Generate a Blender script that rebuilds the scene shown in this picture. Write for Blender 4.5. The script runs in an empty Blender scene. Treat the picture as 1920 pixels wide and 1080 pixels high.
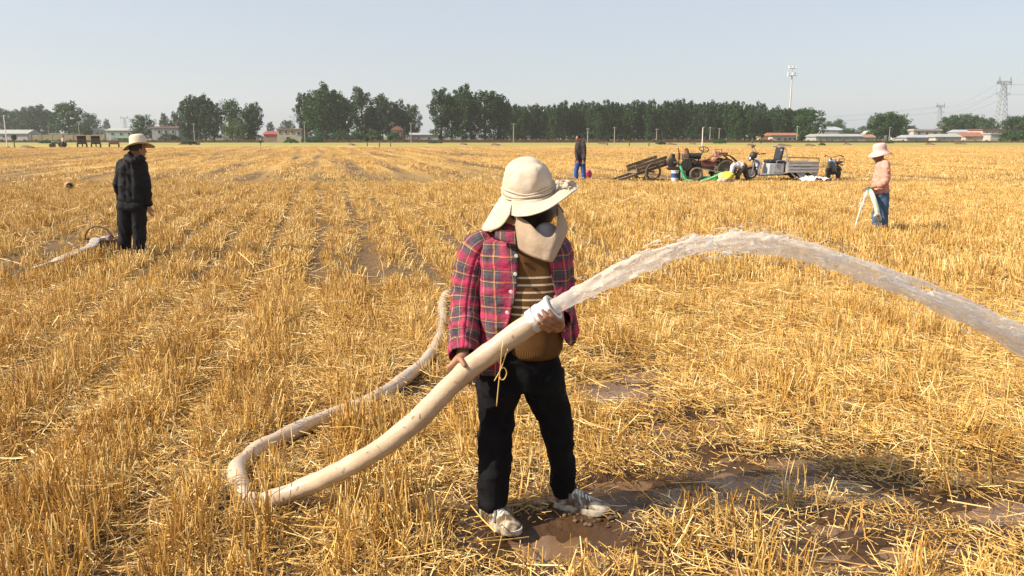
import bpy, math, random
import numpy as np
from mathutils import Vector, Matrix
sc = bpy.context.scene
R = math.radians
# ---------------------------------------------------------------- camera
CAM_H = 1.72
F = 1493.0                                   # focal length in pixels of the 1920 px wide photograph
PITCH = math.atan((540 - 255) / F)
cam_d = bpy.data.cameras.new('camera')
cam_d.sensor_width = 36.0
cam_d.lens = 36.0 * F / 1920.0
cam_d.clip_start = 0.05
cam_d.clip_end = 9000
cam = bpy.data.objects.new('camera', cam_d)
sc.collection.objects.link(cam)
cam.location = (0, 0, CAM_H)
cam.rotation_euler = (math.pi / 2 - PITCH, 0, 0)
sc.camera = cam
sc.render.resolution_x, sc.render.resolution_y = 1024, 576
# ---------------------------------------------------------------- sky and sun
SUN_EL = R(38)
SUN_DIR = Vector((-0.965, -0.26, 0)).normalized()        # horizontal direction towards the sun
world = bpy.data.worlds.new('World')
sc.world = world
world.use_nodes = True
wn = world.node_tree
bg = wn.nodes['Background']
sky = wn.nodes.new('ShaderNodeTexSky')
sky.sky_type = 'NISHITA'
sky.sun_disc = False
sky.sun_elevation = SUN_EL
sky.sun_rotation = math.atan2(SUN_DIR.x, SUN_DIR.y)
sky.altitude = 30
sky.air_density = 1.0
sky.dust_density = 1.7
sky.ozone_density = 1.6
hazy = wn.nodes.new('ShaderNodeMix'); hazy.data_type = 'RGBA'      # thin even overcast haze over the clear sky
hazy.inputs[0].default_value = 0.66
hazy.inputs[7].default_value = (3.25, 3.38, 3.72, 1)
wn.links.new(sky.outputs[0], hazy.inputs[6]); wn.links.new(hazy.outputs[2], bg.inputs[0])
bg.inputs[1].default_value = 0.116
sun_d = bpy.data.lights.new('sun', 'SUN')
sun_d.energy = 5.0
sun_d.angle = R(0.55)
sun_d.color = (1.0, 0.88, 0.70)
sun = bpy.data.objects.new('sun', sun_d)
sc.collection.objects.link(sun)
sun.location = (-30, -10, 40)
sd = Vector((SUN_DIR.x * math.cos(SUN_EL), SUN_DIR.y * math.cos(SUN_EL), math.sin(SUN_EL)))
sun.rotation_euler = sd.to_track_quat('Z', 'Y').to_euler()
sc.view_settings.view_transform = 'Standard'
sc.view_settings.look = 'None'
sc.view_settings.exposure = 0.72
sc.view_settings.gamma = 1.0
sc.view_settings.use_curve_mapping = False
sc.cycles.use_denoising = True
sc.cycles.max_bounces = 6
sc.cycles.diffuse_bounces = 2
sc.cycles.glossy_bounces = 3
sc.cycles.transmission_bounces = 6
sc.cycles.transparent_max_bounces = 8
sc.cycles.volume_bounces = 1
sc.cycles.caustics_reflective = False
sc.cycles.caustics_refractive = False
HAZE_D = 0.00024
rnd = random.Random(7)
rng = np.random.default_rng(11)

# ---------------------------------------------------------------- pixel rays (photograph pixels, 1920 x 1080)
CP, SP = math.cos(PITCH), math.sin(PITCH)
def ray(px, py):
    x = (px - 960) / F; u = (540 - py) / F
    return np.array([x, CP + u * SP, -SP + u * CP])
def at(px, py, Y):
    d = ray(px, py); t = Y / d[1]
    return np.array([0, 0, CAM_H]) + d * t
def gnd(px, py, z=0.0):
    d = ray(px, py); t = (z - CAM_H) / d[2]
    return np.array([0, 0, CAM_H]) + d * t
def mpp(px, py, Y):                          # metres per pixel there
    d = ray(px, py)
    return Y / d[1] / F

# ---------------------------------------------------------------- noise
def _hash(ix, iy, iz, seed):
    h = (ix * 374761393 + iy * 668265263 + iz * 2147483647 + seed * 974634181) & 0xFFFFFFFF
    h = ((h ^ (h >> 13)) * 1274126177) & 0xFFFFFFFF
    h = (h ^ (h >> 16)) & 0xFFFF
    return h / 65535.0
def noise(x, y, z=0.0, s=1.0, seed=0):       # value noise, -1..1
    x = np.asarray(x, float) / s; y = np.asarray(y, float) / s; z = np.asarray(z, float) / s + np.zeros_like(x)
    ix = np.floor(x).astype(np.int64); iy = np.floor(y).astype(np.int64); iz = np.floor(z).astype(np.int64)
    fx = x - ix; fy = y - iy; fz = z - iz
    fx = fx * fx * (3 - 2 * fx); fy = fy * fy * (3 - 2 * fy); fz = fz * fz * (3 - 2 * fz)
    r = 0
    for a in (0, 1):
        for b in (0, 1):
            for c in (0, 1):
                w = (fx if a else 1 - fx) * (fy if b else 1 - fy) * (fz if c else 1 - fz)
                r = r + w * _hash(ix + a, iy + b, iz + c, seed)
    return r * 2 - 1

# ---------------------------------------------------------------- mesh building
class MB:
    def __init__(s):
        s.v = []; s.f = []; s.uv = []; s.n = 0; s.tone = []
    def add(s, verts, faces, uv=None, tone=None):
        verts = np.asarray(verts, float).reshape(-1, 3)
        k = s.n
        s.v.append(verts); s.n += len(verts)
        s.uv.append(np.zeros((len(verts), 2)) if uv is None else np.asarray(uv, float))
        s.tone.append(np.full(len(verts), 0.5 if tone is None else tone))
        s.f.extend([tuple(i + k for i in f) for f in faces])
        return s
    def loft(s, rings, closed=True, cap0=True, cap1=True, uv=None, tone=None):
        m = len(rings); n = len(rings[0])
        faces = []
        for i in range(m - 1):
            for j in range(n if closed else n - 1):
                a = i * n + j; b = i * n + (j + 1) % n
                faces.append((a, b, b + n, a + n))
        if closed and cap0: faces.append(tuple(range(n - 1, -1, -1)))
        if closed and cap1: faces.append(tuple((m - 1) * n + j for j in range(n)))
        return s.add(np.concatenate([np.asarray(r, float) for r in rings]), faces, uv, tone)
    def tube(s, path, rad, n=10, cap=True, squash=None, tone=None, uvm=False):
        P = np.asarray(path, float); m = len(P)
        rad = np.full(m, rad) if np.isscalar(rad) else np.asarray(rad, float)
        T = np.gradient(P, axis=0); T /= np.linalg.norm(T, axis=1)[:, None] + 1e-9
        up = np.array([0, 0, 1.0]) if abs(T[0][2]) < 0.9 else np.array([1.0, 0, 0])
        u = np.cross(up, T[0]); u /= np.linalg.norm(u)
        rings = []; uvs = []; L = 0
        a = np.linspace(0, 2 * math.pi, n, endpoint=False)
        if uvm: a = np.linspace(0, 2 * math.pi, n)
        for i in range(m):
            u = u - T[i] * np.dot(u, T[i]); u /= np.linalg.norm(u) + 1e-9
            w = np.cross(T[i], u)
            q = 1.0 if squash is None else squash
            rings.append(P[i] + rad[i] * (np.cos(a)[:, None] * u + q * np.sin(a)[:, None] * w))
            if i: L += np.linalg.norm(P[i] - P[i - 1])
            uvs.append(np.stack([a * np.mean(rad), np.full(n, L)], 1))
        return s.loft(rings, closed=not uvm, cap0=cap, cap1=cap, uv=np.concatenate(uvs), tone=tone)
    def capsule(s, p0, p1, r0, r1, n=12, k=3):
        p0 = np.asarray(p0, float); p1 = np.asarray(p1, float)
        d = p1 - p0; L = np.linalg.norm(d)
        if L < 1e-6: d = np.array([0, 0, 1.0]); L = 1e-6
        d = d / L
        pts = []; rr = []
        for i in range(k + 1):
            t = math.pi / 2 * (1 - i / k); pts.append(p0 - d * r0 * math.sin(t)); rr.append(max(r0 * math.cos(t), 1e-3))
        for i in range(k + 1):
            t = math.pi / 2 * (i / k); pts.append(p1 + d * r1 * math.sin(t)); rr.append(max(r1 * math.cos(t), 1e-3))
        up = np.array([0, 0, 1.0]) if abs(d[2]) < 0.9 else np.array([1.0, 0, 0])
        u = np.cross(up, d); u /= np.linalg.norm(u); w = np.cross(d, u)
        a = np.linspace(0, 2 * math.pi, n, endpoint=False)
        rings = [p + r * (np.cos(a)[:, None] * u + np.sin(a)[:, None] * w) for p, r in zip(pts, rr)]
        return s.loft(rings)
    def box(s, c, size, rot=None, tone=None):
        c = np.asarray(c, float); h = np.asarray(size, float) / 2
        v = np.array([[x, y, z] for x in (-1, 1) for y in (-1, 1) for z in (-1, 1)], float) * h
        if rot is not None: v = v @ np.array(rot).T
        return s.add(v + c, [(0, 1, 3, 2), (4, 6, 7, 5), (0, 4, 5, 1), (2, 3, 7, 6), (0, 2, 6, 4), (1, 5, 7, 3)], tone=tone)
    def bar(s, p0, p1, w, h=None, tone=None):      # square bar between two points
        p0 = np.asarray(p0, float); p1 = np.asarray(p1, float); h = h or w
        d = p1 - p0; L = np.linalg.norm(d); d = d / L
        up = np.array([0, 0, 1.0]) if abs(d[2]) < 0.95 else np.array([0, 1.0, 0])
        u = np.cross(up, d); u /= np.linalg.norm(u); v = np.cross(d, u)
        return s.box((p0 + p1) / 2, (L, w, h), np.stack([d, u, v], 1), tone)
    def lathe(s, prof, n=24, c=(0, 0, 0), axis='z', cap=True):
        a = np.linspace(0, 2 * math.pi, n, endpoint=False); rings = []
        for r, z in prof:
            x, y = r * np.cos(a), r * np.sin(a); zz = np.full(n, z)
            q = {'z': (x, y, zz), 'y': (x, zz, -y), 'x': (zz, x, y)}[axis]
            rings.append(np.stack(q, 1) + np.asarray(c, float))
        return s.loft(rings, cap0=cap, cap1=cap)
    def ell(s, c, r, n=14, m=9):
        c = np.asarray(c, float); r = np.asarray(r, float) * np.ones(3)
        a = np.linspace(0, 2 * math.pi, n, endpoint=False); rings = []
        for i in range(m):
            t = -math.pi / 2 + math.pi * (i + 0.02) / (m - 0.96)
            rings.append(c + r * np.stack([np.cos(a) * math.cos(t), np.sin(a) * math.cos(t), np.full(n, math.sin(t))], 1))
        return s.loft(rings)
    def grid(s, G, uv=None, tone=None):           # open sheet from an m x n array of points
        G = np.asarray(G, float); m, n = G.shape[:2]
        f = [(i * n + j, i * n + j + 1, (i + 1) * n + j + 1, (i + 1) * n + j) for i in range(m - 1) for j in range(n - 1)]
        return s.add(G.reshape(-1, 3), f, None if uv is None else np.asarray(uv).reshape(-1, 2), tone)
    def xf(s, M):
        M = np.array(M); s.v = [v @ M[:3, :3].T + M[:3, 3] for v in s.v]; return s
    def mesh(s, name, tone=False, uv=False):
        me = bpy.data.meshes.new(name)
        V = np.concatenate(s.v)
        me.from_pydata(V.tolist(), [], s.f)
        if uv:
            U = np.concatenate(s.uv); l = me.uv_layers.new(name='UVMap')
            li = np.empty(len(me.loops), np.int32); me.loops.foreach_get('vertex_index', li)
            l.data.foreach_set('uv', U[li].astype(np.float32).ravel())
        if tone:
            at_ = me.attributes.new('tone', 'FLOAT', 'POINT')
            at_.data.foreach_set('value', np.concatenate(s.tone).astype(np.float32))
        return me

def put(me, name, mat=None, parent=None, smooth=None, loc=None, mods=None):
    o = bpy.data.objects.new(name, me)
    sc.collection.objects.link(o)
    if mat is not None:
        me.materials.clear(); me.materials.append(mat)
    if smooth is True: me.shade_smooth()
    elif smooth: me.shade_smooth(); me.set_sharp_from_angle(angle=R(smooth))
    if parent is not None: o.parent = parent
    if loc is not None: o.location = loc
    return o
def build(mb, name, mat, parent=None, smooth=35, world_co=False, bevel=0, uv=False, tone=False, solid=0, loc=None):
    """one mesh object; world_co: vertices are world coordinates and the parent only translates"""
    if world_co and parent is not None:
        L = np.array(parent.location); mb.v = [v - L for v in mb.v]
    o = put(mb.mesh(name, uv=uv, tone=tone), name, mat, parent, smooth, loc)
    if solid:
        m = o.modifiers.new('solid', 'SOLIDIFY'); m.thickness = solid; m.offset = 0
    if bevel:
        m = o.modifiers.new('bevel', 'BEVEL'); m.width = bevel; m.segments = 2; m.limit_method = 'ANGLE'; m.angle_limit = R(40)
    return o
def tag(o, label=None, cat=None, group=None, kind=None):
    if label: o['label'] = label
    if cat: o['category'] = cat
    if group: o['group'] = group
    if kind: o['kind'] = kind
    return o
def thing(name, label, cat, loc=(0, 0, 0), rz=0, group=None):
    o = bpy.data.objects.new(name, None); sc.collection.objects.link(o)
    o.empty_display_size = 0.1
    o.location = loc; o.rotation_euler = (0, 0, rz)
    return tag(o, label, cat, group)
def children_of(o): return [c for c in bpy.data.objects if c.parent == o]
def copy_tree(o, parent=None):
    c = o.copy(); sc.collection.objects.link(c)
    if parent is not None: c.parent = parent
    for ch in children_of(o): copy_tree(ch, c)
    return c
def remesh(mb, voxel, smooth_it=4, wr=0.0, wrs=0.08, seed=0, stretch=(1, 1, 1)):
    """union of closed shapes -> one continuous surface, with cloth wrinkles of height wr"""
    me = mb.mesh('tmp'); o = bpy.data.objects.new('tmp', me); sc.collection.objects.link(o)
    m = o.modifiers.new('r', 'REMESH'); m.mode = 'VOXEL'; m.voxel_size = voxel
    if smooth_it:
        q = o.modifiers.new('s', 'SMOOTH'); q.factor = 0.5; q.iterations = smooth_it
    dg = bpy.context.evaluated_depsgraph_get()
    out = bpy.data.meshes.new_from_object(o.evaluated_get(dg))
    bpy.data.objects.remove(o); bpy.data.meshes.remove(me)
    n = len(out.vertices)
    co = np.empty(n * 3, np.float32); out.vertices.foreach_get('co', co); co = co.reshape(-1, 3).astype(float)
    if wr:
        no = np.empty(n * 3, np.float32); out.vertex_normals.foreach_get('vector', no); no = no.reshape(-1, 3)
        q = co / np.array(stretch)
        wv = noise(q[:, 0] + 0.5 * q[:, 2], q[:, 1], q[:, 2] * 1.3, wrs, seed)
        wv = 1 - np.abs(wv) * 2.2 + 0.5 * noise(q[:, 0], q[:, 1], q[:, 2], wrs * 0.45, seed + 3)
        co = co + no * (wv * wr)[:, None]
        out.vertices.foreach_set('co', co.astype(np.float32).ravel())
    out.update()
    return out
def put_world(me, name, mat, parent, smooth=True):
    n = len(me.vertices); co = np.empty(n * 3, np.float32); me.vertices.foreach_get('co', co)
    co = co.reshape(-1, 3) - np.array(parent.location, np.float32)
    me.vertices.foreach_set('co', co.ravel()); me.update()
    return put(me, name, mat, parent, smooth)
def crv(pts, n):                                  # Catmull-Rom through points (any dimension)
    P = np.asarray(pts, float); m = len(P)
    Q = np.concatenate([[2 * P[0] - P[1]], P, [2 * P[-1] - P[-2]]])
    out = []
    for t in np.linspace(0, m - 1, n):
        i = min(int(t), m - 2); f = t - i
        a, b, c, d = Q[i], Q[i + 1], Q[i + 2], Q[i + 3]
        out.append(0.5 * ((2 * b) + (-a + c) * f + (2 * a - 5 * b + 4 * c - d) * f * f + (-a + 3 * b - 3 * c + d) * f ** 3))
    return np.array(out)

# ---------------------------------------------------------------- materials
def nn(nt, t, **kw):
    n = nt.nodes.new(t)
    for k, v in kw.items(): setattr(n, k, v)
    return n
def base_mat(name):
    m = bpy.data.materials.new(name); m.use_nodes = True
    return m, m.node_tree, m.node_tree.nodes['Principled BSDF']
def mk(name, c, c2=None, scale=6.0, rough=0.6, metal=0.0, bump=0.0, bscale=None, spec=0.4, dist=0.01, detail=6, lo=0.35, hi=0.65):
    m, nt, b = base_mat(name)
    b.inputs['Roughness'].default_value = rough; b.inputs['Metallic'].default_value = metal
    b.inputs['Specular IOR Level'].default_value = spec
    c2 = c2 or tuple(v * 0.7 for v in c)
    tc = nn(nt, 'ShaderNodeTexCoord'); nz = nn(nt, 'ShaderNodeTexNoise')
    nz.inputs['Scale'].default_value = scale; nz.inputs['Detail'].default_value = detail
    nt.links.new(tc.outputs['Object'], nz.inputs['Vector'])
    rp = nn(nt, 'ShaderNodeValToRGB')
    rp.color_ramp.elements[0].position = lo; rp.color_ramp.elements[1].position = hi
    rp.color_ramp.elements[0].color = (*c2, 1); rp.color_ramp.elements[1].color = (*c, 1)
    nt.links.new(nz.outputs['Fac'], rp.inputs['Fac']); nt.links.new(rp.outputs['Color'], b.inputs['Base Color'])
    if bump:
        n2 = nn(nt, 'ShaderNodeTexNoise'); n2.inputs['Scale'].default_value = bscale or scale * 4; n2.inputs['Detail'].default_value = 5
        nt.links.new(tc.outputs['Object'], n2.inputs['Vector'])
        bp = nn(nt, 'ShaderNodeBump'); bp.inputs['Strength'].default_value = bump; bp.inputs['Distance'].default_value = dist
        nt.links.new(n2.outputs['Fac'], bp.inputs['Height']); nt.links.new(bp.outputs['Normal'], b.inputs['Normal'])
    return m
def ramp(nt, stops, const=False):
    r = nn(nt, 'ShaderNodeValToRGB'); e = r.color_ramp.elements
    if const: r.color_ramp.interpolation = 'CONSTANT'
    while len(e) < len(stops): e.new(0.5)
    for i, (p, c) in enumerate(stops): e[i].position = p; e[i].color = (*c, 1)
    return r
def mth(nt, op, a, b=None, c=None):
    n = nn(nt, 'ShaderNodeMath', operation=op)
    for i, v in enumerate((a, b, c)):
        if v is None: continue
        if isinstance(v, (int, float)): n.inputs[i].default_value = v
        else: nt.links.new(v, n.inputs[i])
    return n.outputs[0]
def mix(nt, f, a, b, blend='MIX'):
    n = nn(nt, 'ShaderNodeMix', data_type='RGBA', blend_type=blend)
    for i, v in ((0, f), (6, a), (7, b)):
        if isinstance(v, (int, float)): n.inputs[i].default_value = v
        elif isinstance(v, tuple): n.inputs[i].default_value = (*v, 1)
        else: nt.links.new(v, n.inputs[i])
    return n.outputs[2]
# ================================================================ GROUND, PUDDLES, STUBBLE
ROW = math.atan(0.232)
RD = np.array([-math.sin(ROW), math.cos(ROW)])      # direction the rows run
RP = np.array([math.cos(ROW), math.sin(ROW)])       # across the rows
PUD = [(1020, 1022, .30, .15), (1130, 1040, .16, .07), (1180, 905, .2, .07), (1300, 925, .34, .13), (1460, 905, .50, .17), (1640, 925, .30, .10), (1140, 732, .30, .26), (1215, 700, .24, .16),
       (1340, 788, .26, .13), (1560, 978, .34, .08), (1700, 1032, .45, .08), (1890, 962, .40, .11), (868, 735, .22, .18),
       (800, 935, .30, .06), (1130, 672, .40, .14), (1880, 885, .25, .08), (1420, 858, .40, .10), (1250, 950, .2, .06), (1060, 905, .22, .07),
       (1500, 1062, .4, .05), (1660, 850, .30, .08), (1250, 800, .14, .09), (860, 690, .20, .10), (1010, 830, .2, .08)]
PUDW = [(gnd(a, b)[0], gnd(a, b)[1], c * 1.15, d * 1.25) for a, b, c, d in PUD]
WATER_Z = -0.022
def pmask(x, y, grow=1.0):
    m = np.zeros_like(x)
    wx = x + 0.10 * noise(x, y, 0, 0.22, 5) + 0.05 * noise(x, y, 0, 0.08, 15); wy = y + 0.07 * noise(x, y, 0, 0.2, 6) + 0.04 * noise(x, y, 0, 0.07, 16)
    for cx, cy, rx, ry in PUDW:
        d = ((wx - cx) / (rx * grow)) ** 2 + ((wy - cy) / (ry * grow)) ** 2
        m = np.maximum(m, np.exp(-d ** 1.5))
    return m
MUD = gnd(1075, 995)[:2]
def mudmask(x, y):
    d = ((x - MUD[0]) / 0.56) ** 2 + ((y - MUD[1]) / 0.27) ** 2
    return np.exp(-d * d)
def height(x, y):
    x = np.asarray(x, float); y = np.asarray(y, float)
    fade = 1 / (1 + (np.maximum(y, 0) / 35) ** 2)
    c = x * RP[0] + y * RP[1]
    pm = pmask(x, y)
    f = 0.020 * np.cos(2 * math.pi * (c - 0.17 + 0.05 * noise(c, x * RD[0] + y * RD[1], 0, 1.7, 21)) / 0.70) * (1 - np.clip(pm * 2, 0, 1))
    h = f + 0.012 * noise(x, y, 0, 0.55, 1) + 0.007 * noise(x, y, 0, 0.17, 2) + 0.004 * noise(x, y, 0, 0.06, 3)
    mm = mudmask(x, y)
    h = h + mm * (0.016 * np.abs(noise(x, y, 0, 0.07, 4)) + 0.010 * noise(x, y, 0, 0.035, 8)) * (1 - pm)
    h = h - 0.042 * pm + 0.006
    return h * fade
def lines(a, b, step, lo, hi, g):
    core = list(np.arange(a, b, step)); s = step; p = core[-1]; up = []
    while p < hi: s *= g; p += s; up.append(p)
    s = step; p = core[0]; dn = []
    while p > lo: s *= g; p -= s; dn.append(p)
    return np.array(dn[::-1] + core + up)
gx = lines(-2.6, 3.2, 0.03, -3000, 3000, 1.10)
gy = lines(2.4, 6.2, 0.026, -60, 4500, 1.085)
GX, GY = np.meshgrid(gx, gy)
GZ = height(GX, GY)
mb = MB(); mb.grid(np.stack([GX, GY, GZ], -1))
gme = mb.mesh('field')
wet = np.clip(pmask(GX, GY, 1.9) * 1.3 + mudmask(GX, GY) * 0.9, 0, 1).ravel()
wa = gme.attributes.new('wet', 'FLOAT', 'POINT'); wa.data.foreach_set('value', wet.astype(np.float32))

m, nt, b = base_mat('field_soil')
L = nt.links
geo = nn(nt, 'ShaderNodeNewGeometry')
sep = nn(nt, 'ShaderNodeSeparateXYZ'); L.new(geo.outputs['Position'], sep.inputs[0])
X, Y = sep.outputs[0], sep.outputs[1]
c_ = mth(nt, 'ADD', mth(nt, 'MULTIPLY', X, float(RP[0])), mth(nt, 'MULTIPLY', Y, float(RP[1])))
a_ = mth(nt, 'ADD', mth(nt, 'MULTIPLY', X, float(RD[0])), mth(nt, 'MULTIPLY', Y, float(RD[1])))
rowv = nn(nt, 'ShaderNodeCombineXYZ'); L.new(c_, rowv.inputs[0]); L.new(mth(nt, 'MULTIPLY', a_, 0.04), rowv.inputs[1])
n1 = nn(nt, 'ShaderNodeTexNoise'); n1.inputs['Scale'].default_value = 0.8; n1.inputs['Detail'].default_value = 5; L.new(rowv.outputs[0], n1.inputs['Vector'])
n2 = nn(nt, 'ShaderNodeTexNoise'); n2.inputs['Scale'].default_value = 26; n2.inputs['Detail'].default_value = 8; L.new(geo.outputs['Position'], n2.inputs['Vector'])
n3 = nn(nt, 'ShaderNodeTexNoise'); n3.inputs['Scale'].default_value = 0.06; n3.inputs['Detail'].default_value = 6; L.new(geo.outputs['Position'], n3.inputs['Vector'])
soil = ramp(nt, [(0.3, (0.045, 0.025, 0.012)), (0.7, (0.118, 0.068, 0.033))]); L.new(n2.outputs['Fac'], soil.inputs['Fac'])
# chaff: short flecks of straw in the soil
mp = nn(nt, 'ShaderNodeMapping'); mp.inputs['Scale'].default_value = (95, 260, 95); mp.inputs['Rotation'].default_value = (0, 0, 0.5); L.new(geo.outputs['Position'], mp.inputs['Vector'])
n4 = nn(nt, 'ShaderNodeTexNoise'); n4.inputs['Scale'].default_value = 1; n4.inputs['Detail'].default_value = 2; L.new(mp.outputs[0], n4.inputs['Vector'])
chf = ramp(nt, [(0.50, (0, 0, 0)), (0.58, (1, 1, 1))]); L.new(n4.outputs['Fac'], chf.inputs['Fac'])
chaffc = ramp(nt, [(0.3, (0.22, 0.125, 0.042)), (0.7, (0.42, 0.28, 0.11))]); L.new(n2.outputs['Fac'], chaffc.inputs['Fac'])
wetn = nn(nt, 'ShaderNodeAttribute', attribute_name='wet')
dry = mth(nt, 'SUBTRACT', 1.0, mth(nt, 'MULTIPLY', wetn.outputs['Fac'], 0.75))
near = mix(nt, mth(nt, 'MULTIPLY', mth(nt, 'MULTIPLY', chf.outputs['Color'], 0.6), dry), soil.outputs['Color'], chaffc.outputs['Color'])
near = mix(nt, mth(nt, 'MULTIPLY', wetn.outputs['Fac'], 0.85), near, (0.062, 0.031, 0.013))
# farther off single straws merge: straw colour with bands of bare soil along the rows
stripe = ramp(nt, [(0.40, (0, 0, 0)), (0.54, (1, 1, 1))]); L.new(n1.outputs['Fac'], stripe.inputs['Fac'])
strawc = ramp(nt, [(0.3, (0.35, 0.208, 0.058)), (0.7, (0.54, 0.355, 0.108))]); L.new(n3.outputs['Fac'], strawc.inputs['Fac'])
far = mix(nt, stripe.outputs['Color'], (0.13, 0.072, 0.030), strawc.outputs['Color'])
mr = nn(nt, 'ShaderNodeMapRange'); mr.inputs[1].default_value = 22; mr.inputs[2].default_value = 45; L.new(Y, mr.inputs[0])
mid = mix(nt, mr.outputs[0], near, far)
mr2 = nn(nt, 'ShaderNodeMapRange'); mr2.inputs[1].default_value = 75; mr2.inputs[2].default_value = 150; L.new(Y, mr2.inputs[0])
col = mix(nt, mth(nt, 'MULTIPLY', mr2.outputs[0], 0.75), mid, strawc.outputs['Color'])
# the green verge along the far edge of the field, then grassy earth
mr3 = nn(nt, 'ShaderNodeMapRange'); mr3.inputs[1].default_value = 158; mr3.inputs[2].default_value = 175
L.new(mth(nt, 'ADD', Y, mth(nt, 'MULTIPLY', n3.outputs['Fac'], 22.0)), mr3.inputs[0])
col = mix(nt, mr3.outputs[0], col, (0.27, 0.27, 0.055))
mr4 = nn(nt, 'ShaderNodeMapRange'); mr4.inputs[1].default_value = 210; mr4.inputs[2].default_value = 216; L.new(Y, mr4.inputs[0])
col = mix(nt, mr4.outputs[0], col, (0.10, 0.10, 0.045))
L.new(col, b.inputs['Base Color'])
L.new(mth(nt, 'SUBTRACT', 0.92, mth(nt, 'MULTIPLY', wetn.outputs['Fac'], 0.58)), b.inputs['Roughness'])
b.inputs['Specular IOR Level'].default_value = 0.35
bp = nn(nt, 'ShaderNodeBump'); bp.inputs['Strength'].default_value = 0.8; bp.inputs['Distance'].default_value = 0.012
L.new(n2.outputs['Fac'], bp.inputs['Height']); L.new(bp.outputs['Normal'], b.inputs['Normal'])
field = put(gme, 'field', m, smooth=True); field['kind'] = 'structure'

# muddy irrigation water standing in the hollows
m, nt, b = base_mat('muddy_water')
nz = nn(nt, 'ShaderNodeTexNoise'); nz.inputs['Scale'].default_value = 5; nz.inputs['Detail'].default_value = 5
g2 = nn(nt, 'ShaderNodeNewGeometry'); nt.links.new(g2.outputs['Position'], nz.inputs['Vector'])
r_ = ramp(nt, [(0.35, (0.145, 0.083, 0.045)), (0.65, (0.21, 0.128, 0.077))]); nt.links.new(nz.outputs['Fac'], r_.inputs['Fac'])
nt.links.new(r_.outputs['Color'], b.inputs['Base Color'])
b.inputs['Roughness'].default_value = 0.06; b.inputs['IOR'].default_value = 1.33
nz2 = nn(nt, 'ShaderNodeTexNoise'); nz2.inputs['Scale'].default_value = 28; nt.links.new(g2.outputs['Position'], nz2.inputs['Vector'])
bp = nn(nt, 'ShaderNodeBump'); bp.inputs['Strength'].default_value = 0.10; bp.inputs['Distance'].default_value = 0.01
nt.links.new(nz2.outputs['Fac'], bp.inputs['Height']); nt.links.new(bp.outputs['Normal'], b.inputs['Normal'])
M_WATER = m
mb = MB()
wx0, wx1, wy0, wy1 = -1.2, 3.4, 2.7, 6.0
mb.add([(wx0, wy0, WATER_Z), (wx1, wy0, WATER_Z), (wx1, wy1, WATER_Z), (wx0, wy1, WATER_Z)], [(0, 1, 2, 3)])
w_ = build(mb, 'standing_water', M_WATER, smooth=None); w_['kind'] = 'structure'

# ---------------------------------------------------------------- straw
m, nt, b = base_mat('straw')
ta = nn(nt, 'ShaderNodeAttribute', attribute_name='tone'); oi = nn(nt, 'ShaderNodeObjectInfo')
gp_ = nn(nt, 'ShaderNodeNewGeometry'); nb = nn(nt, 'ShaderNodeTexNoise'); nb.inputs['Scale'].default_value = 1.7; nb.inputs['Detail'].default_value = 4; nt.links.new(gp_.outputs['Position'], nb.inputs['Vector'])
tt = mth(nt, 'ADD', mth(nt, 'MULTIPLY', ta.outputs['Fac'], 0.70), mth(nt, 'MULTIPLY', oi.outputs['Random'], 0.22))
tt = mth(nt, 'ADD', tt, mth(nt, 'MULTIPLY', mth(nt, 'SUBTRACT', nb.outputs['Fac'], 0.5), 0.75))
r_ = ramp(nt, [(0.0, (0.13, 0.058, 0.015)), (0.28, (0.45, 0.238, 0.051)), (0.58, (0.69, 0.437, 0.120)), (1.0, (0.84, 0.69, 0.38))]); nt.links.new(tt, r_.inputs['Fac'])
nt.links.new(r_.outputs['Color'], b.inputs['Base Color'])
b.inputs['Roughness'].default_value = 0.48; b.inputs['Specular IOR Level'].default_value = 0.45
M_STRAW = m
def stalks(mb, base, dirs, Ln, rad, tone, rg, bend=0.15, sides=3):
    n = len(base)
    dirs = dirs / np.linalg.norm(dirs, axis=1)[:, None]
    q = np.cross(dirs, np.array([0.31, 0.77, 0.55])); q /= np.linalg.norm(q, axis=1)[:, None]
    w = np.cross(dirs, q)
    ang = rg.uniform(0, 6.28, n)
    side = np.cos(ang)[:, None] * q + np.sin(ang)[:, None] * w
    for i in range(n):
        p0 = base[i]; p2 = p0 + dirs[i] * Ln[i] + side[i] * Ln[i] * bend * rg.uniform(0.2, 1)
        p1 = p0 + dirs[i] * Ln[i] * 0.5 + side[i] * Ln[i] * bend * 0.1
        vs = []
        a0 = rg.uniform(0, 6.28)
        for p, r in ((p0, rad[i]), (p1, rad[i] * 1.0), (p2, rad[i] * 0.85)):
            for k in range(sides):
                a = a0 + 2 * math.pi * k / sides
                vs.append(p + r * (math.cos(a) * q[i] + math.sin(a) * w[i]))
        fs = []
        for s_ in range(2):
            for k in range(sides):
                a = s_ * sides + k; b_ = s_ * sides + (k + 1) % sides
                fs.append((a, b_, b_ + sides, a + sides))
        fs.append(tuple(2 * sides + k for k in range(sides)))
        mb.add(vs, fs, tone=tone[i])
def src_coll(name, meshes):
    c = bpy.data.collections.new(name)
    for i, me in enumerate(meshes):
        me.materials.append(M_STRAW)
        c.objects.link(bpy.data.objects.new('%s_%02d' % (name, i), me))
    return c
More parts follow.
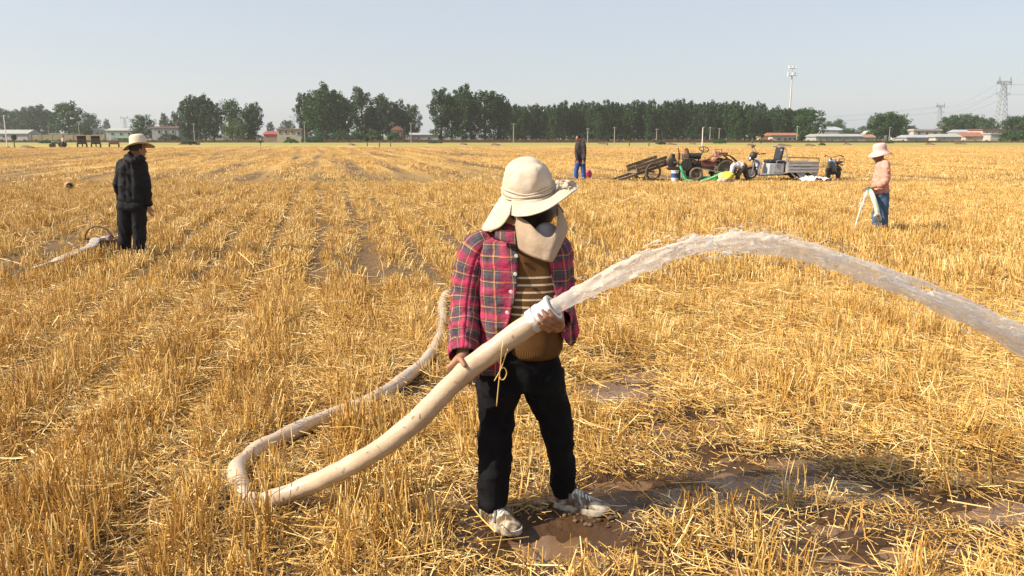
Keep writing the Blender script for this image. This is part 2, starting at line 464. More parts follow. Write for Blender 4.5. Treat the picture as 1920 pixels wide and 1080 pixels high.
def mk_standing(k, n, spread, hmin, hmax, r0, r1, lean=0.16, dry=0.25):
    rg = np.random.default_rng(100 + k); mb = MB()
    base = np.stack([rg.normal(0, spread[0], n), rg.normal(0, spread[1], n), np.full(n, -0.03)], 1)
    d = np.stack([rg.normal(0, lean, n), rg.normal(0, lean, n), np.ones(n)], 1)
    stalks(mb, base, d, rg.uniform(hmin, hmax, n) + 0.03, rg.uniform(r0, r1, n), np.clip(rg.normal(0.58, 0.27, n), 0, 1), rg)
    k2 = int(n * dry) + 1                               # broken stalks and leaves between them
    base = np.stack([rg.normal(0, spread[0] * 1.4, k2), rg.normal(0, spread[1] * 1.4, k2), rg.uniform(0.0, 0.05, k2)], 1)
    d = np.stack([rg.normal(0, 1, k2), rg.normal(0, 1, k2), rg.uniform(-0.1, 0.9, k2)], 1)
    stalks(mb, base, d, rg.uniform(hmin * 0.4, hmax * 0.8, k2), rg.uniform(r0 * 0.6, r1 * 0.8, k2), np.clip(rg.normal(0.45, 0.25, k2), 0, 1), rg, 0.4)
    return mb.mesh('stub', tone=True)
def mk_lying(k, n, spread, lmin, lmax, r0, r1, z=0.05):
    rg = np.random.default_rng(500 + k); mb = MB()
    base = np.stack([rg.normal(0, spread, n), rg.normal(0, spread, n), rg.uniform(0.0, z, n)], 1)
    d = np.stack([rg.normal(0, 1, n), rg.normal(0, 1, n), rg.normal(0.05, 0.22, n)], 1)
    stalks(mb, base, d, rg.uniform(lmin, lmax, n), rg.uniform(r0, r1, n), np.clip(rg.normal(0.62, 0.24, n), 0, 1), rg, 0.2)
    return mb.mesh('lying', tone=True)
C_NEAR = src_coll('stub_near', [mk_standing(i, 6 + i % 4, (0.022, 0.03), 0.09, 0.19, 0.0020, 0.0033) for i in range(10)])
C_LIE = src_coll('lying_near', [mk_lying(i, 12, 0.10, 0.04, 0.19, 0.0010, 0.0026) for i in range(8)])
C_CHIP = src_coll('chips', [mk_lying(70 + i, 22, 0.085, 0.015, 0.075, 0.0009, 0.0022, 0.03) for i in range(6)])
C_MID = src_coll('stub_mid', [mk_standing(50 + i, 26, (0.036, 0.17), 0.08, 0.18, 0.0030, 0.0048, 0.2, 0.3) for i in range(8)])
C_FAR = src_coll('stub_far', [mk_standing(90 + i, 34, (0.16, 0.50), 0.05, 0.13, 0.006, 0.010, 0.35, 0.5) for i in range(8)])
C_LIEM = src_coll('lying_mid', [mk_lying(40 + i, 16, 0.22, 0.1, 0.34, 0.003, 0.0045, 0.08) for i in range(6)])

def scatter(name, label, P, rot, scl, coll, nvar):
    me = bpy.data.meshes.new(name); me.from_pydata(P.tolist(), [], [])
    n = len(P)
    for nm, ty, key, dat in (('rot', 'FLOAT_VECTOR', 'vector', rot), ('scl', 'FLOAT_VECTOR', 'vector', scl)):
        me.attributes.new(nm, ty, 'POINT').data.foreach_set(key, dat.astype(np.float32).ravel())
    me.attributes.new('idx', 'INT', 'POINT').data.foreach_set('value', rng.integers(0, nvar, n).astype(np.int32))
    o = bpy.data.objects.new(name, me); sc.collection.objects.link(o)
    g = bpy.data.node_groups.new(name, 'GeometryNodeTree')
    g.interface.new_socket('Geometry', in_out='INPUT', socket_type='NodeSocketGeometry')
    g.interface.new_socket('Geometry', in_out='OUTPUT', socket_type='NodeSocketGeometry')
    gi = g.nodes.new('NodeGroupInput'); go = g.nodes.new('NodeGroupOutput')
    ip = g.nodes.new('GeometryNodeInstanceOnPoints'); ci = g.nodes.new('GeometryNodeCollectionInfo')
    ci.inputs['Collection'].default_value = coll
    ci.inputs['Separate Children'].default_value = True; ci.inputs['Reset Children'].default_value = True
    ip.inputs['Pick Instance'].default_value = True
    def na(nm, dt):
        q = g.nodes.new('GeometryNodeInputNamedAttribute'); q.data_type = dt; q.inputs['Name'].default_value = nm; return q.outputs['Attribute']
    g.links.new(gi.outputs[0], ip.inputs['Points']); g.links.new(ci.outputs[0], ip.inputs['Instance'])
    g.links.new(na('idx', 'INT'), ip.inputs['Instance Index'])
    e2r = g.nodes.new('FunctionNodeEulerToRotation'); g.links.new(na('rot', 'FLOAT_VECTOR'), e2r.inputs[0]); g.links.new(e2r.outputs[0], ip.inputs['Rotation'])
    g.links.new(na('scl', 'FLOAT_VECTOR'), ip.inputs['Scale']); g.links.new(ip.outputs[0], go.inputs[0])
    md = o.modifiers.new('scatter', 'NODES'); md.node_group = g
    tag(o, label, 'stubble' if 'standing' in label else 'straw', kind='stuff')
    return o
# the hose of the woman in front, as it lies on the ground (photograph pixels)
HOSE_G = [(505, 936), (470, 938), (449, 905), (446, 872), (475, 846), (520, 822), (600, 785), (680, 757), (740, 722), (795, 678), (822, 636), (829, 600), (829, 570), (838, 552), (862, 544)]
HOSE_W = np.array([gnd(a, b, 0.045)[:2] for a, b in HOSE_G])
HOSE_D = crv(HOSE_W, 120)
SHOES = [gnd(922, 972)[:2], gnd(945, 990)[:2], gnd(1060, 950)[:2], gnd(1105, 962)[:2]]
LEFT_HOSE = np.array([gnd(a, b)[:2] for a, b in [(60, 512), (110, 492), (140, 478), (170, 466), (205, 462)]])
def clear_of(x, y, line, d):
    P = np.stack([x, y], 1)
    k = np.min(((P[:, None, :] - line[None]) ** 2).sum(2), axis=1)
    return k > d * d
def rows_points(y0, y1, period, offs, step, jit, margin=1.15, xpad=0.8):
    """points along the drilled rows within the field of view and a margin"""
    W = 0.66 * y1 * margin + xpad
    cmin, cmax = -W * RP[0] - 5, W * RP[0] + y1 * RP[1] + 2
    c = []
    k0, k1 = int(cmin / period) - 1, int(cmax / period) + 1
    for k in range(k0, k1):
        for o_ in offs: c.append(k * period + o_)
    c = np.array(c)
    a = np.arange(y0 * 0.9 - 2, (y1 + W * 0.25) / math.cos(ROW), step)
    C, A = np.meshgrid(c, a)
    C = C.ravel() + rng.normal(0, jit[0], C.size); A = A.ravel() + rng.uniform(-jit[1], jit[1], A.size)
    C = C - 0.05 * noise(C, A, 0, 1.7, 21)
    x = C * RP[0] + A * RD[0]; y = C * RP[1] + A * RD[1]
    k = (y >= y0) & (y < y1) & (np.abs(x) < 0.66 * y * margin + xpad)
    return x[k], y[k], C[k]
def place(name, label, x, y, coll, nvar, smin, smax, tilt=0.1, align=False, zoff=0.0, hscale=None):
    n = len(x); z = np.maximum(height(x, y), WATER_Z - 0.004) + zoff
    rz = rng.uniform(0, 6.283, n) if not align else ROW + rng.normal(0, 0.12, n) + math.pi * rng.integers(0, 2, n)
    rot = np.stack([rng.normal(0, tilt, n), rng.normal(0, tilt, n), rz], 1)
    s = rng.uniform(smin, smax, n); scl = np.stack([s, s, s * (1 if hscale is None else hscale)], 1)
    return scatter(name, label, np.stack([x, y, z], 1), rot, scl, coll, nvar)
def thin(x, y, p): 
    k = rng.random(len(x)) < p
    return x[k], y[k]
# right of the woman the straw is trampled and wet; elsewhere it stands in rows
def rown(x, y, seed, s=0.38, st=0.10):
    return noise(x * RP[0] + y * RP[1], (x * RD[0] + y * RD[1]) * st, 0, s, seed)
def stand_prob(x, y):
    p = 0.52 + 0.45 * noise(x, y, 0, 0.9, 31) + 0.40 * rown(x, y, 71) + 0.35 * noise(x, y, 0, 0.28, 32)
    trod = np.clip((x + 0.55) / 0.6, 0, 1) * np.clip((6.4 - y) / 1.0, 0, 1)
    p = p * (1 - 0.62 * trod) + 0.10
    p = np.where((x < -0.5), p + 0.18, p)
    return np.clip(p, 0.04, 1) * (1 - np.clip(pmask(x, y, 1.1) * 2.0, 0, 0.95)) * (1 - 0.93 * np.clip(mudmask(x, y) * 1.3, 0, 1))
OFFS = [0.0, 0.125, 0.25, 0.375]
x, y, _ = rows_points(2.1, 9.0, 0.70, OFFS, 0.040, (0.026, 0.02))
x, y = thin(x, y, stand_prob(x, y))
k = clear_of(x, y, HOSE_D, 0.085) & clear_of(x, y, np.array(SHOES), 0.10)
x, y = x[k], y[k]
place('stubble', 'cut golden wheat stubble standing in rows beside the woman in front', x, y, C_NEAR, 10, 0.8, 1.2, 0.12, hscale=np.clip(0.88 + 0.45 * noise(x, y, 0, 0.55, 41), 0.35, 1.35))
n = 6500
x = rng.uniform(-6.8, 6.8, n * 3); y = np.sqrt(rng.uniform(2.0 ** 2, 9.0 ** 2, n * 3)); k = np.abs(x) < 0.66 * y * 1.15 + 0.8
x, y = x[k], y[k]
p = 0.55 + 0.5 * noise(x, y, 0, 0.6, 35); p = np.clip(p + 0.15 * (x > -0.4), 0.08, 1) * (1 - np.clip(pmask(x, y, 1.05) * 2.0, 0, 0.93)) * (1 - 0.88 * np.clip(mudmask(x, y) * 1.4, 0, 1))
x, y = thin(x, y, p)
k = clear_of(x, y, HOSE_D, 0.11) & clear_of(x, y, np.array(SHOES), 0.13); x, y = x[k], y[k]
place('loose_straw', 'loose broken straw littering the wet ground around the woman in front', x, y, C_LIE, 8, 0.8, 1.35, 0.10, zoff=0.004)
n = 8500
x = rng.uniform(-5.6, 5.6, n * 3); y = np.sqrt(rng.uniform(2.0 ** 2, 7.2 ** 2, n * 3)); k = np.abs(x) < 0.66 * y * 1.12 + 0.6
x, y = x[k], y[k]
p = np.clip(0.55 + 0.5 * noise(x, y, 0, 0.5, 39), 0.12, 1) * (1 - np.clip(pmask(x, y) * 1.6, 0, 0.93))
x, y = thin(x, y, p); k = clear_of(x, y, HOSE_D, 0.09) & clear_of(x, y, np.array(SHOES), 0.11); x, y = x[k], y[k]
place('chopped_straw', 'short chopped straw and chaff matted on the soil near the woman in front', x, y, C_CHIP, 6, 0.8, 1.3, 0.08, zoff=0.002)
x, y, _ = rows_points(9.0, 29.0, 0.70, OFFS, 0.20, (0.022, 0.09))
p = np.clip(0.70 + 0.45 * rown(x, y, 72, .7, .05) + 0.35 * noise(x, y, 0, 1.4, 33) + 0.3 * noise(x, y, 0, 0.4, 34), 0.1, 1)
x, y = thin(x, y, p)
k = clear_of(x, y, LEFT_HOSE, 0.14); x, y = x[k], y[k]
place('stubble', 'standing wheat stubble in long rows around the man in black', x, y, C_MID, 8, 0.8, 1.2, 0.08, align=True, hscale=np.clip(1.0 + 0.35 * noise(x, y, 0, 1.6, 42), 0.5, 1.4))
n = 3000
x = rng.uniform(-21, 21, n * 2); y = np.sqrt(rng.uniform(9.0 ** 2, 29.0 ** 2, n * 2)); k = np.abs(x) < 0.66 * y * 1.12 + 0.8
x, y = x[k], y[k]; x, y = thin(x, y, np.clip(0.5 + 0.7 * noise(x, y, 0, 1.2, 36), 0, 1))
place('loose_straw', 'loose straw lying in the furrows around the standing workers', x, y, C_LIEM, 6, 0.8, 1.3, 0.08)
# beyond the track the stubble is shorter and lies in swaths with bare soil between
x, y, C = rows_points(31.5, 125.0, 2.3, [0.0, 0.35, 0.7, 1.05, 1.4], 0.95, (0.09, 0.45), 1.06)
p = np.clip(0.60 + 0.6 * noise(C, (x * RD[0] + y * RD[1]) * 0.08, 0, 1.1, 37), 0.05, 1) * np.clip(1.25 - y / 150, 0.3, 1)
x, y = thin(x, y, p)
place('stubble', 'short standing stubble in swaths beyond the parked tractor', x, y, C_FAR, 8, 0.8, 1.25, 0.04, align=True, hscale=np.clip(0.85 + 0.4 * noise(x, y, 0, 2.5, 43), 0.3, 1.3))

# ridge of green weeds and clods along the track in front of the far swaths
m_weed = mk('weed_leaf', (0.13, 0.17, 0.03), (0.05, 0.08, 0.015), 3)
m_clod = mk('mud_clod', (0.15, 0.09, 0.05), (0.07, 0.042, 0.024), 30, 0.7, bump=0.6, bscale=90, dist=0.006)
def weeds(pts, hmax, n):
    mb = MB()
    for (wx, wy, sx, sy) in pts:
        for _ in range(n):
            bx, by = wx + rnd.gauss(0, sx), wy + rnd.gauss(0, sy); h = rnd.uniform(0.3, 1) * hmax; a = rnd.uniform(0, 6.28); w = h * 0.12
            d = np.array([math.cos(a), math.sin(a), 0]); p = np.array([bx, by, float(height(bx, by)) - 0.01])
            q = np.array([-d[1], d[0], 0]) * w
            t1 = p + d * h * 0.3 + np.array([0, 0, h * 0.7]); t2 = p + d * h * 0.75 + np.array([0, 0, h * rnd.uniform(0.6, 1)])
            mb.add([p - q * 0.4, p + q * 0.4, t1 + q, t1 - q, t2], [(0, 1, 2, 3), (3, 2, 4)])
    return mb
wp = [(gnd(a, b)[0], gnd(a, b)[1], s, 0.5) for a, b, s in [(905, 346, .5), (640, 343, .9), (660, 338, 1.3), (1190, 337, .5), (1380, 347, .8), (1470, 350, .9), (1860, 330, 1.2)]]
tag(build(weeds(wp, 0.15, 110), 'weeds', m_weed, smooth=None), 'low green weeds growing along the track through the stubble', 'weeds', kind='stuff')
mb = MB()
for i in range(420):
    a = rnd.uniform(0, 6.28); rr = math.sqrt(rnd.random())
    cx, cy = MUD[0] + 0.46 * rr * math.cos(a), MUD[1] + 0.20 * rr * math.sin(a)
    if i > 300: cx, cy = rnd.uniform(0.1, 2.2), rnd.uniform(2.9, 4.2)
    if pmask(np.array([cx]), np.array([cy]))[0] > 0.45: continue
    s_ = rnd.choice([0.004, 0.006, 0.008, 0.012]) * rnd.uniform(0.7, 1.2)
    k0 = mb.n; mb.ell((cx, cy, float(height(cx, cy)) + s_ * 0.1), (s_ * rnd.uniform(.8, 1.3), s_ * rnd.uniform(.8, 1.3), s_ * rnd.uniform(.4, .8)), 8, 6)
    V = mb.v[-1]; mb.v[-1] = V + (np.stack([noise(V[:, 0], V[:, 1], V[:, 2], s_ * 0.9, 50 + j) for j in range(3)], 1)) * s_ * 0.6
tag(build(mb, 'mud_clods', m_clod, smooth=True), 'dark crumbs of wet mud around the muddy sneakers', 'mud', kind='stuff')
# ================================================================ BACKGROUND
def gx_at(px, Y): return at(px, 262, Y)[0]
def ztop(py, Y, px=960): return at(px, py, Y)[2]
# ---------------------------------------------------------------- trees
def leaf_mat(name, lo, hi):
    m, nt, b = base_mat(name)
    ta = nn(nt, 'ShaderNodeAttribute', attribute_name='tone'); oi = nn(nt, 'ShaderNodeObjectInfo')
    r_ = ramp(nt, [(0.15, lo), (0.85, hi)])
    nt.links.new(mth(nt, 'ADD', mth(nt, 'MULTIPLY', ta.outputs['Fac'], 0.7), mth(nt, 'MULTIPLY', oi.outputs['Random'], 0.3)), r_.inputs['Fac'])
    nt.links.new(r_.outputs['Color'], b.inputs['Base Color'])
    b.inputs['Roughness'].default_value = 0.55; b.inputs['Specular IOR Level'].default_value = 0.35
    tr = nn(nt, 'ShaderNodeBsdfTranslucent'); nt.links.new(r_.outputs['Color'], tr.inputs['Color'])
    ms = nn(nt, 'ShaderNodeMixShader'); ms.inputs[0].default_value = 0.22
    out = nt.nodes['Material Output']
    nt.links.new(b.outputs[0], ms.inputs[1]); nt.links.new(tr.outputs[0], ms.inputs[2]); nt.links.new(ms.outputs[0], out.inputs['Surface'])
    return m
M_LEAF = leaf_mat('poplar_leaf', (0.011, 0.040, 0.010), (0.038, 0.106, 0.019))
M_LEAF2 = leaf_mat('broad_leaf', (0.014, 0.050, 0.010), (0.050, 0.130, 0.021))
M_LEAFW = leaf_mat('willow_leaf', (0.06, 0.105, 0.02), (0.125, 0.185, 0.04))
M_BARK = mk('bark', (0.15, 0.12, 0.09), (0.07, 0.055, 0.04), 5, 0.9)
def leaves(clumps, per, size, rg):
    """leaf faces spread through clumps (x, y, z, radius, flatten)"""
    C = np.repeat(np.asarray(clumps, float), per, axis=0); n = len(C)
    d = rg.normal(0, 1, (n, 3)); d /= np.linalg.norm(d, axis=1)[:, None]
    P = C[:, :3] + d * (C[:, 3] * rg.uniform(0.25, 1, n) ** 0.5)[:, None] * np.stack([np.ones(n), np.ones(n), C[:, 4]], 1)
    nrm = d + rg.normal(0, 0.9, (n, 3)); nrm[:, 2] += 0.3; nrm /= np.linalg.norm(nrm, axis=1)[:, None]
    q = np.cross(nrm, rg.normal(0, 1, (n, 3))); q /= np.linalg.norm(q, axis=1)[:, None]; w = np.cross(nrm, q)
    s = (size * rg.uniform(0.55, 1.25, n))[:, None]
    V = np.stack([P - q * s, P - w * s * 0.6, P + q * s, P + w * s * 0.6], 1).reshape(-1, 3)
    tone = np.repeat(np.clip(np.repeat(rg.uniform(0.2, 0.8, len(clumps)), per) + rg.normal(0, 0.15, n), 0, 1), 4)
    me = bpy.data.meshes.new('crown')
    me.from_pydata(V.tolist(), [], np.arange(n * 4).reshape(-1, 4).tolist())
    me.attributes.new('tone', 'FLOAT', 'POINT').data.foreach_set('value', tone.astype(np.float32))
    return me
def tree_proto(kind, seed):
    """unit tree: 10 m tall, returns (crown mesh, trunk mesh, crown half width)"""
    rg = np.random.default_rng(seed); cl = []; tb = MB()
    H = 10.0
    tb.tube([(0, 0, -0.3), (0.05, 0.03, 2), (0.0, 0.1, 5), (0.1, 0, 8.2)], [0.22, 0.17, 0.11, 0.03], 8)
    if kind == 'poplar':
        nl = 26
        for i in range(nl):
            z0 = 1.6 + 6.2 * (i / nl) ** 0.95; a = i * 2.4 + rg.uniform(-.4, .4)
            prof = 1.75 * (math.sin(min(1, (z0 + 0.2) / 6.2) * math.pi * 0.62) ** 0.8) * (1 if z0 < 5 else max(0.35, 1 - (z0 - 5) / 5.2))
            ln = rg.uniform(1.5, 2.6); tip = np.array([math.cos(a) * prof, math.sin(a) * prof, z0 + ln])
            st = np.array([0.04, 0.03, z0]); md = (st + tip) / 2 + np.array([math.cos(a), math.sin(a), 0]) * prof * 0.22
            br = crv([st, md, tip], 6); tb.tube(br, np.linspace(0.06, 0.015, 6), 5)
            for t in (0.35, 0.55, 0.75, 0.92, 1.05):
                p = st + (tip - st) * t + np.array([math.cos(a), math.sin(a), 0]) * prof * 0.22 * math.sin(min(t, 1) * math.pi) + rg.normal(0, 0.16, 3)
                cl.append((*p, rg.uniform(0.36, 0.62) * (1.0 if t < 0.8 else 0.72), rg.uniform(1.1, 1.6)))
        for k in range(7): cl.append((rg.normal(0, 0.22), rg.normal(0, 0.22), 8.0 + k * 0.28, 0.42 - k * 0.035, 1.5))
        for k in range(26):
            a = rg.uniform(0, 6.28); r9 = rg.uniform(.4, 1.5); cl.append((math.cos(a) * r9, math.sin(a) * r9, rg.uniform(0.7, 3.4), rg.uniform(.4, .6), 1.0))
        return leaves(cl, 44, 0.15, rg), tb, 1.95
    if kind == 'broad':
        nl = 24
        for i in range(nl):
            a = i * 2.4 + rg.uniform(-.3, .3); z0 = 1.7 + 4.6 * i / nl
            rr = 3.1 * math.sin(math.pi * min(0.97, 0.28 + 0.66 * i / nl)) ** 0.7 * rg.uniform(0.82, 1.1)
            zt = 2.9 + 6.0 * i / nl + rg.uniform(-.3, .5)
            tip = np.array([math.cos(a) * rr, math.sin(a) * rr, zt]); st = np.array([0.03, 0.03, z0])
            br = crv([st, (st + tip) / 2 + np.array([0, 0, 0.4]), tip], 6); tb.tube(br, np.linspace(0.09, 0.02, 6), 5)
            for t in (0.45, 0.65, 0.82, 0.97, 1.05):
                p = st + (tip - st) * t + rg.normal(0, 0.28, 3); cl.append((*p, rg.uniform(0.5, 0.9), rg.uniform(0.8, 1.2)))
        for k in range(20):
            a = rg.uniform(0, 6.28); r9 = rg.uniform(.8, 2.6); cl.append((math.cos(a) * r9, math.sin(a) * r9, rg.uniform(1.0, 3.2), rg.uniform(.5, .8), 1.0))
        for k in range(9): cl.append((rg.normal(0, 0.7), rg.normal(0, 0.7), rg.uniform(7.6, 9.4), rg.uniform(0.5, 0.75), 1.1))
        return leaves(cl, 46, 0.19, rg), tb, 3.3
    if kind == 'willow':
        for i in range(46):
            a = i * 2.4; rr = rg.uniform(1.2, 3.4); zt = rg.uniform(5.0, 8.8) - rr * 0.5
            for k in range(6):
                cl.append((math.cos(a) * (rr + .06 * k), math.sin(a) * (rr + .06 * k), zt - k * 0.75, 0.42, 1.9))
        for k in range(16): cl.append((rg.normal(0, 1.0), rg.normal(0, 1.0), rg.uniform(7.4, 9.3), 0.75, 0.9))
        return leaves(cl, 22, 0.17, rg), tb, 3.6
    if kind == 'ball':                              # small pollard with a round head
        tb = MB(); tb.tube([(0, 0, -0.2), (0.15, 0, 2.5), (0.0, 0.1, 5.5)], [0.5, 0.42, 0.35], 8)
        for k in range(30):
            d = rg.normal(0, 1, 3); d /= np.linalg.norm(d); cl.append((*(np.array([0, 0, 6.9]) + d * np.array([1.9, 1.9, 1.9]) * rg.uniform(0.4, 1)), 0.9, 1.0))
        return leaves(cl, 40, 0.34, rg), tb, 2.8
    if kind == 'bush':
        tb = MB()
        for k in range(5):
            a = k * 1.26; tb.tube([(0, 0, -0.4), (math.cos(a) * 2, math.sin(a) * 2, 4), (math.cos(a) * 4, math.sin(a) * 4, 7)], [0.3, 0.2, 0.06], 5)
        for k in range(60):
            a = rg.uniform(0, 6.28); r = math.sqrt(rg.random()) * 7; z = 8.0 * (1 - (r / 9) ** 2) * rg.uniform(0.25, 1)
            cl.append((math.cos(a) * r, math.sin(a) * r, z, rg.uniform(1.2, 1.9), 0.9))
        return leaves(cl, 34, 0.55, rg), tb, 8.0
PROTO = {}
for kind, cnt in (('poplar', 6), ('broad', 4), ('willow', 1), ('ball', 2), ('bush', 3)):
    PROTO[kind] = []
    for k in range(cnt):
        c_, t_, hw = tree_proto(kind, 900 + 17 * k + len(kind))
        tm = t_.mesh('trunk'); tm.materials.append(M_BARK); tm.shade_smooth()
        PROTO[kind].append((c_, tm, hw))
LM = {'poplar': M_LEAF, 'broad': M_LEAF2, 'willow': M_LEAFW, 'ball': M_LEAF, 'bush': M_LEAF2}
for k_, v_ in PROTO.items():
    for c_, _, _ in v_: c_.materials.append(LM[k_])
tcount = [0]
def tree(kind, px, ytop, Y, wpx, label, group=None, name=None, var=None, cat='tree', ybase=None):
    h = ztop(ytop, Y, px)
    i = tcount[0]; tcount[0] += 1
    cm, tm, hw = PROTO[kind][(i if var is None else var) % len(PROTO[kind])]
    t = thing(name or {'poplar': 'poplar_tree', 'broad': 'broadleaf_tree', 'willow': 'willow_tree', 'ball': 'pollard_tree', 'bush': 'bush'}[kind], label, cat,
              (gx_at(px, Y), Y, 0), rnd.uniform(0, 6.28), group)
    s = h / 9.9 if kind != 'bush' else h / 9.0; sw = wpx * mpp(px, 262, Y) / 2 / hw
    for me, nm in ((cm, 'crown'), (tm, 'trunk' if kind != 'bush' else 'stem')):
        o = bpy.data.objects.new(nm, me); sc.collection.objects.link(o); o.parent = t; o.scale = (sw, sw, s)
    return t
# grove on the far left
G = 'dark trees of the distant grove behind the white house'
for px, yt, w in [(6, 201, 30), (26, 205, 26), (42, 203, 28), (58, 199, 30), (76, 198, 32), (92, 206, 26), (104, 212, 18)]:
    tree('broad' if px % 4 else 'poplar', px, yt, 400 + (px % 3) * 12, w * 1.25, 'dark tree of the hazy grove behind the white house', G)
tree('broad', 131, 188, 300, 60, 'large rounded dense tree standing alone beside the hazy grove', var=1)
tree('broad', 155, 232, 280, 34, 'low green tree leaning out beside the large rounded tree', var=2)
tree('broad', 172, 211, 380, 36, 'hazy bluish tree behind the large rounded tree', var=0)
tree('poplar', 203, 224, 520, 12, 'small lone distant tree above the pale roofs')
tree('broad', 270, 214, 270, 44, 'dark tree at the end wall of the grey house', var=3)
tree('poplar', 311, 214, 340, 19, 'slim tree rising behind the grey house roof', var=0)
tree('poplar', 331, 211, 350, 20, 'taller slim tree behind the grey house roof', var=3)
tree('poplar', 342, 222, 360, 10, 'narrow pointed sapling behind the grey house roof', var=4)
GP = 'tall ragged poplars beside the willow'
for px, yt, w in [(355, 186, 34), (370, 181, 30), (386, 179, 32), (402, 192, 32)]:
    tree('poplar', px, yt, 250, w * 1.15, 'tall ragged poplar in the clump beside the grey house', GP)
tree('broad', 436, 184, 262, 48, 'dense tall tree behind the yellow-green willow', var=0)
tree('willow', 441, 219, 240, 42, 'yellow-green weeping willow in front of dark poplars')
for px, yt, w in [(466, 205, 34), (478, 194, 32)]:
    tree('poplar', px, yt, 250, w * 1.1, 'ragged poplar standing beside the willow', 'poplars beside the willow')
tree('poplar', 508, 229, 480, 15, 'small distant tree behind the red roof')
tree('broad', 540, 224, 420, 28, 'small distant rounded tree above the tan building', var=2)
# the big clump in the middle
GC = 'huge dark trees of the clump beside the tan building'
for k, (px, yt, w, Y) in enumerate([(575, 174, 36, 250), (598, 166, 48, 244), (614, 161, 52, 240), (634, 170, 44, 248), (648, 180, 28, 252)]):
    tree('poplar' if k % 2 == 0 else 'broad', px, yt, Y, w * 1.1, 'huge dark tree of the clump beside the tan building', GC)
GC2 = 'lower trees around the brick house'
for px, yt, w, Y in [(679, 167, 46, 262), (700, 200, 40, 266), (718, 174, 40, 264), (743, 190, 40, 268), (772, 193, 34, 268), (757, 205, 30, 272)]:
    tree('poplar' if px % 2 else 'broad', px, yt, Y, w * 1.12, 'dark tree in the group around the small brick house', GC2)
for px, yt, w in [(640, 240, 40), (600, 245, 36), (700, 240, 36), (665, 243, 34)]:
    tree('bush', px, yt, 236, w, 'dark shrub filling the foot of the tall clump', 'shrubs under the tall clump', 'shrub', cat='shrub')
GC3 = 'tall airy poplars in the gap before the long row'
for k, (px, yt, w, Y) in enumerate([(828, 168, 44, 240), (848, 180, 36, 246), (868, 162, 46, 240), (884, 172, 40, 250), (910, 170, 46, 242), (934, 176, 42, 246), (944, 186, 30, 244)]):
    tree('poplar', px, yt, Y, w * 1.1, 'tall airy poplar of the tight cluster between the brick house and the long row', GC3)
# the long row
GR = 'poplars of the long dark row along the far wall'
px = 958
while px < 1512:
    yt = 199 - 8 * math.sin((px - 950) / 560 * math.pi) + rnd.uniform(-4, 5)
    if px > 1430: yt += 9
    tree('poplar', px, yt, 262 + rnd.uniform(-8, 10), rnd.uniform(27, 34), 'poplar of the long dark row behind the far wall', GR)
    px += rnd.uniform(12, 15.5)
px = 965
while px < 1500:
    tree('poplar', px, 205 + rnd.uniform(-4, 6), 285 + rnd.uniform(-5, 8), rnd.uniform(28, 34), 'poplar of the long dark row behind the far wall', GR)
    px += rnd.uniform(19, 24)
tree('poplar', 1384, 198, 236, 40, 'lighter green tree standing in front of the long poplar row', var=1)
tree('poplar', 1124, 212, 240, 20, 'slim lighter green tree in front of the long poplar row', var=2)
tree('broad', 1517, 201, 236, 58, 'big leafy tree beside the red-roofed cream house', var=1)
tree('poplar', 1502, 207, 240, 34, 'leafy tree touching the big tree by the cream house', var=0)
tree('broad', 1553, 226, 420, 26, 'bluish distant tree behind the long shed', var=2)
tree('broad', 1570, 222, 430, 26, 'rounded bluish tree rising over the hip roof', var=0)
tree('broad', 1590, 240, 300, 34, 'low tree between the long shed and the hip roof', var=3)
tree('broad', 1617, 235, 620, 22, 'faint hazy tree far behind the white dome', var=1)
for px, yt, w, v in [(1644, 211, 44, 0), (1664, 207, 52, 2), (1684, 213, 38, 3)]:
    tree('broad', px, yt, 250, w, 'dense rounded tree of the clump between shed and white houses', 'dense rounded clump right of the shed', var=v)
tree('broad', 1707, 234, 380, 24, 'hazy windswept tree beside the flat white house', var=1)
GT = 'trees of the wood under the big pylon'
for px, yt, w, Y in [(1775, 217, 34, 330), (1790, 214, 38, 334), (1808, 212, 38, 330), (1826, 214, 34, 336), (1849, 219, 34, 320)]:
    tree('broad', px, yt, Y, w * 1.1, 'dark tree of the wood near the big pylon', GT)
for px, yt, w, Y in [(1893, 217, 40, 300), (1914, 215, 44, 300), (1935, 216, 40, 302)]:
    tree('broad', px, yt, Y, w * 1.1, 'dark tree beyond the white shed, right of the big pylon', 'trees right of the big pylon')
GB = 'dark shrubs right of the white shed'
for px, yt, w in [(1885, 240, 34), (1908, 241, 36)]: tree('bush', px, yt, 240, w, 'dense dark shrub beside the white lean-to shed', GB, 'shrub', cat='shrub')
for px, yt, Y, w, lb in [(355, 262, 160, 38, 'solitary round bush standing in the open stubble'), (85, 262, 190, 26, 'brownish bush in front of the ochre wall'),
                         (546, 258, 200, 28, 'green bush in front of the tan building'), (590, 252, 212, 36, 'green shrub beside the tan building and tall clump'),
                         (1240, 264, 165, 22, 'low green bush by the small pollards'), (815, 263, 192, 30, 'flat bush at the end of the low shed'),
                         (318, 248, 235, 46, 'green hedge bush under the grey house'), (225, 253, 235, 40, 'green bush beside the green awning'),
                         (1667, 264, 190, 18, 'tiny low bush before the rounded clump'), (1542, 267, 150, 14, 'tiny dark bush in front of the long shed'), (740, 243, 225, 30, 'green bush below the brick house'),
                         (1350, 258, 186, 26, 'scrubby bush behind the white lamp post')]:
    tree('bush', px, yt, Y, w, lb, cat='bush')
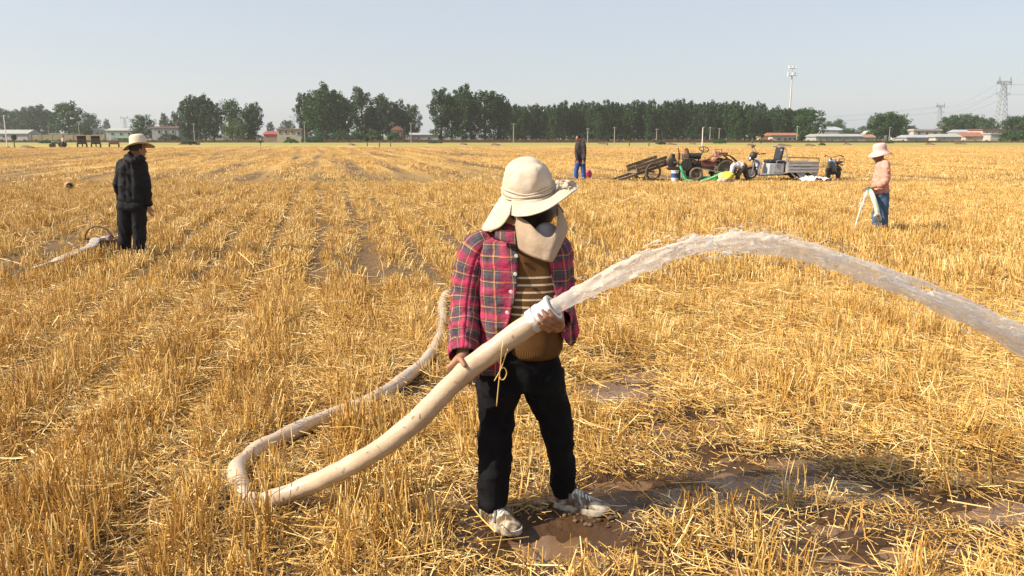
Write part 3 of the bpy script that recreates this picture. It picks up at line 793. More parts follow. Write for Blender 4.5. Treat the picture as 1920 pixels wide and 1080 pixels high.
for px, yt, yb, w, lb in [(26, 249, 276, 13, 'pollard with a dark round head beside the white lamp post'), (488, 262, 274, 7, 'tiny dark pollard alone before the red roof'),
                      (688, 254, 274, 12, 'small round pollard, first of the three before the tall clump'), (711, 251, 275, 12, 'small round pollard, middle of the three before the tall clump'),
                      (732, 252, 274, 11, 'small round pollard, last of the three before the brick house'), (1180, 252, 273, 12, 'small pollard on a thin stem before the long poplar row'),
                      (1217, 252, 273, 13, 'small pollard beside the low green bush'), (1139, 256, 272, 11, 'small dark pollard near the utility pole'),
                      (1411, 247, 268, 16, 'round dark clipped tree left of its twin by the cream house'), (1427, 247, 268, 15, 'round dark clipped tree right of its twin by the cream house')]:
    Y = CAM_H * F / (yb - 255); tree('ball', px, yt, Y, w, lb)

# ---------------------------------------------------------------- buildings
P_ = {}
def paint(name, c, c2=None, sc_=0.6, rough=0.85): 
    if name not in P_: P_[name] = mk(name, c, c2, sc_, rough)
    return P_[name]
M_GLASS = mk('window_glass', (0.03, 0.035, 0.045), (0.02, 0.02, 0.03), 1, 0.15)
M_FRAME = mk('window_frame', (0.45, 0.44, 0.42), None, 2, 0.6)
M_WHITE = paint('white_wall', (0.46, 0.44, 0.41), (0.37, 0.35, 0.32))
M_GREY = paint('grey_render', (0.36, 0.36, 0.36), (0.27, 0.27, 0.27))
M_TAN = paint('tan_render', (0.44, 0.39, 0.27), (0.35, 0.31, 0.21))
M_CREAM = paint('cream_wall', (0.50, 0.43, 0.35), (0.42, 0.36, 0.30))
M_OCHRE = paint('ochre_wall', (0.36, 0.29, 0.15), (0.28, 0.23, 0.12))
M_BRICK = paint('brick_wall', (0.34, 0.20, 0.15), (0.26, 0.15, 0.11), 2)
M_REDROOF = paint('red_sheet_roof', (0.38, 0.065, 0.06), (0.30, 0.055, 0.05))
M_TILE = paint('orange_tile_roof', (0.34, 0.14, 0.085), (0.27, 0.11, 0.07), 1)
M_PALE = paint('pale_sheet_roof', (0.36, 0.38, 0.35), (0.29, 0.31, 0.29))
M_BLUEGREY = paint('bluegrey_roof', (0.36, 0.40, 0.46), (0.30, 0.33, 0.38))
M_GREENR = paint('green_awning', (0.12, 0.22, 0.12), (0.09, 0.16, 0.09))
def house(name, label, px0, px1, ywall, Y, wall, roof=None, kind='gable', yridge=None, depth=7, wins=(), door=None, group=None, cat='house', over=0.3):
    x0, x1 = gx_at(px0, Y), gx_at(px1, Y); zw = ztop(ywall, Y)
    t = thing(name, label, cat, ((x0 + x1) / 2, Y, 0), 0, group)
    W = x1 - x0; mb = MB(); mb.box((0, depth / 2, zw / 2 - 0.2), (W, depth, zw + 0.4)); build(mb, 'wall', wall, t, None)
    mb = MB(); zr = ztop(yridge, Y) if yridge else zw + 0.3
    a, o_ = W / 2 + over, over
    if kind == 'gable':                              # ridge along x
        mb.add([(-a, -o_, zw - .05), (a, -o_, zw - .05), (a, depth + o_, zw - .05), (-a, depth + o_, zw - .05), (-a, depth / 2, zr), (a, depth / 2, zr),
                (-a, -o_, zw + .1), (a, -o_, zw + .1), (a, depth + o_, zw + .1), (-a, depth + o_, zw + .1)],
               [(0, 3, 2, 1), (0, 1, 7, 6), (2, 3, 9, 8), (6, 7, 5, 4), (8, 9, 4, 5), (0, 6, 4, 9, 3), (1, 2, 8, 5, 7)])
    elif kind == 'front':                            # gable end faces the field
        mb.add([(-a, -o_, zw), (a, -o_, zw), (a, depth, zw), (-a, depth, zw), (0, -o_, zr), (0, depth, zr)], [(0, 3, 2, 1), (0, 4, 5, 3), (1, 2, 5, 4), (0, 1, 4), (3, 5, 2)])
    elif kind == 'hip':
        k = W * 0.28
        mb.add([(-a, -o_, zw), (a, -o_, zw), (a, depth + o_, zw), (-a, depth + o_, zw), (-k, depth / 2, zr), (k, depth / 2, zr)], [(0, 3, 2, 1), (0, 1, 5, 4), (2, 3, 4, 5), (0, 4, 3), (1, 2, 5)])
    elif kind == 'dome':
        mb.ell((0, depth / 2, zw), (W / 2, depth / 2, zr - zw), 18, 9)
    else:
        mb.box((0, depth / 2, (zw + zr) / 2), (W + 2 * o_, depth + 2 * o_, max(zr - zw, 0.25)))
    build(mb, 'roof', roof or wall, t, None)
    for (wx, wy, ww, wh) in wins:                    # pixel centre and size
        cx = gx_at(wx, Y) - t.location.x; cz = ztop(wy, Y); s = mpp(wx, wy, Y); w_, h_ = ww * s, wh * s
        mb = MB()
        for q in (-1, 1):
            mb.box((cx + q * w_ / 2, -0.03, cz), (0.12, 0.16, h_ + 0.12)); mb.box((cx, -0.034, cz + q * h_ / 2), (w_ - 0.11, 0.15, 0.12))
        f_ = build(mb, 'window', M_FRAME, t, None)
        mb = MB(); mb.box((cx, -0.01, cz), (w_ - 0.1, 0.05, h_ - 0.1)); build(mb, 'pane', M_GLASS, f_, None)
    if door:
        wx, ww, wh = door; s = mpp(wx, 262, Y); cx = gx_at(wx, Y) - t.location.x
        mb = MB(); mb.box((cx, -0.03, wh * s / 2), (ww * s, 0.1, wh * s)); build(mb, 'door', M_GLASS, t, None)
    return t
house('white_house', 'long white house with pale roof in front of the hazy grove', -12, 52, 251, 262, M_WHITE, M_PALE, 'gable', 243, 7, [(8, 256, 5, 4), (26, 256, 5, 4)])
house('white_shed', 'low white outbuilding beside the large rounded tree', 96, 128, 252, 270, M_WHITE, M_PALE, 'flat', 250, 5, [(104, 257, 4, 3), (116, 257, 4, 3)])
house('pale_house', 'pale flat-roofed house behind the green awning', 176, 200, 244, 300, M_GREY, M_PALE, 'flat', 241, 8, [(184, 250, 4, 4), (193, 250, 4, 4)])
house('pale_house', 'long pale house with light roof behind the man with straw hat', 200, 252, 245, 292, M_WHITE, M_PALE, 'gable', 240, 8, [(212, 251, 5, 4), (228, 251, 5, 4), (243, 251, 5, 4)])
house('grey_house', 'grey two-storey house with flat red-edged roof left of the poplars', 286, 336, 240, 256, M_GREY, M_BRICK, 'flat', 237, 8, [(300, 247, 5, 6), (312, 247, 5, 6), (326, 247, 5, 6)])
house('grey_house', 'small grey house wing between the poplars and the grey house', 337, 356, 243, 262, M_GREY, M_PALE, 'flat', 241, 7, [(345, 249, 4, 5)])
t = thing('green_awning', 'long green awning on posts near the parked trucks', 'awning', (gx_at(226, 228), 228, 0))
za = ztop(257, 228); wA = gx_at(248, 228) - gx_at(204, 228)
mb = MB(); mb.add([(-wA / 2, -1.5, za - .25), (wA / 2, -1.5, za - .25), (wA / 2, 1.5, za + .35), (-wA / 2, 1.5, za + .35), (-wA / 2, -1.5, za - .35), (wA / 2, -1.5, za - .35), (wA / 2, 1.5, za + .25), (-wA / 2, 1.5, za + .25)],
                  [(0, 1, 2, 3), (4, 7, 6, 5), (0, 4, 5, 1), (1, 5, 6, 2), (2, 6, 7, 3), (3, 7, 4, 0)]); build(mb, 'canopy', M_GREENR, t, None)
for q in (-0.48, -0.16, 0.16, 0.48):
    mb = MB(); mb.bar((q * wA, -1.4, -0.2), (q * wA, -1.4, za - .3), 0.12); build(mb, 'post', M_FRAME, t, None)
house('red_roof_house', 'low house with pink-red sheet roof beside the tan building', 495, 521, 252, 238, M_BRICK, M_REDROOF, 'gable', 246, 6)
house('tan_building', 'two-storey tan building with three upper windows', 520, 566, 243, 236, M_TAN, M_BRICK, 'flat', 241, 7,
      [(526, 248, 5, 5), (537, 248, 5, 5), (549, 248, 5, 5), (561, 250, 6, 6), (540, 259, 6, 5)])
house('brick_house', 'small unfinished brick house hidden among the trees', 734, 752, 244, 232, M_BRICK, M_TILE, 'front', 236, 6, [(740, 249, 4, 4)])
house('low_shed', 'low pale shed between the brick house and tall poplars', 768, 822, 253, 238, M_GREY, M_PALE, 'gable', 249, 6, [(785, 259, 6, 4), (805, 259, 6, 4)], cat='shed')
house('cream_house', 'cream house with red-edged roof and three small windows', 1448, 1494, 254, 222, M_CREAM, M_TILE, 'gable', 249, 7, [(1461, 261, 4.5, 5), (1472, 261, 4.5, 5), (1481, 261, 4.5, 5), (1490, 261, 4, 5)], over=0.5)
house('yellow_shed', 'small yellow shed behind the round clipped trees', 1427, 1447, 258, 226, paint('yellow_wall', (0.62, 0.52, 0.27)), M_BRICK, 'flat', 256, 4, cat='shed')
house('long_shed', 'long grey shed with pale green sheet roof', 1530, 1618, 256, 226, M_GREY, M_PALE, 'gable', 251, 8, [(1550, 261, 5, 3), (1575, 261, 5, 3), (1600, 261, 5, 3)], cat='shed')
house('hip_roof_house', 'house with broad blue-grey hip roof behind the long shed', 1541, 1584, 244, 330, M_WHITE, M_BLUEGREY, 'hip', 237, 12)
house('domed_tank', 'white dome rising behind the small tiled hut', 1620, 1634, 250, 290, M_WHITE, M_WHITE, 'dome', 245, 3.2, cat='tank', over=0)
house('tiled_hut', 'small hut with dull red tiled roof below the white dome', 1618, 1640, 258, 236, M_CREAM, M_BRICK, 'gable', 252, 5)
house('white_house', 'small white house peeking between trees beside the flat white house', 1686, 1702, 249, 262, M_WHITE, M_BLUEGREY, 'gable', 245, 6, [(1694, 253, 4, 3)])
house('flat_white_house', 'broad white house with flat roof and long porch', 1712, 1763, 245, 262, M_WHITE, M_CREAM, 'flat', 242, 8, [(1722, 250, 6, 4), (1737, 250, 6, 4), (1752, 250, 8, 4)])
house('grey_shed', 'low grey shed with slate roof before the flat white house', 1700, 1752, 258, 240, M_GREY, M_BLUEGREY, 'gable', 253, 6, cat='shed')
house('white_shed', 'white shed with grey sheet roof before the wood', 1754, 1802, 257, 236, M_WHITE, M_PALE, 'gable', 251, 6, [(1770, 260, 4, 3)], cat='shed')
house('blue_roof_house', 'pale house with blue-grey roof at the foot of the wood', 1797, 1834, 248, 270, M_WHITE, M_BLUEGREY, 'gable', 243, 7, [(1806, 252, 4, 3), (1822, 252, 4, 3)])
house('orange_roof_house', 'low house with bright orange tiled roof', 1810, 1846, 256, 244, M_CREAM, M_TILE, 'gable', 248, 7)
house('pinkish_house', 'pinkish two-storey house with red roof edge at the big pylon', 1841, 1880, 244, 250, M_CREAM, M_REDROOF, 'flat', 242, 8, [(1849, 250, 4, 5), (1860, 250, 4, 5), (1871, 250, 4, 5)])
house('white_lean_to', 'small white lean-to shed beside the dark shrubs', 1857, 1880, 252, 240, M_WHITE, M_WHITE, 'flat', 250, 4, cat='shed')
# boundary walls and heaps along the far edge
def long_wall(name, label, px0, px1, ytop, Y, mat, notch=24):
    x0, x1 = gx_at(px0, Y), gx_at(px1, Y); zt = ztop(ytop, Y)
    t = thing(name, label, 'wall', ((x0 + x1) / 2, Y, 0)); W = x1 - x0; mb = MB()
    n = max(2, int(W / 3)); e = np.linspace(-W / 2, W / 2, n + 1)
    for i in range(n): mb.box(((e[i] + e[i + 1]) / 2, rnd.uniform(-.03, .03), zt / 2 - 0.15), (e[i + 1] - e[i] - 0.01, 0.3, zt + 0.3 + rnd.uniform(-.08, .12)))
    build(mb, 'wall_panel', mat, t, None)
    mb = MB()
    for i in range(n + 1): mb.box((e[i], 0.0, zt / 2), (0.4, 0.46, zt + 0.5))
    build(mb, 'pier', mat, t, None); return t
M_DKRED = paint('dark_red_wall', (0.13, 0.055, 0.045), (0.09, 0.045, 0.035), 1.2)
long_wall('boundary_wall', 'long low dark red wall in front of the poplar row', 872, 1446, 262, 214, M_DKRED)
long_wall('boundary_wall', 'low dark red wall under the long grey shed', 1449, 1760, 264, 212, M_DKRED)
long_wall('boundary_wall', 'low earthen red wall under the white houses', 1762, 1960, 264, 213, paint('earth_wall', (0.20, 0.115, 0.07), (0.13, 0.08, 0.05), 1))
long_wall('boundary_wall', 'low ochre wall behind the parked farm trucks', 58, 196, 253, 232, M_OCHRE)
long_wall('boundary_wall', 'low dull red wall behind the solitary bush', 240, 492, 263, 216, M_DKRED)
long_wall('boundary_wall', 'low dark wall under the huge clump', 566, 868, 262, 216, M_DKRED)
long_wall('boundary_wall', 'low dull purple wall behind the green tractor', -40, 238, 263, 224, M_DKRED)
M_PALEST = paint('dry_heap', (0.50, 0.40, 0.30), (0.3, 0.22, 0.14), 3)
for px, yb, w in [(1130, 270, 20), (1260, 271, 22), (1300, 270, 12), (1410, 273, 18), (1470, 273, 30), (1520, 273, 22), (870, 271, 16), (930, 272, 20), (660, 272, 14), (1590, 271, 16), (1745, 271, 20), (1800, 270, 26), (50, 277, 30)]:
    Y = CAM_H * F / (yb - 255); x0 = gx_at(px, Y); s = mpp(px, yb, Y); mb = MB(); mb.ell((0, 0, 0), (w * s / 2, 0.8, 0.30), 16, 9)
    V = mb.v[-1]; mb.v[-1] = V + np.stack([noise(V[:, 0], V[:, 1], V[:, 2], .5, 60), noise(V[:, 0], V[:, 1], V[:, 2], .5, 61), 0.7 * noise(V[:, 0], V[:, 1], V[:, 2], .5, 62)], 1) * 0.25
    tag(build(mb, 'earth_heap', mk('heap_%d' % px, (0.22, 0.13, 0.07), (0.10, 0.07, 0.03), 2), smooth=True, loc=(x0, Y, 0)), 'low brown earth heap on the far edge of the field', 'heap', 'earth heaps along the far edge')

# ---------------------------------------------------------------- poles, masts, pylons
M_CONC = mk('pole_concrete', (0.33, 0.31, 0.27), (0.26, 0.24, 0.21), 2, 0.9)
M_STEEL = mk('galvanised_steel', (0.42, 0.44, 0.46), (0.34, 0.36, 0.38), 2, 0.5, 0.4)
M_WPAINT = mk('white_paint', (0.78, 0.78, 0.76), (0.66, 0.66, 0.64), 3, 0.5)
for px, yt, yb, lb in [(150, 228, 267, 'thin utility pole beside the two maroon trucks'), (365, 231, 267, 'utility pole beside the solitary round bush'), (572, 228, 267, 'utility pole at the edge of the huge clump'),
                       (771, 230, 268, 'concrete utility pole beside the low shed'), (963, 231, 268, 'concrete utility pole before the first row poplars'), (1102, 240, 268, 'thin utility pole behind the man in the dark jacket'), (1152, 238, 268, 'utility pole by the small dark pollard'),
                       (1231, 241, 267, 'thin pole above the low green bush'), (1331, 238, 267, 'utility pole just right of the white lamp post'), (1348, 240, 267, 'slim pole, second right of the white lamp post'),
                       (1494, 236, 267, 'utility pole at the corner of the cream house'), (1667, 238, 266, 'pole with crossarm in front of the rounded clump'), (93, 236, 266, 'thin pole in front of the hazy grove')]:
    Y = CAM_H * F / (yb - 255); h = ztop(yt, Y, px)
    t = thing('utility_pole', lb, 'pole', (gx_at(px, Y), Y, 0), 0, None)
    mb = MB(); mb.tube([(0, 0, -0.4), (0, 0, h)], [0.13, 0.085], 10); build(mb, 'pole', M_CONC, t)
    mb = MB(); mb.bar((-0.4, -0.12, h - 0.3), (0.4, -0.12, h - 0.3), 0.05); build(mb, 'crossarm', M_CONC, t, None)
    for q in (-0.35, 0, 0.35):
        mb = MB(); mb.tube([(q, -0.12, h - 0.28), (q, -0.12, h - 0.12)], 0.03, 8); build(mb, 'insulator', M_WPAINT, t)
for px, yt, yb, lb, sgn in [(12, 217, 276, 'white lamp post with arm beside the dark pollard', 1), (1317, 239, 276, 'white lamp post standing behind the steering wheel', 1)]:
    Y = CAM_H * F / (yb - 255); h = ztop(yt, Y, px)
    t = thing('lamp_post', lb, 'lamp post', (gx_at(px, Y), Y, 0))
    mb = MB(); mb.tube([(0, 0, -0.3), (0, 0, 0.9), (0, 0, h)], [0.10, 0.075, 0.06], 10); build(mb, 'post', M_WPAINT, t)
    mb = MB(); mb.tube([(0, 0, h - 0.15), (0.05 * sgn, 0, h), (0.12 * sgn, 0, h)], 0.04, 8); build(mb, 'arm', M_WPAINT, t)
    mb = MB(); mb.box((0.12 * sgn, 0, h + 0.02), (0.3, 0.22, 0.13)); build(mb, 'lamp_head', M_STEEL, t, bevel=0.03)
    mb = MB(); mb.box((0, 0, 0.02), (0.5, 0.5, 0.3)); build(mb, 'footing', M_CONC, t, bevel=0.03)
# communication mast
M_CONC2 = mk('mast_paint', (0.56, 0.56, 0.54), (0.48, 0.48, 0.47), 2, 0.6)
Ym = 330; t = thing('cell_tower', 'tall white tubular cell tower with two antenna platforms', 'cell tower', (gx_at(1477.5, Ym), Ym, 0))
hm = ztop(136, Ym, 1480)
mb = MB(); mb.tube([(0, 0, -0.5), (0, 0, hm * .5), (0, 0, hm)], [0.46, 0.34, 0.20], 14); build(mb, 'mast', M_CONC2, t)
mb = MB(); mb.tube([(0, 0, hm), (0, 0, ztop(112, Ym, 1480))], [0.06, 0.03], 6); build(mb, 'lightning_rod', M_STEEL, t)
for yy, rr, ph in ((141, 1.9, 1.5), (127.5, 1.55, 1.1)):
    z = ztop(yy, Ym, 1480); mb = MB()
    a = np.linspace(0, 2 * math.pi, 17)
    for zz in (z - 0.1, z + 0.75): mb.tube([(rr * .8 * math.cos(q), rr * .8 * math.sin(q), zz) for q in a], 0.06, 6, cap=False)
    for q in range(6): mb.bar((0, 0, z - 0.1), (rr * .8 * math.cos(q * 1.047), rr * .8 * math.sin(q * 1.047), z - 0.1), 0.08)
    mb.lathe([(0.05, z - 0.15), (rr * .78, z - 0.14), (rr * .78, z - 0.08), (0.05, z - 0.07)], 18)
    p_ = build(mb, 'antenna_platform', M_STEEL, t)
    for q in range(6):
        ang = q * 1.047 + 0.3; mb = MB(); ca, sa = math.cos(ang), math.sin(ang)
        mb.box((rr * ca, rr * sa, z + 0.35), (0.16, 0.34, ph), [[ca, -sa, 0], [sa, ca, 0], [0, 0, 1]]); build(mb, 'antenna_panel', M_WPAINT, p_, bevel=0.03)
# lattice pylons
def lattice(mb, z0, z1, w0, w1, n, r):
    for i in range(n):
        a0 = z0 + (z1 - z0) * i / n; a1 = z0 + (z1 - z0) * (i + 1) / n; b0 = w0 + (w1 - w0) * i / n; b1 = w0 + (w1 - w0) * (i + 1) / n
        c0 = [(-b0, -b0), (b0, -b0), (b0, b0), (-b0, b0)]; c1 = [(-b1, -b1), (b1, -b1), (b1, b1), (-b1, b1)]
        for k in range(4):
            j = (k + 1) % 4
            mb.bar((*c0[k], a0), (*c1[k], a1), r * 1.5); mb.bar((*c0[k], a0), (*c1[j], a1), r); mb.bar((*c0[j], a0), (*c1[k], a1), r); mb.bar((*c1[k], a1), (*c1[j], a1), r)
def pylon(px, ytop, Y, label, rz=0.5, r=0.14):
    H = ztop(ytop, Y, px); t = thing('pylon', label, 'pylon', (gx_at(px, Y), Y, 0), rz)
    k = H / 46.0; mb = MB(); lattice(mb, -0.5, 40 * k, 4.6 * k, 1.3 * k, 11, r); build(mb, 'lattice_tower', M_STEEL, t, None)
    for s in (-1, 1):
        mb = MB()                                     # crossarm
        for yy in (-1, 1):
            mb.bar((0, yy * 1.2 * k, 40 * k), (s * 9 * k, 0, 40.3 * k), r * 1.3); mb.bar((0, yy * 1.2 * k, 42.5 * k), (s * 8 * k, 0, 41.8 * k), r * 1.3)
            for q in range(5):
                mb.bar((s * q * 1.8 * k, yy * 1.2 * (1 - q / 5) * k, 40.05 * k), (s * (q + .9) * 1.8 * k, yy * 1.2 * (1 - (q + .9) / 5) * k, 42.2 * k), r)
                mb.bar((s * (q + .9) * 1.8 * k, yy * 1.2 * (1 - (q + .9) / 5) * k, 42.2 * k), (s * (q + 1) * 1.75 * k, yy * 1.2 * (1 - (q + 1) / 5) * k, 40.1 * k), r)
        mb.bar((s * 9 * k, 0, 40.3 * k), (s * 8 * k, 0, 41.8 * k), r * 1.3)
        build(mb, 'crossarm', M_STEEL, t, None)
        mb = MB(); lattice(mb, 41.8 * k, 46 * k, 0.8 * k, 0.2 * k, 3, r * 0.9); mb.xf(Matrix.Translation((s * 6.6 * k, 0, 0))); build(mb, 'earth_wire_peak', M_STEEL, t, None)
        mb = MB(); mb.bar((s * 8.8 * k, 0, 40.2 * k), (s * 8.3 * k, 0, 33 * k), r); mb.bar((s * 2.2 * k, 0, 35 * k), (s * 8.3 * k, 0, 33 * k), r * 1.2); mb.bar((s * 1.6 * k, 0, 31 * k), (s * 8.3 * k, 0, 33 * k), r)
        build(mb, 'lower_arm', M_STEEL, t, None)
    return t, k
pA, kA = pylon(1871, 143, 600, 'big lattice pylon with wide crossarms above the pinkish house', 0.45, 0.17)
pB, kB = pylon(1757, 192, 1050, 'smaller distant lattice pylon between clump and wood', 0.45, 0.2)
pC, kC = pylon(237, 217, 1450, 'faint hazy pylon on the horizon over the pale houses', 0.2, 0.24)
pD, kD = pylon(552, 215, 1500, 'faint thin pylon behind the tan building', 0.2, 0.2)
bpy.context.view_layer.update()
M_WIRE = mk('wire', (0.10, 0.11, 0.13), None, 1, 0.6)
def arm_tip(p, k, s, z): return np.array(p.matrix_world @ Vector((s * 8.6 * k, 0, z * k)))
def wire(a, b, sag, r, label, g):
    t = np.linspace(0, 1, 24)[:, None]; P = a * (1 - t) + b * t; P[:, 2] -= (4 * sag * t * (1 - t))[:, 0]
    mb = MB(); mb.tube(P - a, r, 5); o = build(mb, 'power_line', M_WIRE, smooth=True, loc=tuple(a)); tag(o, label, 'power line', g)
for s in (-1, 1):
    for z in (33.0, 40.2):
        wire(arm_tip(pA, kA, s, z), arm_tip(pB, kB, s, z), 6, 0.055, 'thin power line strung between the two right-hand pylons', 'lines between the pylons')
        e = arm_tip(pA, kA, s, z); wire(e, e + np.array([210, -190, -3]), 5, 0.05, 'power line running from the big pylon beyond its right side', 'lines leaving the big pylon')
        e = arm_tip(pB, kB, s, z); wire(e, e + np.array([-420, 380, 0]), 14, 0.08, 'power line sagging from the smaller pylon towards the far horizon', 'lines leaving the smaller pylon')

# ---------------------------------------------------------------- haze: the summer air over the field
m = bpy.data.materials.new('summer_haze'); m.use_nodes = True; nt = m.node_tree
nt.nodes.remove(nt.nodes['Principled BSDF'])
pv = nn(nt, 'ShaderNodeVolumePrincipled'); pv.inputs['Color'].default_value = (0.88, 0.93, 1.0, 1); pv.inputs['Density'].default_value = HAZE_D
pv.inputs['Anisotropy'].default_value = 0.2
nt.links.new(pv.outputs[0], nt.nodes['Material Output'].inputs['Volume'])
mb = MB(); mb.box((0, 850, 39.0), (3200, 1800, 80.0 + 2.0))
hz = build(mb, 'haze', m, smooth=None); tag(hz, 'pale summer haze hanging over the whole field', 'haze', kind='stuff')
# ================================================================ VEHICLES AND GEAR
M_TYRE = mk('tyre_rubber', (0.045, 0.042, 0.038), (0.075, 0.062, 0.045), 9, 0.9)
M_DUSTY = mk('dusty_tyre', (0.15, 0.12, 0.085), (0.07, 0.06, 0.05), 8, 0.95)
M_RUST = mk('rusty_red_paint', (0.24, 0.075, 0.05), (0.13, 0.055, 0.035), 7, 0.7)
M_DARK = mk('oily_iron', (0.035, 0.033, 0.032), (0.07, 0.055, 0.045), 10, 0.55, 0.3)
M_RIMR = mk('dull_rim', (0.17, 0.12, 0.09), (0.10, 0.075, 0.06), 8, 0.7)
M_WOOD = mk('weathered_plank', (0.27, 0.20, 0.13), (0.15, 0.11, 0.075), 9, 0.9, bump=0.3)
M_GREENP = mk('green_plastic', (0.02, 0.30, 0.13), (0.015, 0.22, 0.09), 4, 0.4)
M_GREENH = mk('pale_green_hose', (0.22, 0.50, 0.24), (0.12, 0.38, 0.16), 5, 0.5)
M_YEL = mk('yellow_bag', (0.72, 0.58, 0.05), (0.55, 0.42, 0.04), 6, 0.5, bump=0.5)
M_PLW = mk('white_plastic', (0.72, 0.72, 0.72), (0.60, 0.60, 0.62), 5, 0.4)
M_BLUE = mk('blue_print', (0.05, 0.11, 0.35), None, 5, 0.5)
M_SILV = mk('silver_paint', (0.46, 0.45, 0.44), (0.38, 0.36, 0.34), 4, 0.4, 0.3)
M_LGREY = mk('light_grey_plastic', (0.46, 0.49, 0.53), (0.38, 0.40, 0.44), 3, 0.45)
M_BLACK = mk('black_vinyl', (0.02, 0.02, 0.024), (0.035, 0.034, 0.034), 8, 0.45)
M_CHROME = mk('bright_metal', (0.62, 0.62, 0.62), None, 4, 0.25, 0.9)
M_CLOTHW = mk('pale_sack', (0.62, 0.57, 0.50), (0.50, 0.45, 0.38), 7, 0.9, bump=0.4)
M_PINK = mk('pink_bag', (0.60, 0.07, 0.17), (0.42, 0.04, 0.11), 6, 0.5, bump=0.4)
def wheel(parent, c, r, w, mt=None, mr=None, hub=0.55, lugs=0, spokes=0, rz=0.0, thick=None):
    """tyre part with a rim sub-part; axle along local y, c is in the parent's frame"""
    th = thick or r * (1 - hub); mb = MB()
    k = 10; prof = []
    for i in range(k + 1):
        a = -math.pi / 2 + math.pi * i / k
        prof.append((r - th * 0.5 + th * 0.5 * math.cos(a), w / 2 * math.sin(a)))
    prof = [(r - th, -w * 0.35)] + prof + [(r - th, w * 0.35)]
    mb.lathe(prof + [prof[0]], 36, (0, 0, 0), 'y', cap=False)
    for i in range(lugs):
        a = 2 * math.pi * i / lugs
        for s in (-1, 1):
            ca, sa = math.cos(a + s * 0.07), math.sin(a + s * 0.07)
            mb.box((r * ca, s * w * 0.24, r * sa), (r * 0.09, w * 0.5, r * 0.10), [[ca, 0, -sa], [0, 1, 0], [sa, 0, ca]])
    mb.xf(Matrix.Translation(Vector(c)) @ Matrix.Rotation(rz, 4, 'Z'))
    o = build(mb, 'wheel', mt or M_TYRE, parent)
    mb = MB()
    if spokes:
        mb.lathe([(r - th - .02, -w * .3), (r - th + .004, -w * .3), (r - th + .004, w * .3), (r - th - .02, w * .3), (r - th - .02, -w * .3)], 36, (0, 0, 0), 'y', cap=False)
        mb.lathe([(0.01, -w * .8), (r * .11, -w * .8), (r * .11, w * .8), (0.01, w * .8)], 14, (0, 0, 0), 'y')
        for i in range(spokes):
            a = 2 * math.pi * i / spokes; mb.bar((0, (-1) ** i * w * .5, 0), ((r - th) * math.cos(a), 0, (r - th) * math.sin(a)), 0.008)
    else:
        q = r - th
        mb.lathe([(0.01, -w * .30), (q * .3, -w * .34), (q * .34, -w * .18), (q * .85, -w * .12), (q * 1.01, -w * .36), (q * 1.01, w * .36), (q * .85, w * .12), (q * .34, w * .18), (q * .3, w * .34), (0.01, w * .30)], 30, (0, 0, 0), 'y')
        for i in range(5):
            a = i * 1.2566; mb.tube([(q * .55 * math.cos(a), -w * .24, q * .55 * math.sin(a)), (q * .55 * math.cos(a), -w * .1, q * .55 * math.sin(a))], q * 0.05, 6)
    mb.xf(Matrix.Translation(Vector(c)) @ Matrix.Rotation(rz, 4, 'Z'))
    build(mb, 'rim', mr or M_RIMR, o)
    return o
def sack(name, mat, label, cat, c, size, seed, parent=None):
    mb = MB(); mb.ell((0, 0, 0), np.array(size) / 2, 26, 16)
    V = mb.v[-1]; s = max(size) * 0.35
    mb.v[-1] = V + np.stack([noise(V[:, 0], V[:, 1], V[:, 2], s, seed + j) for j in range(3)], 1) * s * 0.32 + np.stack([noise(V[:, 0], V[:, 1], V[:, 2], s * .35, seed + 5 + j) for j in range(3)], 1) * s * 0.12
    mn = mb.v[-1][:, 2].min(); mb.v[-1][:, 2] -= mn + 0.01
    o = build(mb, name, mat, parent, smooth=True, loc=c)
    if parent is None: tag(o, label, cat)
    return o
# ---------------------------------------------------------------- small four-wheel tractor driving the pump
YT = 31.5
def T0(px, py, dy=0.0): return at(px, py, YT) - np.array([at(1320, 337, YT)[0], YT, 0]) + np.array([0, dy, 0])
tr = thing('tractor', 'small rusty red tractor with open engine and bare steering wheel', 'tractor', (at(1320, 337, YT)[0], YT, 0.0))
for dy in (-0.48, 0.48):
    wheel(tr, T0(1300, 325.5, dy), 0.265, 0.15, M_DUSTY, M_RIMR, 0.62, 0)
    wheel(tr, T0(1354, 317.5, dy * 1.05), 0.42, 0.27, M_DUSTY, M_RIMR, 0.58, 16)
mb = MB(); mb.bar(T0(1254, 316, -.16), T0(1345, 314, -.16), 0.07, 0.12); mb.bar(T0(1254, 316, .16), T0(1345, 314, .16), 0.07, 0.12); mb.bar(T0(1255, 316, -.2), T0(1255, 316, .2), 0.08, 0.1); mb.bar(T0(1300, 325, -.45), T0(1300, 325, .45), 0.08)
mb.bar(T0(1354, 318, -.45), T0(1354, 318, .45), 0.12); build(mb, 'chassis', M_DARK, tr, bevel=0.008)
mb = MB(); a, c = T0(1280, 314), T0(1300, 297); mb.box((a + c) / 2, (c[0] - a[0], 0.40, c[2] - a[2])); a, c = T0(1300, 314), T0(1313, 302); mb.box((a + c) / 2, (c[0] - a[0], 0.30, c[2] - a[2]))
mb.lathe([(0.02, -.05), (0.23, -.05), (0.23, .05), (0.02, .05)], 24, T0(1284, 309, -.26), 'y'); mb.lathe([(0.02, -.04), (0.1, -.04), (0.1, .04), (0.02, .04)], 18, T0(1300, 304, -.22), 'y')
for k in range(5): mb.box(T0(1284 + k * 3, 300, -.215), (0.03, 0.05, 0.16))
build(mb, 'engine', M_DARK, tr, bevel=0.012)
mb = MB(); a, c = T0(1279, 296), T0(1290, 288); mb.box((a + c) / 2, (c[0] - a[0], .42, c[2] - a[2])); build(mb, 'radiator_tank', M_RIMR, tr, bevel=0.02)
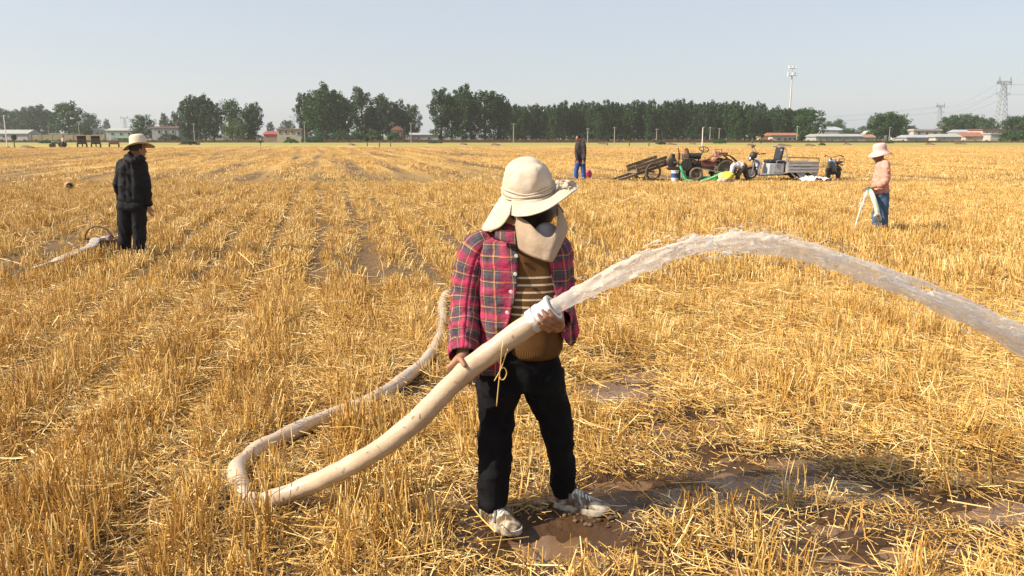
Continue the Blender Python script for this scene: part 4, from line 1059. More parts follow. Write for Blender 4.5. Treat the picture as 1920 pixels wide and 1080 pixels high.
mb = MB(); mb.tube([T0(1292, 292.5), T0(1313, 292.5)], [0.12, 0.12], 18); mb.v[-1][:, 1] *= 1.6; build(mb, 'fuel_tank', M_BLACK, tr)
mb = MB(); mb.tube([T0(1271.5, 307, -.1), T0(1272, 299, -.1), T0(1272.3, 298, -.1), T0(1272.3, 287, -.1), T0(1272, 286, -.1), T0(1271, 279, -.1), T0(1270, 277, -.1)], [.025, .025, .055, .055, .025, .022, .022], 10); build(mb, 'exhaust_pipe', M_RUST, tr)
mb = MB(); mb.tube([T0(1288, 289), T0(1288, 283), T0(1287, 281), T0(1285, 278)], [0.10, 0.08, 0.075, 0.045], 12); build(mb, 'air_cleaner', M_RUST, tr)
mb = MB(); mb.tube(crv([T0(1308, 304), T0(1313, 293), T0(1319, 282)], 8), 0.03, 8); build(mb, 'steering_column', M_RIMR, tr)
mb = MB(); a = np.linspace(0, 2 * math.pi, 28); ctr = T0(1320, 280)
rim = [ctr + np.array([0.185 * math.cos(q) * 0.96, 0.185 * math.sin(q), -0.185 * math.cos(q) * 0.28 - 0.06 * math.sin(q) * 0 - 0.09 * math.sin(q)]) for q in a]
mb.tube(rim, 0.016, 8, cap=False)
for k in range(3): mb.bar(ctr - np.array([0, 0, .02]), rim[int(k * 9)], 0.02)
build(mb, 'steering_wheel', M_BLACK, tr)
for dy in (-0.5, 0.5):
    mb = MB(); G = []
    for px, py in crv([(1329, 303), (1337, 296), (1346, 291), (1357, 290), (1366, 294), (1374, 302)], 14): G.append([T0(px, py, dy - .17), T0(px, py, dy + .17)])
    mb.grid(np.array(G)); build(mb, 'fender', M_RUST, tr, solid=0.02)
mb = MB(); mb.box(T0(1353, 289, 0), (0.36, 0.55, 0.13)); build(mb, 'tool_box', M_RUST, tr, bevel=0.01)
mb = MB(); mb.box(T0(1343, 289, 0), (0.2, 0.4, 0.22)); build(mb, 'seat', mk('faded_seat', (0.42, 0.22, 0.18), None, 8, 0.8), tr, bevel=0.04)
mb = MB(); P = [T0(1339.5, 287, -.2), T0(1339.5, 280, -.2), T0(1350.5, 280, -.2), T0(1350.5, 287, -.2)]
for k in range(3): mb.bar(P[k], P[k + 1], 0.018)
build(mb, 'seat_rail', M_DARK, tr, None)
mb = MB(); a, c = T0(1313, 312), T0(1343, 301); mb.box((a + c) / 2, (c[0] - a[0], .36, c[2] - a[2])); mb.tube([T0(1314, 301, -.2), T0(1330, 298, -.2)], .03, 8); mb.tube([T0(1323, 303, -.1), T0(1320, 294, -.1)], .015, 6); build(mb, 'gearbox', M_RUST, tr, bevel=0.03)
mb = MB(); mb.lathe([(0.03, -.14), (0.19, -.11), (0.2, .11), (0.03, .14)], 22, T0(1260, 305), 'y'); mb.tube([T0(1260, 300), T0(1260, 291), T0(1260.5, 288)], [.10, .09, .05], 12); mb.tube([T0(1264.5, 303), T0(1264.5, 288.5)], [.04, .025], 8)
mb.tube(crv([T0(1262, 305, -.15), T0(1268, 305, -.2), T0(1273, 310, -.25)], 8), .055, 10); mb.bar(T0(1250, 315.5), T0(1270, 315.5), .3, .04); build(mb, 'water_pump', M_DARK, tr, 40, bevel=0.01)
mb = MB(); mb.bar(T0(1299, 313, -.66), T0(1346, 322, -.72), 0.045); o = build(mb, 'starting_pole', M_WOOD, tr, None)
# hoses, bucket, bags round the tractor
zg = 0.0
def G_(px, py, dz=0.0): p = gnd(px, py); p[2] = dz; return p
mb = MB(); P0 = np.array(tr.location)
mb.tube(crv([P0 + T0(1273, 311, -.28), P0 + T0(1275.5, 320, -.4), P0 + T0(1278, 331, -.5), P0 + T0(1281, 336, -.75), P0 + T0(1290, 337.5, -1.0) * np.array([1, 1, 0]) + np.array([0, 0, .05])], 20), 0.062, 12, squash=0.8)
tag(build(mb, 'delivery_hose', M_GREENP, smooth=True), 'bright green hose dropping from the tractor pump to the ground', 'hose')
mb = MB(); mb.tube(crv([P0 + T0(1303, 338, -.95), P0 + T0(1318, 334, -.9), P0 + T0(1332, 328, -.85), P0 + T0(1345, 323, -.72), P0 + T0(1361, 321, -.62)], 24), np.linspace(.075, .06, 24), 12, squash=0.7)
tag(build(mb, 'green_hose', M_GREENH, smooth=True), 'pale green hose leaning up against the tractor rear wheel', 'hose')
mb = MB(); Gd = []
for u in np.linspace(0, 1, 14):
    Gd.append([P0 + T0(1292 + 62 * u, 337 - 9 * u * v - 1 * (1 - v), -.45 + .5 * v) * np.array([1, 1, 1]) + np.array([0, 0, .05 * math.sin(9 * u + 4 * v)]) for v in np.linspace(0, 1, 7)])
mb.grid(np.array(Gd)); tag(build(mb, 'green_tarpaulin', M_GREENP, smooth=True, solid=0.01), 'crumpled dark green tarpaulin on the ground under the tractor', 'tarpaulin')
bk = thing('paint_bucket', 'white bucket with blue label standing under the tractor pump', 'bucket', (at(1265, 337, YT - .25)[0], YT - .25, 0))
mb = MB(); mb.lathe([(0.01, 0), (0.135, 0), (0.155, 0.38), (0.163, 0.38), (0.163, 0.41), (0.15, 0.41), (0.13, 0.02), (0.01, 0.02)], 28); build(mb, 'pail', M_PLW, bk)
mb = MB(); mb.lathe([(0.1442, 0.13), (0.1538, 0.30)], 28, cap=False); build(mb, 'label_band', M_BLUE, bk)
mb = MB(); mb.tube([(0.163 * math.cos(q), -0.17 * math.sin(q) - 0.0, 0.38 - 0.12 * math.sin(q)) for q in np.linspace(0, math.pi, 14)], 0.006, 6); build(mb, 'bail_handle', M_DARK, bk)
mb = MB(); mb.box((at(1271, 337, YT + .1)[0], YT + .12, .2), (.18, .12, .45)); tag(build(mb, 'green_jerrycan', M_GREENP, bevel=0.03), 'upright green can behind the white bucket', 'can')
sack('yellow_bag', M_YEL, 'crumpled bright yellow bag beside the bending worker', 'bag', tuple(gnd(1366, 342)), (.42, .4, .42), 70)
sack('green_bag', mk('pale_green_bag', (0.55, 0.68, 0.25), (0.40, 0.55, 0.2), 6, .5), 'pale green bag lying against the yellow bag', 'bag', tuple(gnd(1355, 341)), (.34, .3, .34), 77)
sack('pale_bag', mk('pinkish_bag', (0.72, 0.60, 0.50), None, 6, .5), 'pale pinkish bag in front of the green bag', 'bag', tuple(gnd(1353, 346)), (.36, .3, .18), 83)
# ---------------------------------------------------------------- wooden handcart
ct = thing('handcart', 'weathered wooden two-wheeled handcart resting on its shafts', 'handcart', (at(1213, 337, 31.9)[0], 31.9, 0), R(20))
TI = Matrix.Translation((0, 0, 0.36)) @ Matrix.Rotation(-R(15.5), 4, 'Y')
for yy in (-.47, .47): wheel(ct, (0, yy, .345), .345, .07, M_DUSTY, M_RIMR, 0.8, 0, 14, thick=.06)
mb = MB(); mb.bar((0, -.5, .345), (0, .5, .345), .05); build(mb, 'axle', M_DARK, ct, None)
for yy in (-.32, .32):
    mb = MB(); mb.bar((-1.72, yy * .9, .06), (.98, yy, .06), .06, .09); mb.xf(TI); build(mb, 'shaft', M_WOOD, ct, None, bevel=.006)
for k in range(7):
    mb = MB(); mb.box((-.60 + k * .205, 0, .125), (.19, .76, .025)); mb.xf(TI); build(mb, 'floor_plank', M_WOOD, ct, None)
for yy in (-.39, .39):
    for k in range(2):
        mb = MB(); mb.box((.03 + .02 * k, yy, .215 + k * .14), (1.36 + .06 * k, .028, .12)); mb.xf(TI); build(mb, 'side_board', M_WOOD, ct, None)
    for xx in (-.58, .62):
        mb = MB(); mb.box((xx, yy * .94, .24), (.05, .03, .30)); mb.xf(TI); build(mb, 'stake', M_WOOD, ct, None)
mb = MB(); mb.box((.71, 0, .22), (.03, .7, .16)); mb.xf(TI); build(mb, 'end_board', M_WOOD, ct, None)
mb = MB(); mb.bar((-.75, -.28, .05), (-.62, -.28, -.28), .04); mb.bar((-.75, .28, .05), (-.62, .28, -.28), .04); mb.xf(TI); build(mb, 'prop', M_WOOD, ct, None)
# ---------------------------------------------------------------- electric cargo tricycle
YK = 32.3
def K0(px, py, dy=0.0): return at(px, py, YK) - np.array([at(1465, 334, YK)[0], YK, 0]) + np.array([0, dy, 0])
tk = thing('cargo_tricycle', 'silver grey electric cargo tricycle with open load box', 'tricycle', (at(1465, 334, YK)[0], YK, 0), R(4))
wheel(tk, K0(1407, 323.5), .245, .10, M_TYRE, M_SILV, .66)
for yy in (-.42, .42): wheel(tk, K0(1496, 324.5, yy), .225, .11, M_TYRE, M_SILV, .6)
mb = MB(); mb.bar(K0(1417, 327.5, -.22), K0(1524, 326.5, -.22), .06); mb.bar(K0(1417, 327.5, .22), K0(1524, 326.5, .22), .06); mb.bar(K0(1496, 324.5, -.4), K0(1496, 324.5, .4), .07); mb.tube(crv([K0(1412, 300), K0(1416, 318), K0(1424, 327.5)], 8), .035, 8)
build(mb, 'frame', mk('dark_red_frame', (.14, .03, .03), None, 6, .5), tk, None)
for yy in (-.07, .07):
    mb = MB(); mb.tube([K0(1407, 323.5, yy), K0(1410, 310, yy), K0(1413, 296, yy)], .022, 8); build(mb, 'fork', M_CHROME, tk)
mb = MB(); G = []
for q in np.linspace(-.5, 2.4, 12): G.append([K0(1407, 323.5) + np.array([.285 * math.cos(q + 1.2), yy, .285 * math.sin(q + 1.2)]) for yy in (-.075, -.03, .03, .075)])
mb.grid(np.array(G)); build(mb, 'front_fender', M_RUST, tk, solid=.01)
mb = MB(); G = []
for px, py, hw in [(1416, 297, .18), (1421, 299, .24), (1426, 305, .27), (1424, 314, .27), (1421, 322, .26), (1424, 327, .26)]: G.append([K0(px - 9 * abs(v) ** 2 * 0.6, py, v * hw) for v in np.linspace(-1, 1, 9)])
mb.grid(np.array(G)); build(mb, 'leg_shield', M_LGREY, tk, solid=.02)
mb = MB(); mb.ell(K0(1411, 292), (.15, .15, .17), 14, 10); build(mb, 'dash_fairing', M_DARK, tk)
mb = MB(); mb.ell(K0(1404.5, 298), (.06, .11, .10), 14, 9); build(mb, 'headlight', M_CHROME, tk)
mb = MB(); mb.tube(crv([K0(1421, 288, -.36), K0(1419, 289, -.2), K0(1414, 290, 0), K0(1419, 289, .2), K0(1421, 288, .36)], 14), .016, 8); build(mb, 'handlebar', M_DARK, tk)
for s in (-1, 1):
    mb = MB(); mb.tube([K0(1421, 288, s * .33), K0(1428, 287, s * .40)], .024, 8); build(mb, 'grip', M_BLACK, tk)
    mb = MB(); mb.tube([K0(1416, 290, s * .22), K0(1411 + 3 * s, 277, s * .27)], .009, 6); m_ = build(mb, 'mirror', M_DARK, tk)
    mb = MB(); mb.ell(K0(1410.5 + 3.5 * s, 274.5, s * .28), (.035, .07, .055), 12, 8); build(mb, 'mirror_head', M_BLACK, m_)
mb = MB(); a, c = K0(1420, 327), K0(1434, 325); mb.box((a + c) / 2, (c[0] - a[0], .62, .05)); build(mb, 'footwell', M_LGREY, tk, bevel=.01)
mb = MB(); a, c = K0(1434, 327), K0(1464.4, 306); mb.box((a + c) / 2, (c[0] - a[0], .72, c[2] - a[2])); build(mb, 'seat_box', M_LGREY, tk, bevel=.03)
mb = MB(); a, c = K0(1443, 323), K0(1462, 310); mb.box((a + c) / 2 + np.array([0, -.362, 0]), (c[0] - a[0], .02, c[2] - a[2])); build(mb, 'seat_box_panel', M_SILV, tk, bevel=.006)
mb = MB(); a, c = K0(1436, 305.5), K0(1463, 299); mb.box((a + c) / 2, (c[0] - a[0], .70, c[2] - a[2])); build(mb, 'bench_seat', M_BLACK, tk, bevel=.05)
mb = MB(); mb.box((K0(1458, 301) + K0(1462, 276)) / 2, (.13, .66, .52), np.array(Matrix.Rotation(R(10), 3, 'Y'))); build(mb, 'seat_back', M_BLACK, tk, bevel=.05)
mb = MB(); mb.box(K0(1459.0, 281, -.338), (.10, .012, .05)); build(mb, 'seat_emblem', M_PLW, tk, None)
for yy in (-.36, .36):
    mb = MB(); mb.tube(crv([K0(1467, 324, yy), K0(1468, 300, yy), K0(1466.5, 282, yy), K0(1462, 275, yy), K0(1455, 275, yy)], 14), .03, 8); build(mb, 'seat_frame', M_SILV, tk)
    mb = MB(); mb.tube(crv([K0(1448, 312, yy * 1.08), K0(1448.5, 303, yy * 1.08), K0(1452, 300.5, yy * 1.08), K0(1464, 300.5, yy * 1.08)], 12), .022, 8); build(mb, 'armrest', M_CHROME, tk)
zb, zt_ = K0(1470, 323)[2], K0(1470, 302)[2]; xa, xb = K0(1468.5, 310)[0], K0(1527, 310)[0]
for yy in (-.48, .48):
    mb = MB(); mb.box(((xa + xb) / 2, yy, (zb + zt_) / 2), (xb - xa, .025, zt_ - zb)); sp = build(mb, 'side_panel', M_SILV, tk, None)
    for f in (.06, .36, .64, .94):
        mb = MB(); mb.box(((xa + xb) / 2, yy * 1.035, zb + (zt_ - zb) * f), (xb - xa - .02, .02, .045)); build(mb, 'rib', M_SILV, sp, None, bevel=.006)
    mb = MB(); mb.tube(crv([(xa, yy, zt_), (xa + .02, yy, zt_ + .12), (xa + .12, yy, zt_ + .15), (xb - .12, yy, zt_ + .13), (xb - .01, yy, zt_ + .1), (xb, yy, zt_ - .05)], 22), .018, 8); build(mb, 'top_rail', M_RUST if yy < 0 else M_SILV, tk)
mb = MB(); zs = zb + (zt_ - zb) * .5
for k in range(7): mb.box((xa + .22 + k * .035, -.494, zs + .02 + .005 * (k % 2)), (.022, .004, .05 if k % 3 else .03), np.array(Matrix.Rotation(R(18), 3, 'Y')))
mb.box((xa + .72, -.494, zs + .005), (.42, .004, .022)); build(mb, 'side_lettering', M_BLACK, tk, None)
mb = MB(); mb.box((xb, 0, (zb + zt_) / 2), (.025, .93, zt_ - zb)); build(mb, 'tailgate', M_SILV, tk, None, bevel=.006)
mb = MB(); mb.box((xa, 0, (zb + zt_) / 2), (.025, .93, zt_ - zb)); build(mb, 'front_panel', M_SILV, tk, None, bevel=.006)
mb = MB(); mb.box(((xa + xb) / 2, 0, zb + .02), (xb - xa - .03, .92, .03)); build(mb, 'load_floor', M_DARK, tk, None)
for f in (.12, .30): 
    mb = MB(); mb.bar((xa + f * 1.3, -.46, zb), (xa + f * 1.3 + .16, -.46, zb - .16), .05); build(mb, 'bracket', M_SILV, tk, None)
mb = MB(); mb.box((xb - .12, -.40, zb - .1), (.22, .03, .2)); mb.box((xb - .12, .40, zb - .1), (.22, .03, .2)); build(mb, 'mudguard', M_SILV, tk, None)
bpy.context.view_layer.update()
for px, sz, lb, mt in [(1503, (.55, .5, .40), 'pale sack heaped in the load box of the cargo tricycle', M_CLOTHW), (1488, (.36, .4, .30), 'small tan bundle beside the pale sack in the load box', M_WOOD)]:
    w_ = tk.matrix_world @ Vector((K0(px, 310)[0], .05, zb + .045)); sack('cargo_sack', mt, lb, 'sack', tuple(w_), sz, px)
# ---------------------------------------------------------------- electric scooter
YS = 32.4
es = thing('electric_scooter', 'small black electric scooter with front basket standing beside the tricycle', 'scooter', (at(1562, 334, YS)[0], YS, 0), R(46))
wheel(es, (-.52, 0, .215), .215, .08, M_TYRE, M_DARK, .62); wheel(es, (.48, 0, .215), .215, .085, M_TYRE, M_DARK, .62)
mb = MB(); mb.tube(crv([(-.40, 0, .62), (-.32, 0, .35), (-.15, 0, .22), (.3, 0, .24), (.48, 0, .215)], 14), .035, 8); mb.tube([(.25, 0, .24), (.30, 0, .62)], .03, 8); mb.tube([(.3, 0, .55), (.62, 0, .60)], .02, 8); build(mb, 'frame', M_DARK, es)
for yy in (-.055, .055): mb = MB(); mb.tube([(-.52, yy, .215), (-.45, yy, .5), (-.38, yy, .72)], .018, 8); build(mb, 'fork', M_DARK, es)
mb = MB(); mb.tube([(-.40, 0, .62), (-.33, 0, .86)], .03, 8); mb.tube(crv([(-.10, -.34, .93), (-.2, -.28, .97), (-.31, -.1, .90), (-.31, .1, .90), (-.2, .28, .97), (-.10, .34, .93)], 18), .014, 8); build(mb, 'handlebar', M_DARK, es)
for s in (-1, 1): mb = MB(); mb.tube([(-.14, s * .31, .95), (-.05, s * .38, .91)], .02, 8); build(mb, 'grip', M_BLACK, es)
mb = MB(); G = [[(-.36 + .10 * abs(v) ** 2 + x_, v * .17, z_) for v in np.linspace(-1, 1, 9)] for x_, z_ in ((.05, .82), (0, .70), (.02, .55), (.10, .36), (.2, .27))]
mb.grid(np.array(G)); build(mb, 'leg_shield', mk('blue_grey_shield', (.20, .24, .32), None, 4, .35), es, solid=.02)
mb = MB(); mb.ell((-.43, 0, .74), (.05, .075, .075), 12, 9); build(mb, 'headlight', M_CHROME, es)
bs = MB()
for z_ in (.50, .58, .68): bs.tube([(-.83, -.15, z_), (-.57, -.15, z_), (-.57, .15, z_), (-.83, .15, z_), (-.83, -.15, z_)], .008, 6)
for k in range(5):
    q = -.15 + k * .075; bs.bar((-.83, q, .5), (-.83, q, .68), .008); bs.bar((-.57, q, .5), (-.57, q, .68), .008); bs.bar((-.83, q, .5), (-.57, q, .5), .008)
    x_ = -.83 + k * .065; bs.bar((x_, -.15, .5), (x_, -.15, .68), .008); bs.bar((x_, .15, .5), (x_, .15, .68), .008)
bs.bar((-.57, 0, .58), (-.42, 0, .60), .02); build(bs, 'basket', M_DARK, es, None)
mb = MB(); mb.box((.0, 0, .27), (.36, .2, .07)); mb.box((.02, 0, .36), (.30, .17, .12)); build(mb, 'footboard', M_DARK, es, bevel=.02)
mb = MB(); mb.ell((.30, 0, .66), (.17, .12, .06), 16, 9); build(mb, 'saddle', M_BLACK, es)
mb = MB(); mb.ell((.60, 0, .68), (.13, .11, .05), 16, 9); build(mb, 'pillion_seat', M_BLACK, es)
mb = MB(); mb.tube([(.70, -.1, .66), (.76, -.1, .80), (.76, .1, .80), (.70, .1, .66)], .018, 8); build(mb, 'back_rail', M_DARK, es)
mb = MB(); mb.ell((.36, 0, .44), (.20, .13, .11), 14, 9); build(mb, 'battery_cover', M_BLACK, es)
for x_ in (-.52, .48):
    mb = MB(); mb.grid(np.array([[(x_ + .25 * math.cos(q), yy, .215 + .25 * math.sin(q)) for yy in (-.06, 0, .06)] for q in np.linspace(.5, 2.6, 10)])); build(mb, 'fender', M_DARK, es, solid=.012)
mb = MB(); mb.box((.78, 0, .56), (.03, .14, .06)); build(mb, 'tail_light', mk('red_lens', (.4, .02, .02), None, 4, .3), es, bevel=.01)
mb = MB(); mb.bar((.1, -.08, .22), (.18, -.24, .0), .02); build(mb, 'kickstand', M_DARK, es, None)
# white plastic sheet in the stubble
mb = MB(); c = gnd(1527, 341); Gd = []
for u in np.linspace(-1, 1, 26):
    Gd.append([(c[0] + u * .50 + .05 * math.sin(5 * v), c[1] + v * .55, .10 + .05 * math.sin(u * 7 + v * 3) + .05 * (1 - u * u) + .03 * math.sin(u * 17 - v * 8) - .02 * abs(u)) for v in np.linspace(-1, 1, 14)])
mb.grid(np.array(Gd)); tag(build(mb, 'plastic_sheet', M_PLW, smooth=True, solid=.006), 'crumpled white plastic sheet on the stubble before the tricycle', 'plastic sheet')
sack('pink_bag', M_PINK, 'pink and dark checked bag beside the man in blue trousers', 'bag', tuple(gnd(1103.5, 334)), (.30, .25, .34), 91)
mb = MB(); c = gnd(130, 357); c[2] = 0.115
mb.lathe([(0.005, .20), (.07, .195), (.12, .12), (.145, 0), (.13, -.12), (.10, -.16), (.115, -.19), (.105, -.20), (.085, -.16), (.10, -.1), (.11, 0), (.06, .15), (.005, .17)], 28, (0, 0, 0), 'y')
mb.xf(Matrix.Rotation(R(35), 4, 'Z')); tag(build(mb, 'clay_pot', mk('tan_clay', (.42, .27, .14), (.33, .2, .1), 8, .85), smooth=40, loc=tuple(c + np.array([0, 0, .03]))), 'round tan pot lying on its side in the stubble', 'pot')

# ---------------------------------------------------------------- far farm vehicles on the left (about 125 m away)
YV = 124.0
def far_base(px): return (gx_at(px, YV), YV, 0)
t = thing('green_tractor', 'small green tractor on the far left of the field edge', 'tractor', far_base(107), R(8))
mb = MB(); mb.box((-.25, 0, .75), (1.1, .6, .42)); mb.box((.55, 0, .70), (.7, .8, .35)); build(mb, 'hood', mk('tractor_green', (.06, .15, .06), None, 4, .5), t, bevel=.1)
for x_, r_ in ((-.75, .3), (.7, .46)):
    for yy in (-.5, .5): wheel(t, (x_, yy, r_), r_, .2, M_TYRE, M_RIMR, .6)
mb = MB(); mb.box((.55, 0, 1.0), (.4, .45, .1)); mb.box((.75, 0, 1.15), (.08, .45, .3)); build(mb, 'seat', M_BLACK, t, bevel=.03)
mb = MB(); mb.tube([(0.05, 0, .95), (.25, 0, 1.2)], .03, 6); build(mb, 'steering_column', M_DARK, t)
M_MAR = mk('maroon_paint', (.075, .035, .035), (.05, .028, .028), 4, .6)
for px, hh, lb in ((153, 1.72, 'dark maroon farm truck facing away, beside the thin utility pole'), (179, 1.70, 'dark maroon farm truck facing away, between its twin and the pale truck')):
    t = thing('farm_truck', lb, 'truck', far_base(px), R(27))
    mb = MB(); mb.box((0, .3, .95), (1.25, 2.2, .8)); build(mb, 'load_box', M_MAR, t, bevel=.03)
    mb = MB(); mb.box((-.02, 1.7, 1.1), (1.15, .9, 1.1)); mb.box((-.02, 1.7, hh - .03), (1.22, 1.0, .08)); build(mb, 'cab', M_MAR, t, bevel=.05)
    for s in (-1, 1):
        mb = MB(); mb.bar((s * .58, -.75, 1.3), (s * .58, -.75, hh), .06); mb.bar((s * .58, 1.2, 1.3), (s * .58, 1.2, hh), .06); build(mb, 'canopy_post', M_DARK, t, None)
        w_ = wheel(t, (0, 0, 0), .34, .22, M_TYRE, M_RIMR, .6, rz=R(90)); w_.location = (s * .62, -.2, .34)
    mb = MB(); mb.box((0, .2, hh), (1.3, 2.1, .06)); build(mb, 'canopy', M_MAR, t, bevel=.01)
    mb = MB(); mb.box((0, -.82, .75), (1.1, .04, .5)); build(mb, 'tailgate', M_DARK, t, bevel=.01)
    w_ = wheel(t, (0, 0, 0), .32, .16, M_TYRE, M_RIMR, .6, rz=R(90)); w_.location = (0, 1.7, .32)
t = thing('farm_truck', 'pale grey-brown farm tricycle truck with cab hoop', 'truck', far_base(213), R(24))
mb = MB(); mb.box((0, .2, .75), (1.4, 2.0, .55)); build(mb, 'load_box', mk('dull_brown_box', (.22, .15, .12), None, 4, .7), t, bevel=.03)
mb = MB(); mb.tube(crv([(-.5, -.6, 1.0), (-.48, -.6, 1.35), (0, -.6, 1.55), (.48, -.6, 1.35), (.5, -.6, 1.0)], 16), .05, 8); build(mb, 'cab_hoop', M_SILV, t)
mb = MB(); mb.box((0, .9, 1.1), (1.0, .6, .5)); build(mb, 'cab', M_SILV, t, bevel=.08)
for s in (-1, 1): w_ = wheel(t, (0, 0, 0), .33, .2, M_TYRE, M_RIMR, .6, rz=R(90)); w_.location = (s * .65, -.1, .33)
# ---------------------------------------------------------------- basket and flat hose by the man in black
bc = gnd(192, 470); bt = thing('wicker_basket', 'brown wicker basket with hooped handle at the feet of the man in black', 'basket', (bc[0], bc[1], 0))
M_WICK = mk('wicker', (.20, .115, .06), (.10, .055, .03), 14, .8)
mb = MB(); n = 40
for k in range(9):
    z = .01 + k * .02; r = .15 + .045 * k / 8; mb.tube([((r + .006 * (-1) ** (i + k)) * 1.25 * math.cos(2 * math.pi * i / n), (r + .006 * (-1) ** (i + k)) * math.sin(2 * math.pi * i / n), z) for i in range(n + 1)], .011, 6, cap=False)
mb.lathe([(.005, .0), (.15, .0), (.15, .015), (.005, .015)], 24); build(mb, 'woven_body', M_WICK, bt)
mb = MB()
for i in range(20): a = 2 * math.pi * i / 20; mb.bar((.15 * 1.25 * math.cos(a), .15 * math.sin(a), 0), (.197 * 1.25 * math.cos(a), .197 * math.sin(a), .19), .012)
build(mb, 'stake', M_WICK, bt, None)
mb = MB(); mb.tube(crv([(-.24, 0, .10), (-.235, 0, .24), (-.15, 0, .345), (-.02, 0, .37), (.11, 0, .31), (.22, 0, .15), (.235, 0, .10)], 26), .013, 8); build(mb, 'handle', M_WICK, bt)
for k, (dx, dy, s, mt) in enumerate([(.05, .05, .2, M_CLOTHW), (.14, -.04, .17, mk('purple_cloth', (.28, .18, .20), None, 8, .9)), (-.09, .0, .17, M_WICK)]):
    sack('cloth_bundle', mt, ['pale cloth bundle in the wicker basket', 'purple grey cloth bundle in the wicker basket', 'brown cloth bundle in the wicker basket'][k], 'bundle', (bc[0] + dx, bc[1] + dy, .02), (s, s, .22), 120 + k)
M_FLAT = mk('flat_hose', (.50, .43, .38), (.38, .31, .27), 9, .4, bump=.3)
mb = MB(); hp = [gnd(62, 503, .03), gnd(85, 495, .08), gnd(110, 486, .13), gnd(145, 471, .15), gnd(172, 460, .18)]
hp += [np.array([bc[0] + .02, bc[1] - .20, .20]), np.array([bc[0] + .12, bc[1] - .20, .20])]
P = crv(hp, 40); G = []
for i, p in enumerate(P):
    t_ = P[min(i + 1, 39)] - P[max(i - 1, 0)]; q = np.array([-t_[1], t_[0], 0]); q /= np.linalg.norm(q)
    w_ = .072 + .005 * math.sin(i * .8)
    G.append([p + q * w_ * math.cos(a) + np.array([0, 0, .020 + .006 * math.sin(i)]) * math.sin(a) for a in np.linspace(0, 2 * math.pi, 14, endpoint=False)])
mb.loft(G); tag(build(mb, 'flat_hose', M_FLAT, smooth=True), 'flattened pale hose lying over the basket and into the stubble', 'hose')
# ================================================================ PEOPLE
M_SKIN = mk('weathered_skin', (0.36, 0.19, 0.115), (0.28, 0.14, 0.085), 14, 0.55, bump=0.25, bscale=160, dist=0.002)
M_SKIN['note'] = 'skin'
M_HAIR = mk('black_hair', (0.015, 0.013, 0.012), None, 60, 0.5)
M_BLACKC = mk('black_cotton', (0.0095, 0.0095, 0.011), (0.005, 0.005, 0.006), 9, 0.9, bump=0.6, bscale=26, dist=0.012, spec=0.12)
M_JACK = mk('black_jacket', (0.015, 0.0155, 0.019), (0.009, 0.009, 0.012), 6, 0.75, bump=0.6, bscale=18, dist=0.02, spec=0.2)
M_TROU = mk('charcoal_trousers', (0.014, 0.014, 0.017), (0.008, 0.008, 0.010), 5, 0.85, bump=0.6, bscale=12, dist=0.02, spec=0.2)
def canvas(name, c, c2):
    m = mk(name, c, c2, 9, 0.9, bump=0.5, bscale=26, dist=0.012, spec=0.15); nt = m.node_tree
    b = nt.nodes['Principled BSDF']; b1 = [n for n in nt.nodes if n.type == 'BUMP'][0]
    tc = [n for n in nt.nodes if n.type == 'TEX_COORD'][0]; w = nn(nt, 'ShaderNodeTexNoise'); w.inputs['Scale'].default_value = 650; nt.links.new(tc.outputs['Object'], w.inputs['Vector'])
    b2 = nn(nt, 'ShaderNodeBump'); b2.inputs['Strength'].default_value = .3; b2.inputs['Distance'].default_value = .001
    nt.links.new(w.outputs['Fac'], b2.inputs['Height']); nt.links.new(b1.outputs['Normal'], b2.inputs['Normal']); nt.links.new(b2.outputs['Normal'], b.inputs['Normal']); return m
M_CANVAS = canvas('cream_canvas', (0.58, 0.49, 0.39), (0.49, 0.41, 0.32))
M_STRAWHAT = mk('woven_straw_hat', (0.66, 0.58, 0.45), (0.56, 0.48, 0.36), 40, 0.8, bump=0.3, bscale=160)
M_EYE = mk('eye', (0.02, 0.015, 0.012), None, 10, 0.2)
M_SHOEW = mk('sneaker_white', (0.52, 0.46, 0.36), (0.13, 0.085, 0.05), 20, 0.85, lo=.42, hi=.58, bump=.5, bscale=60, dist=.004)
M_SOLE = mk('sneaker_sole', (0.50, 0.45, 0.36), (0.12, 0.075, 0.04), 16, 0.85, lo=.42, hi=.58)
M_SHOED = mk('sneaker_grey', (0.20, 0.18, 0.15), (0.10, 0.09, 0.075), 26, 0.8)
def unit(v): v = np.asarray(v, float); return v / (np.linalg.norm(v) + 1e-9)
def basis(f, up=(0, 0, 1)):
    f = unit(f); s = unit(np.cross(f, up)); u = np.cross(s, f); return f, s, u
def ell_o(mb, c, r, B, n=16, m=11):
    k = MB(); k.ell((0, 0, 0), r, n, m); mb.add(k.v[0] @ np.stack(B) + np.asarray(c), k.f)
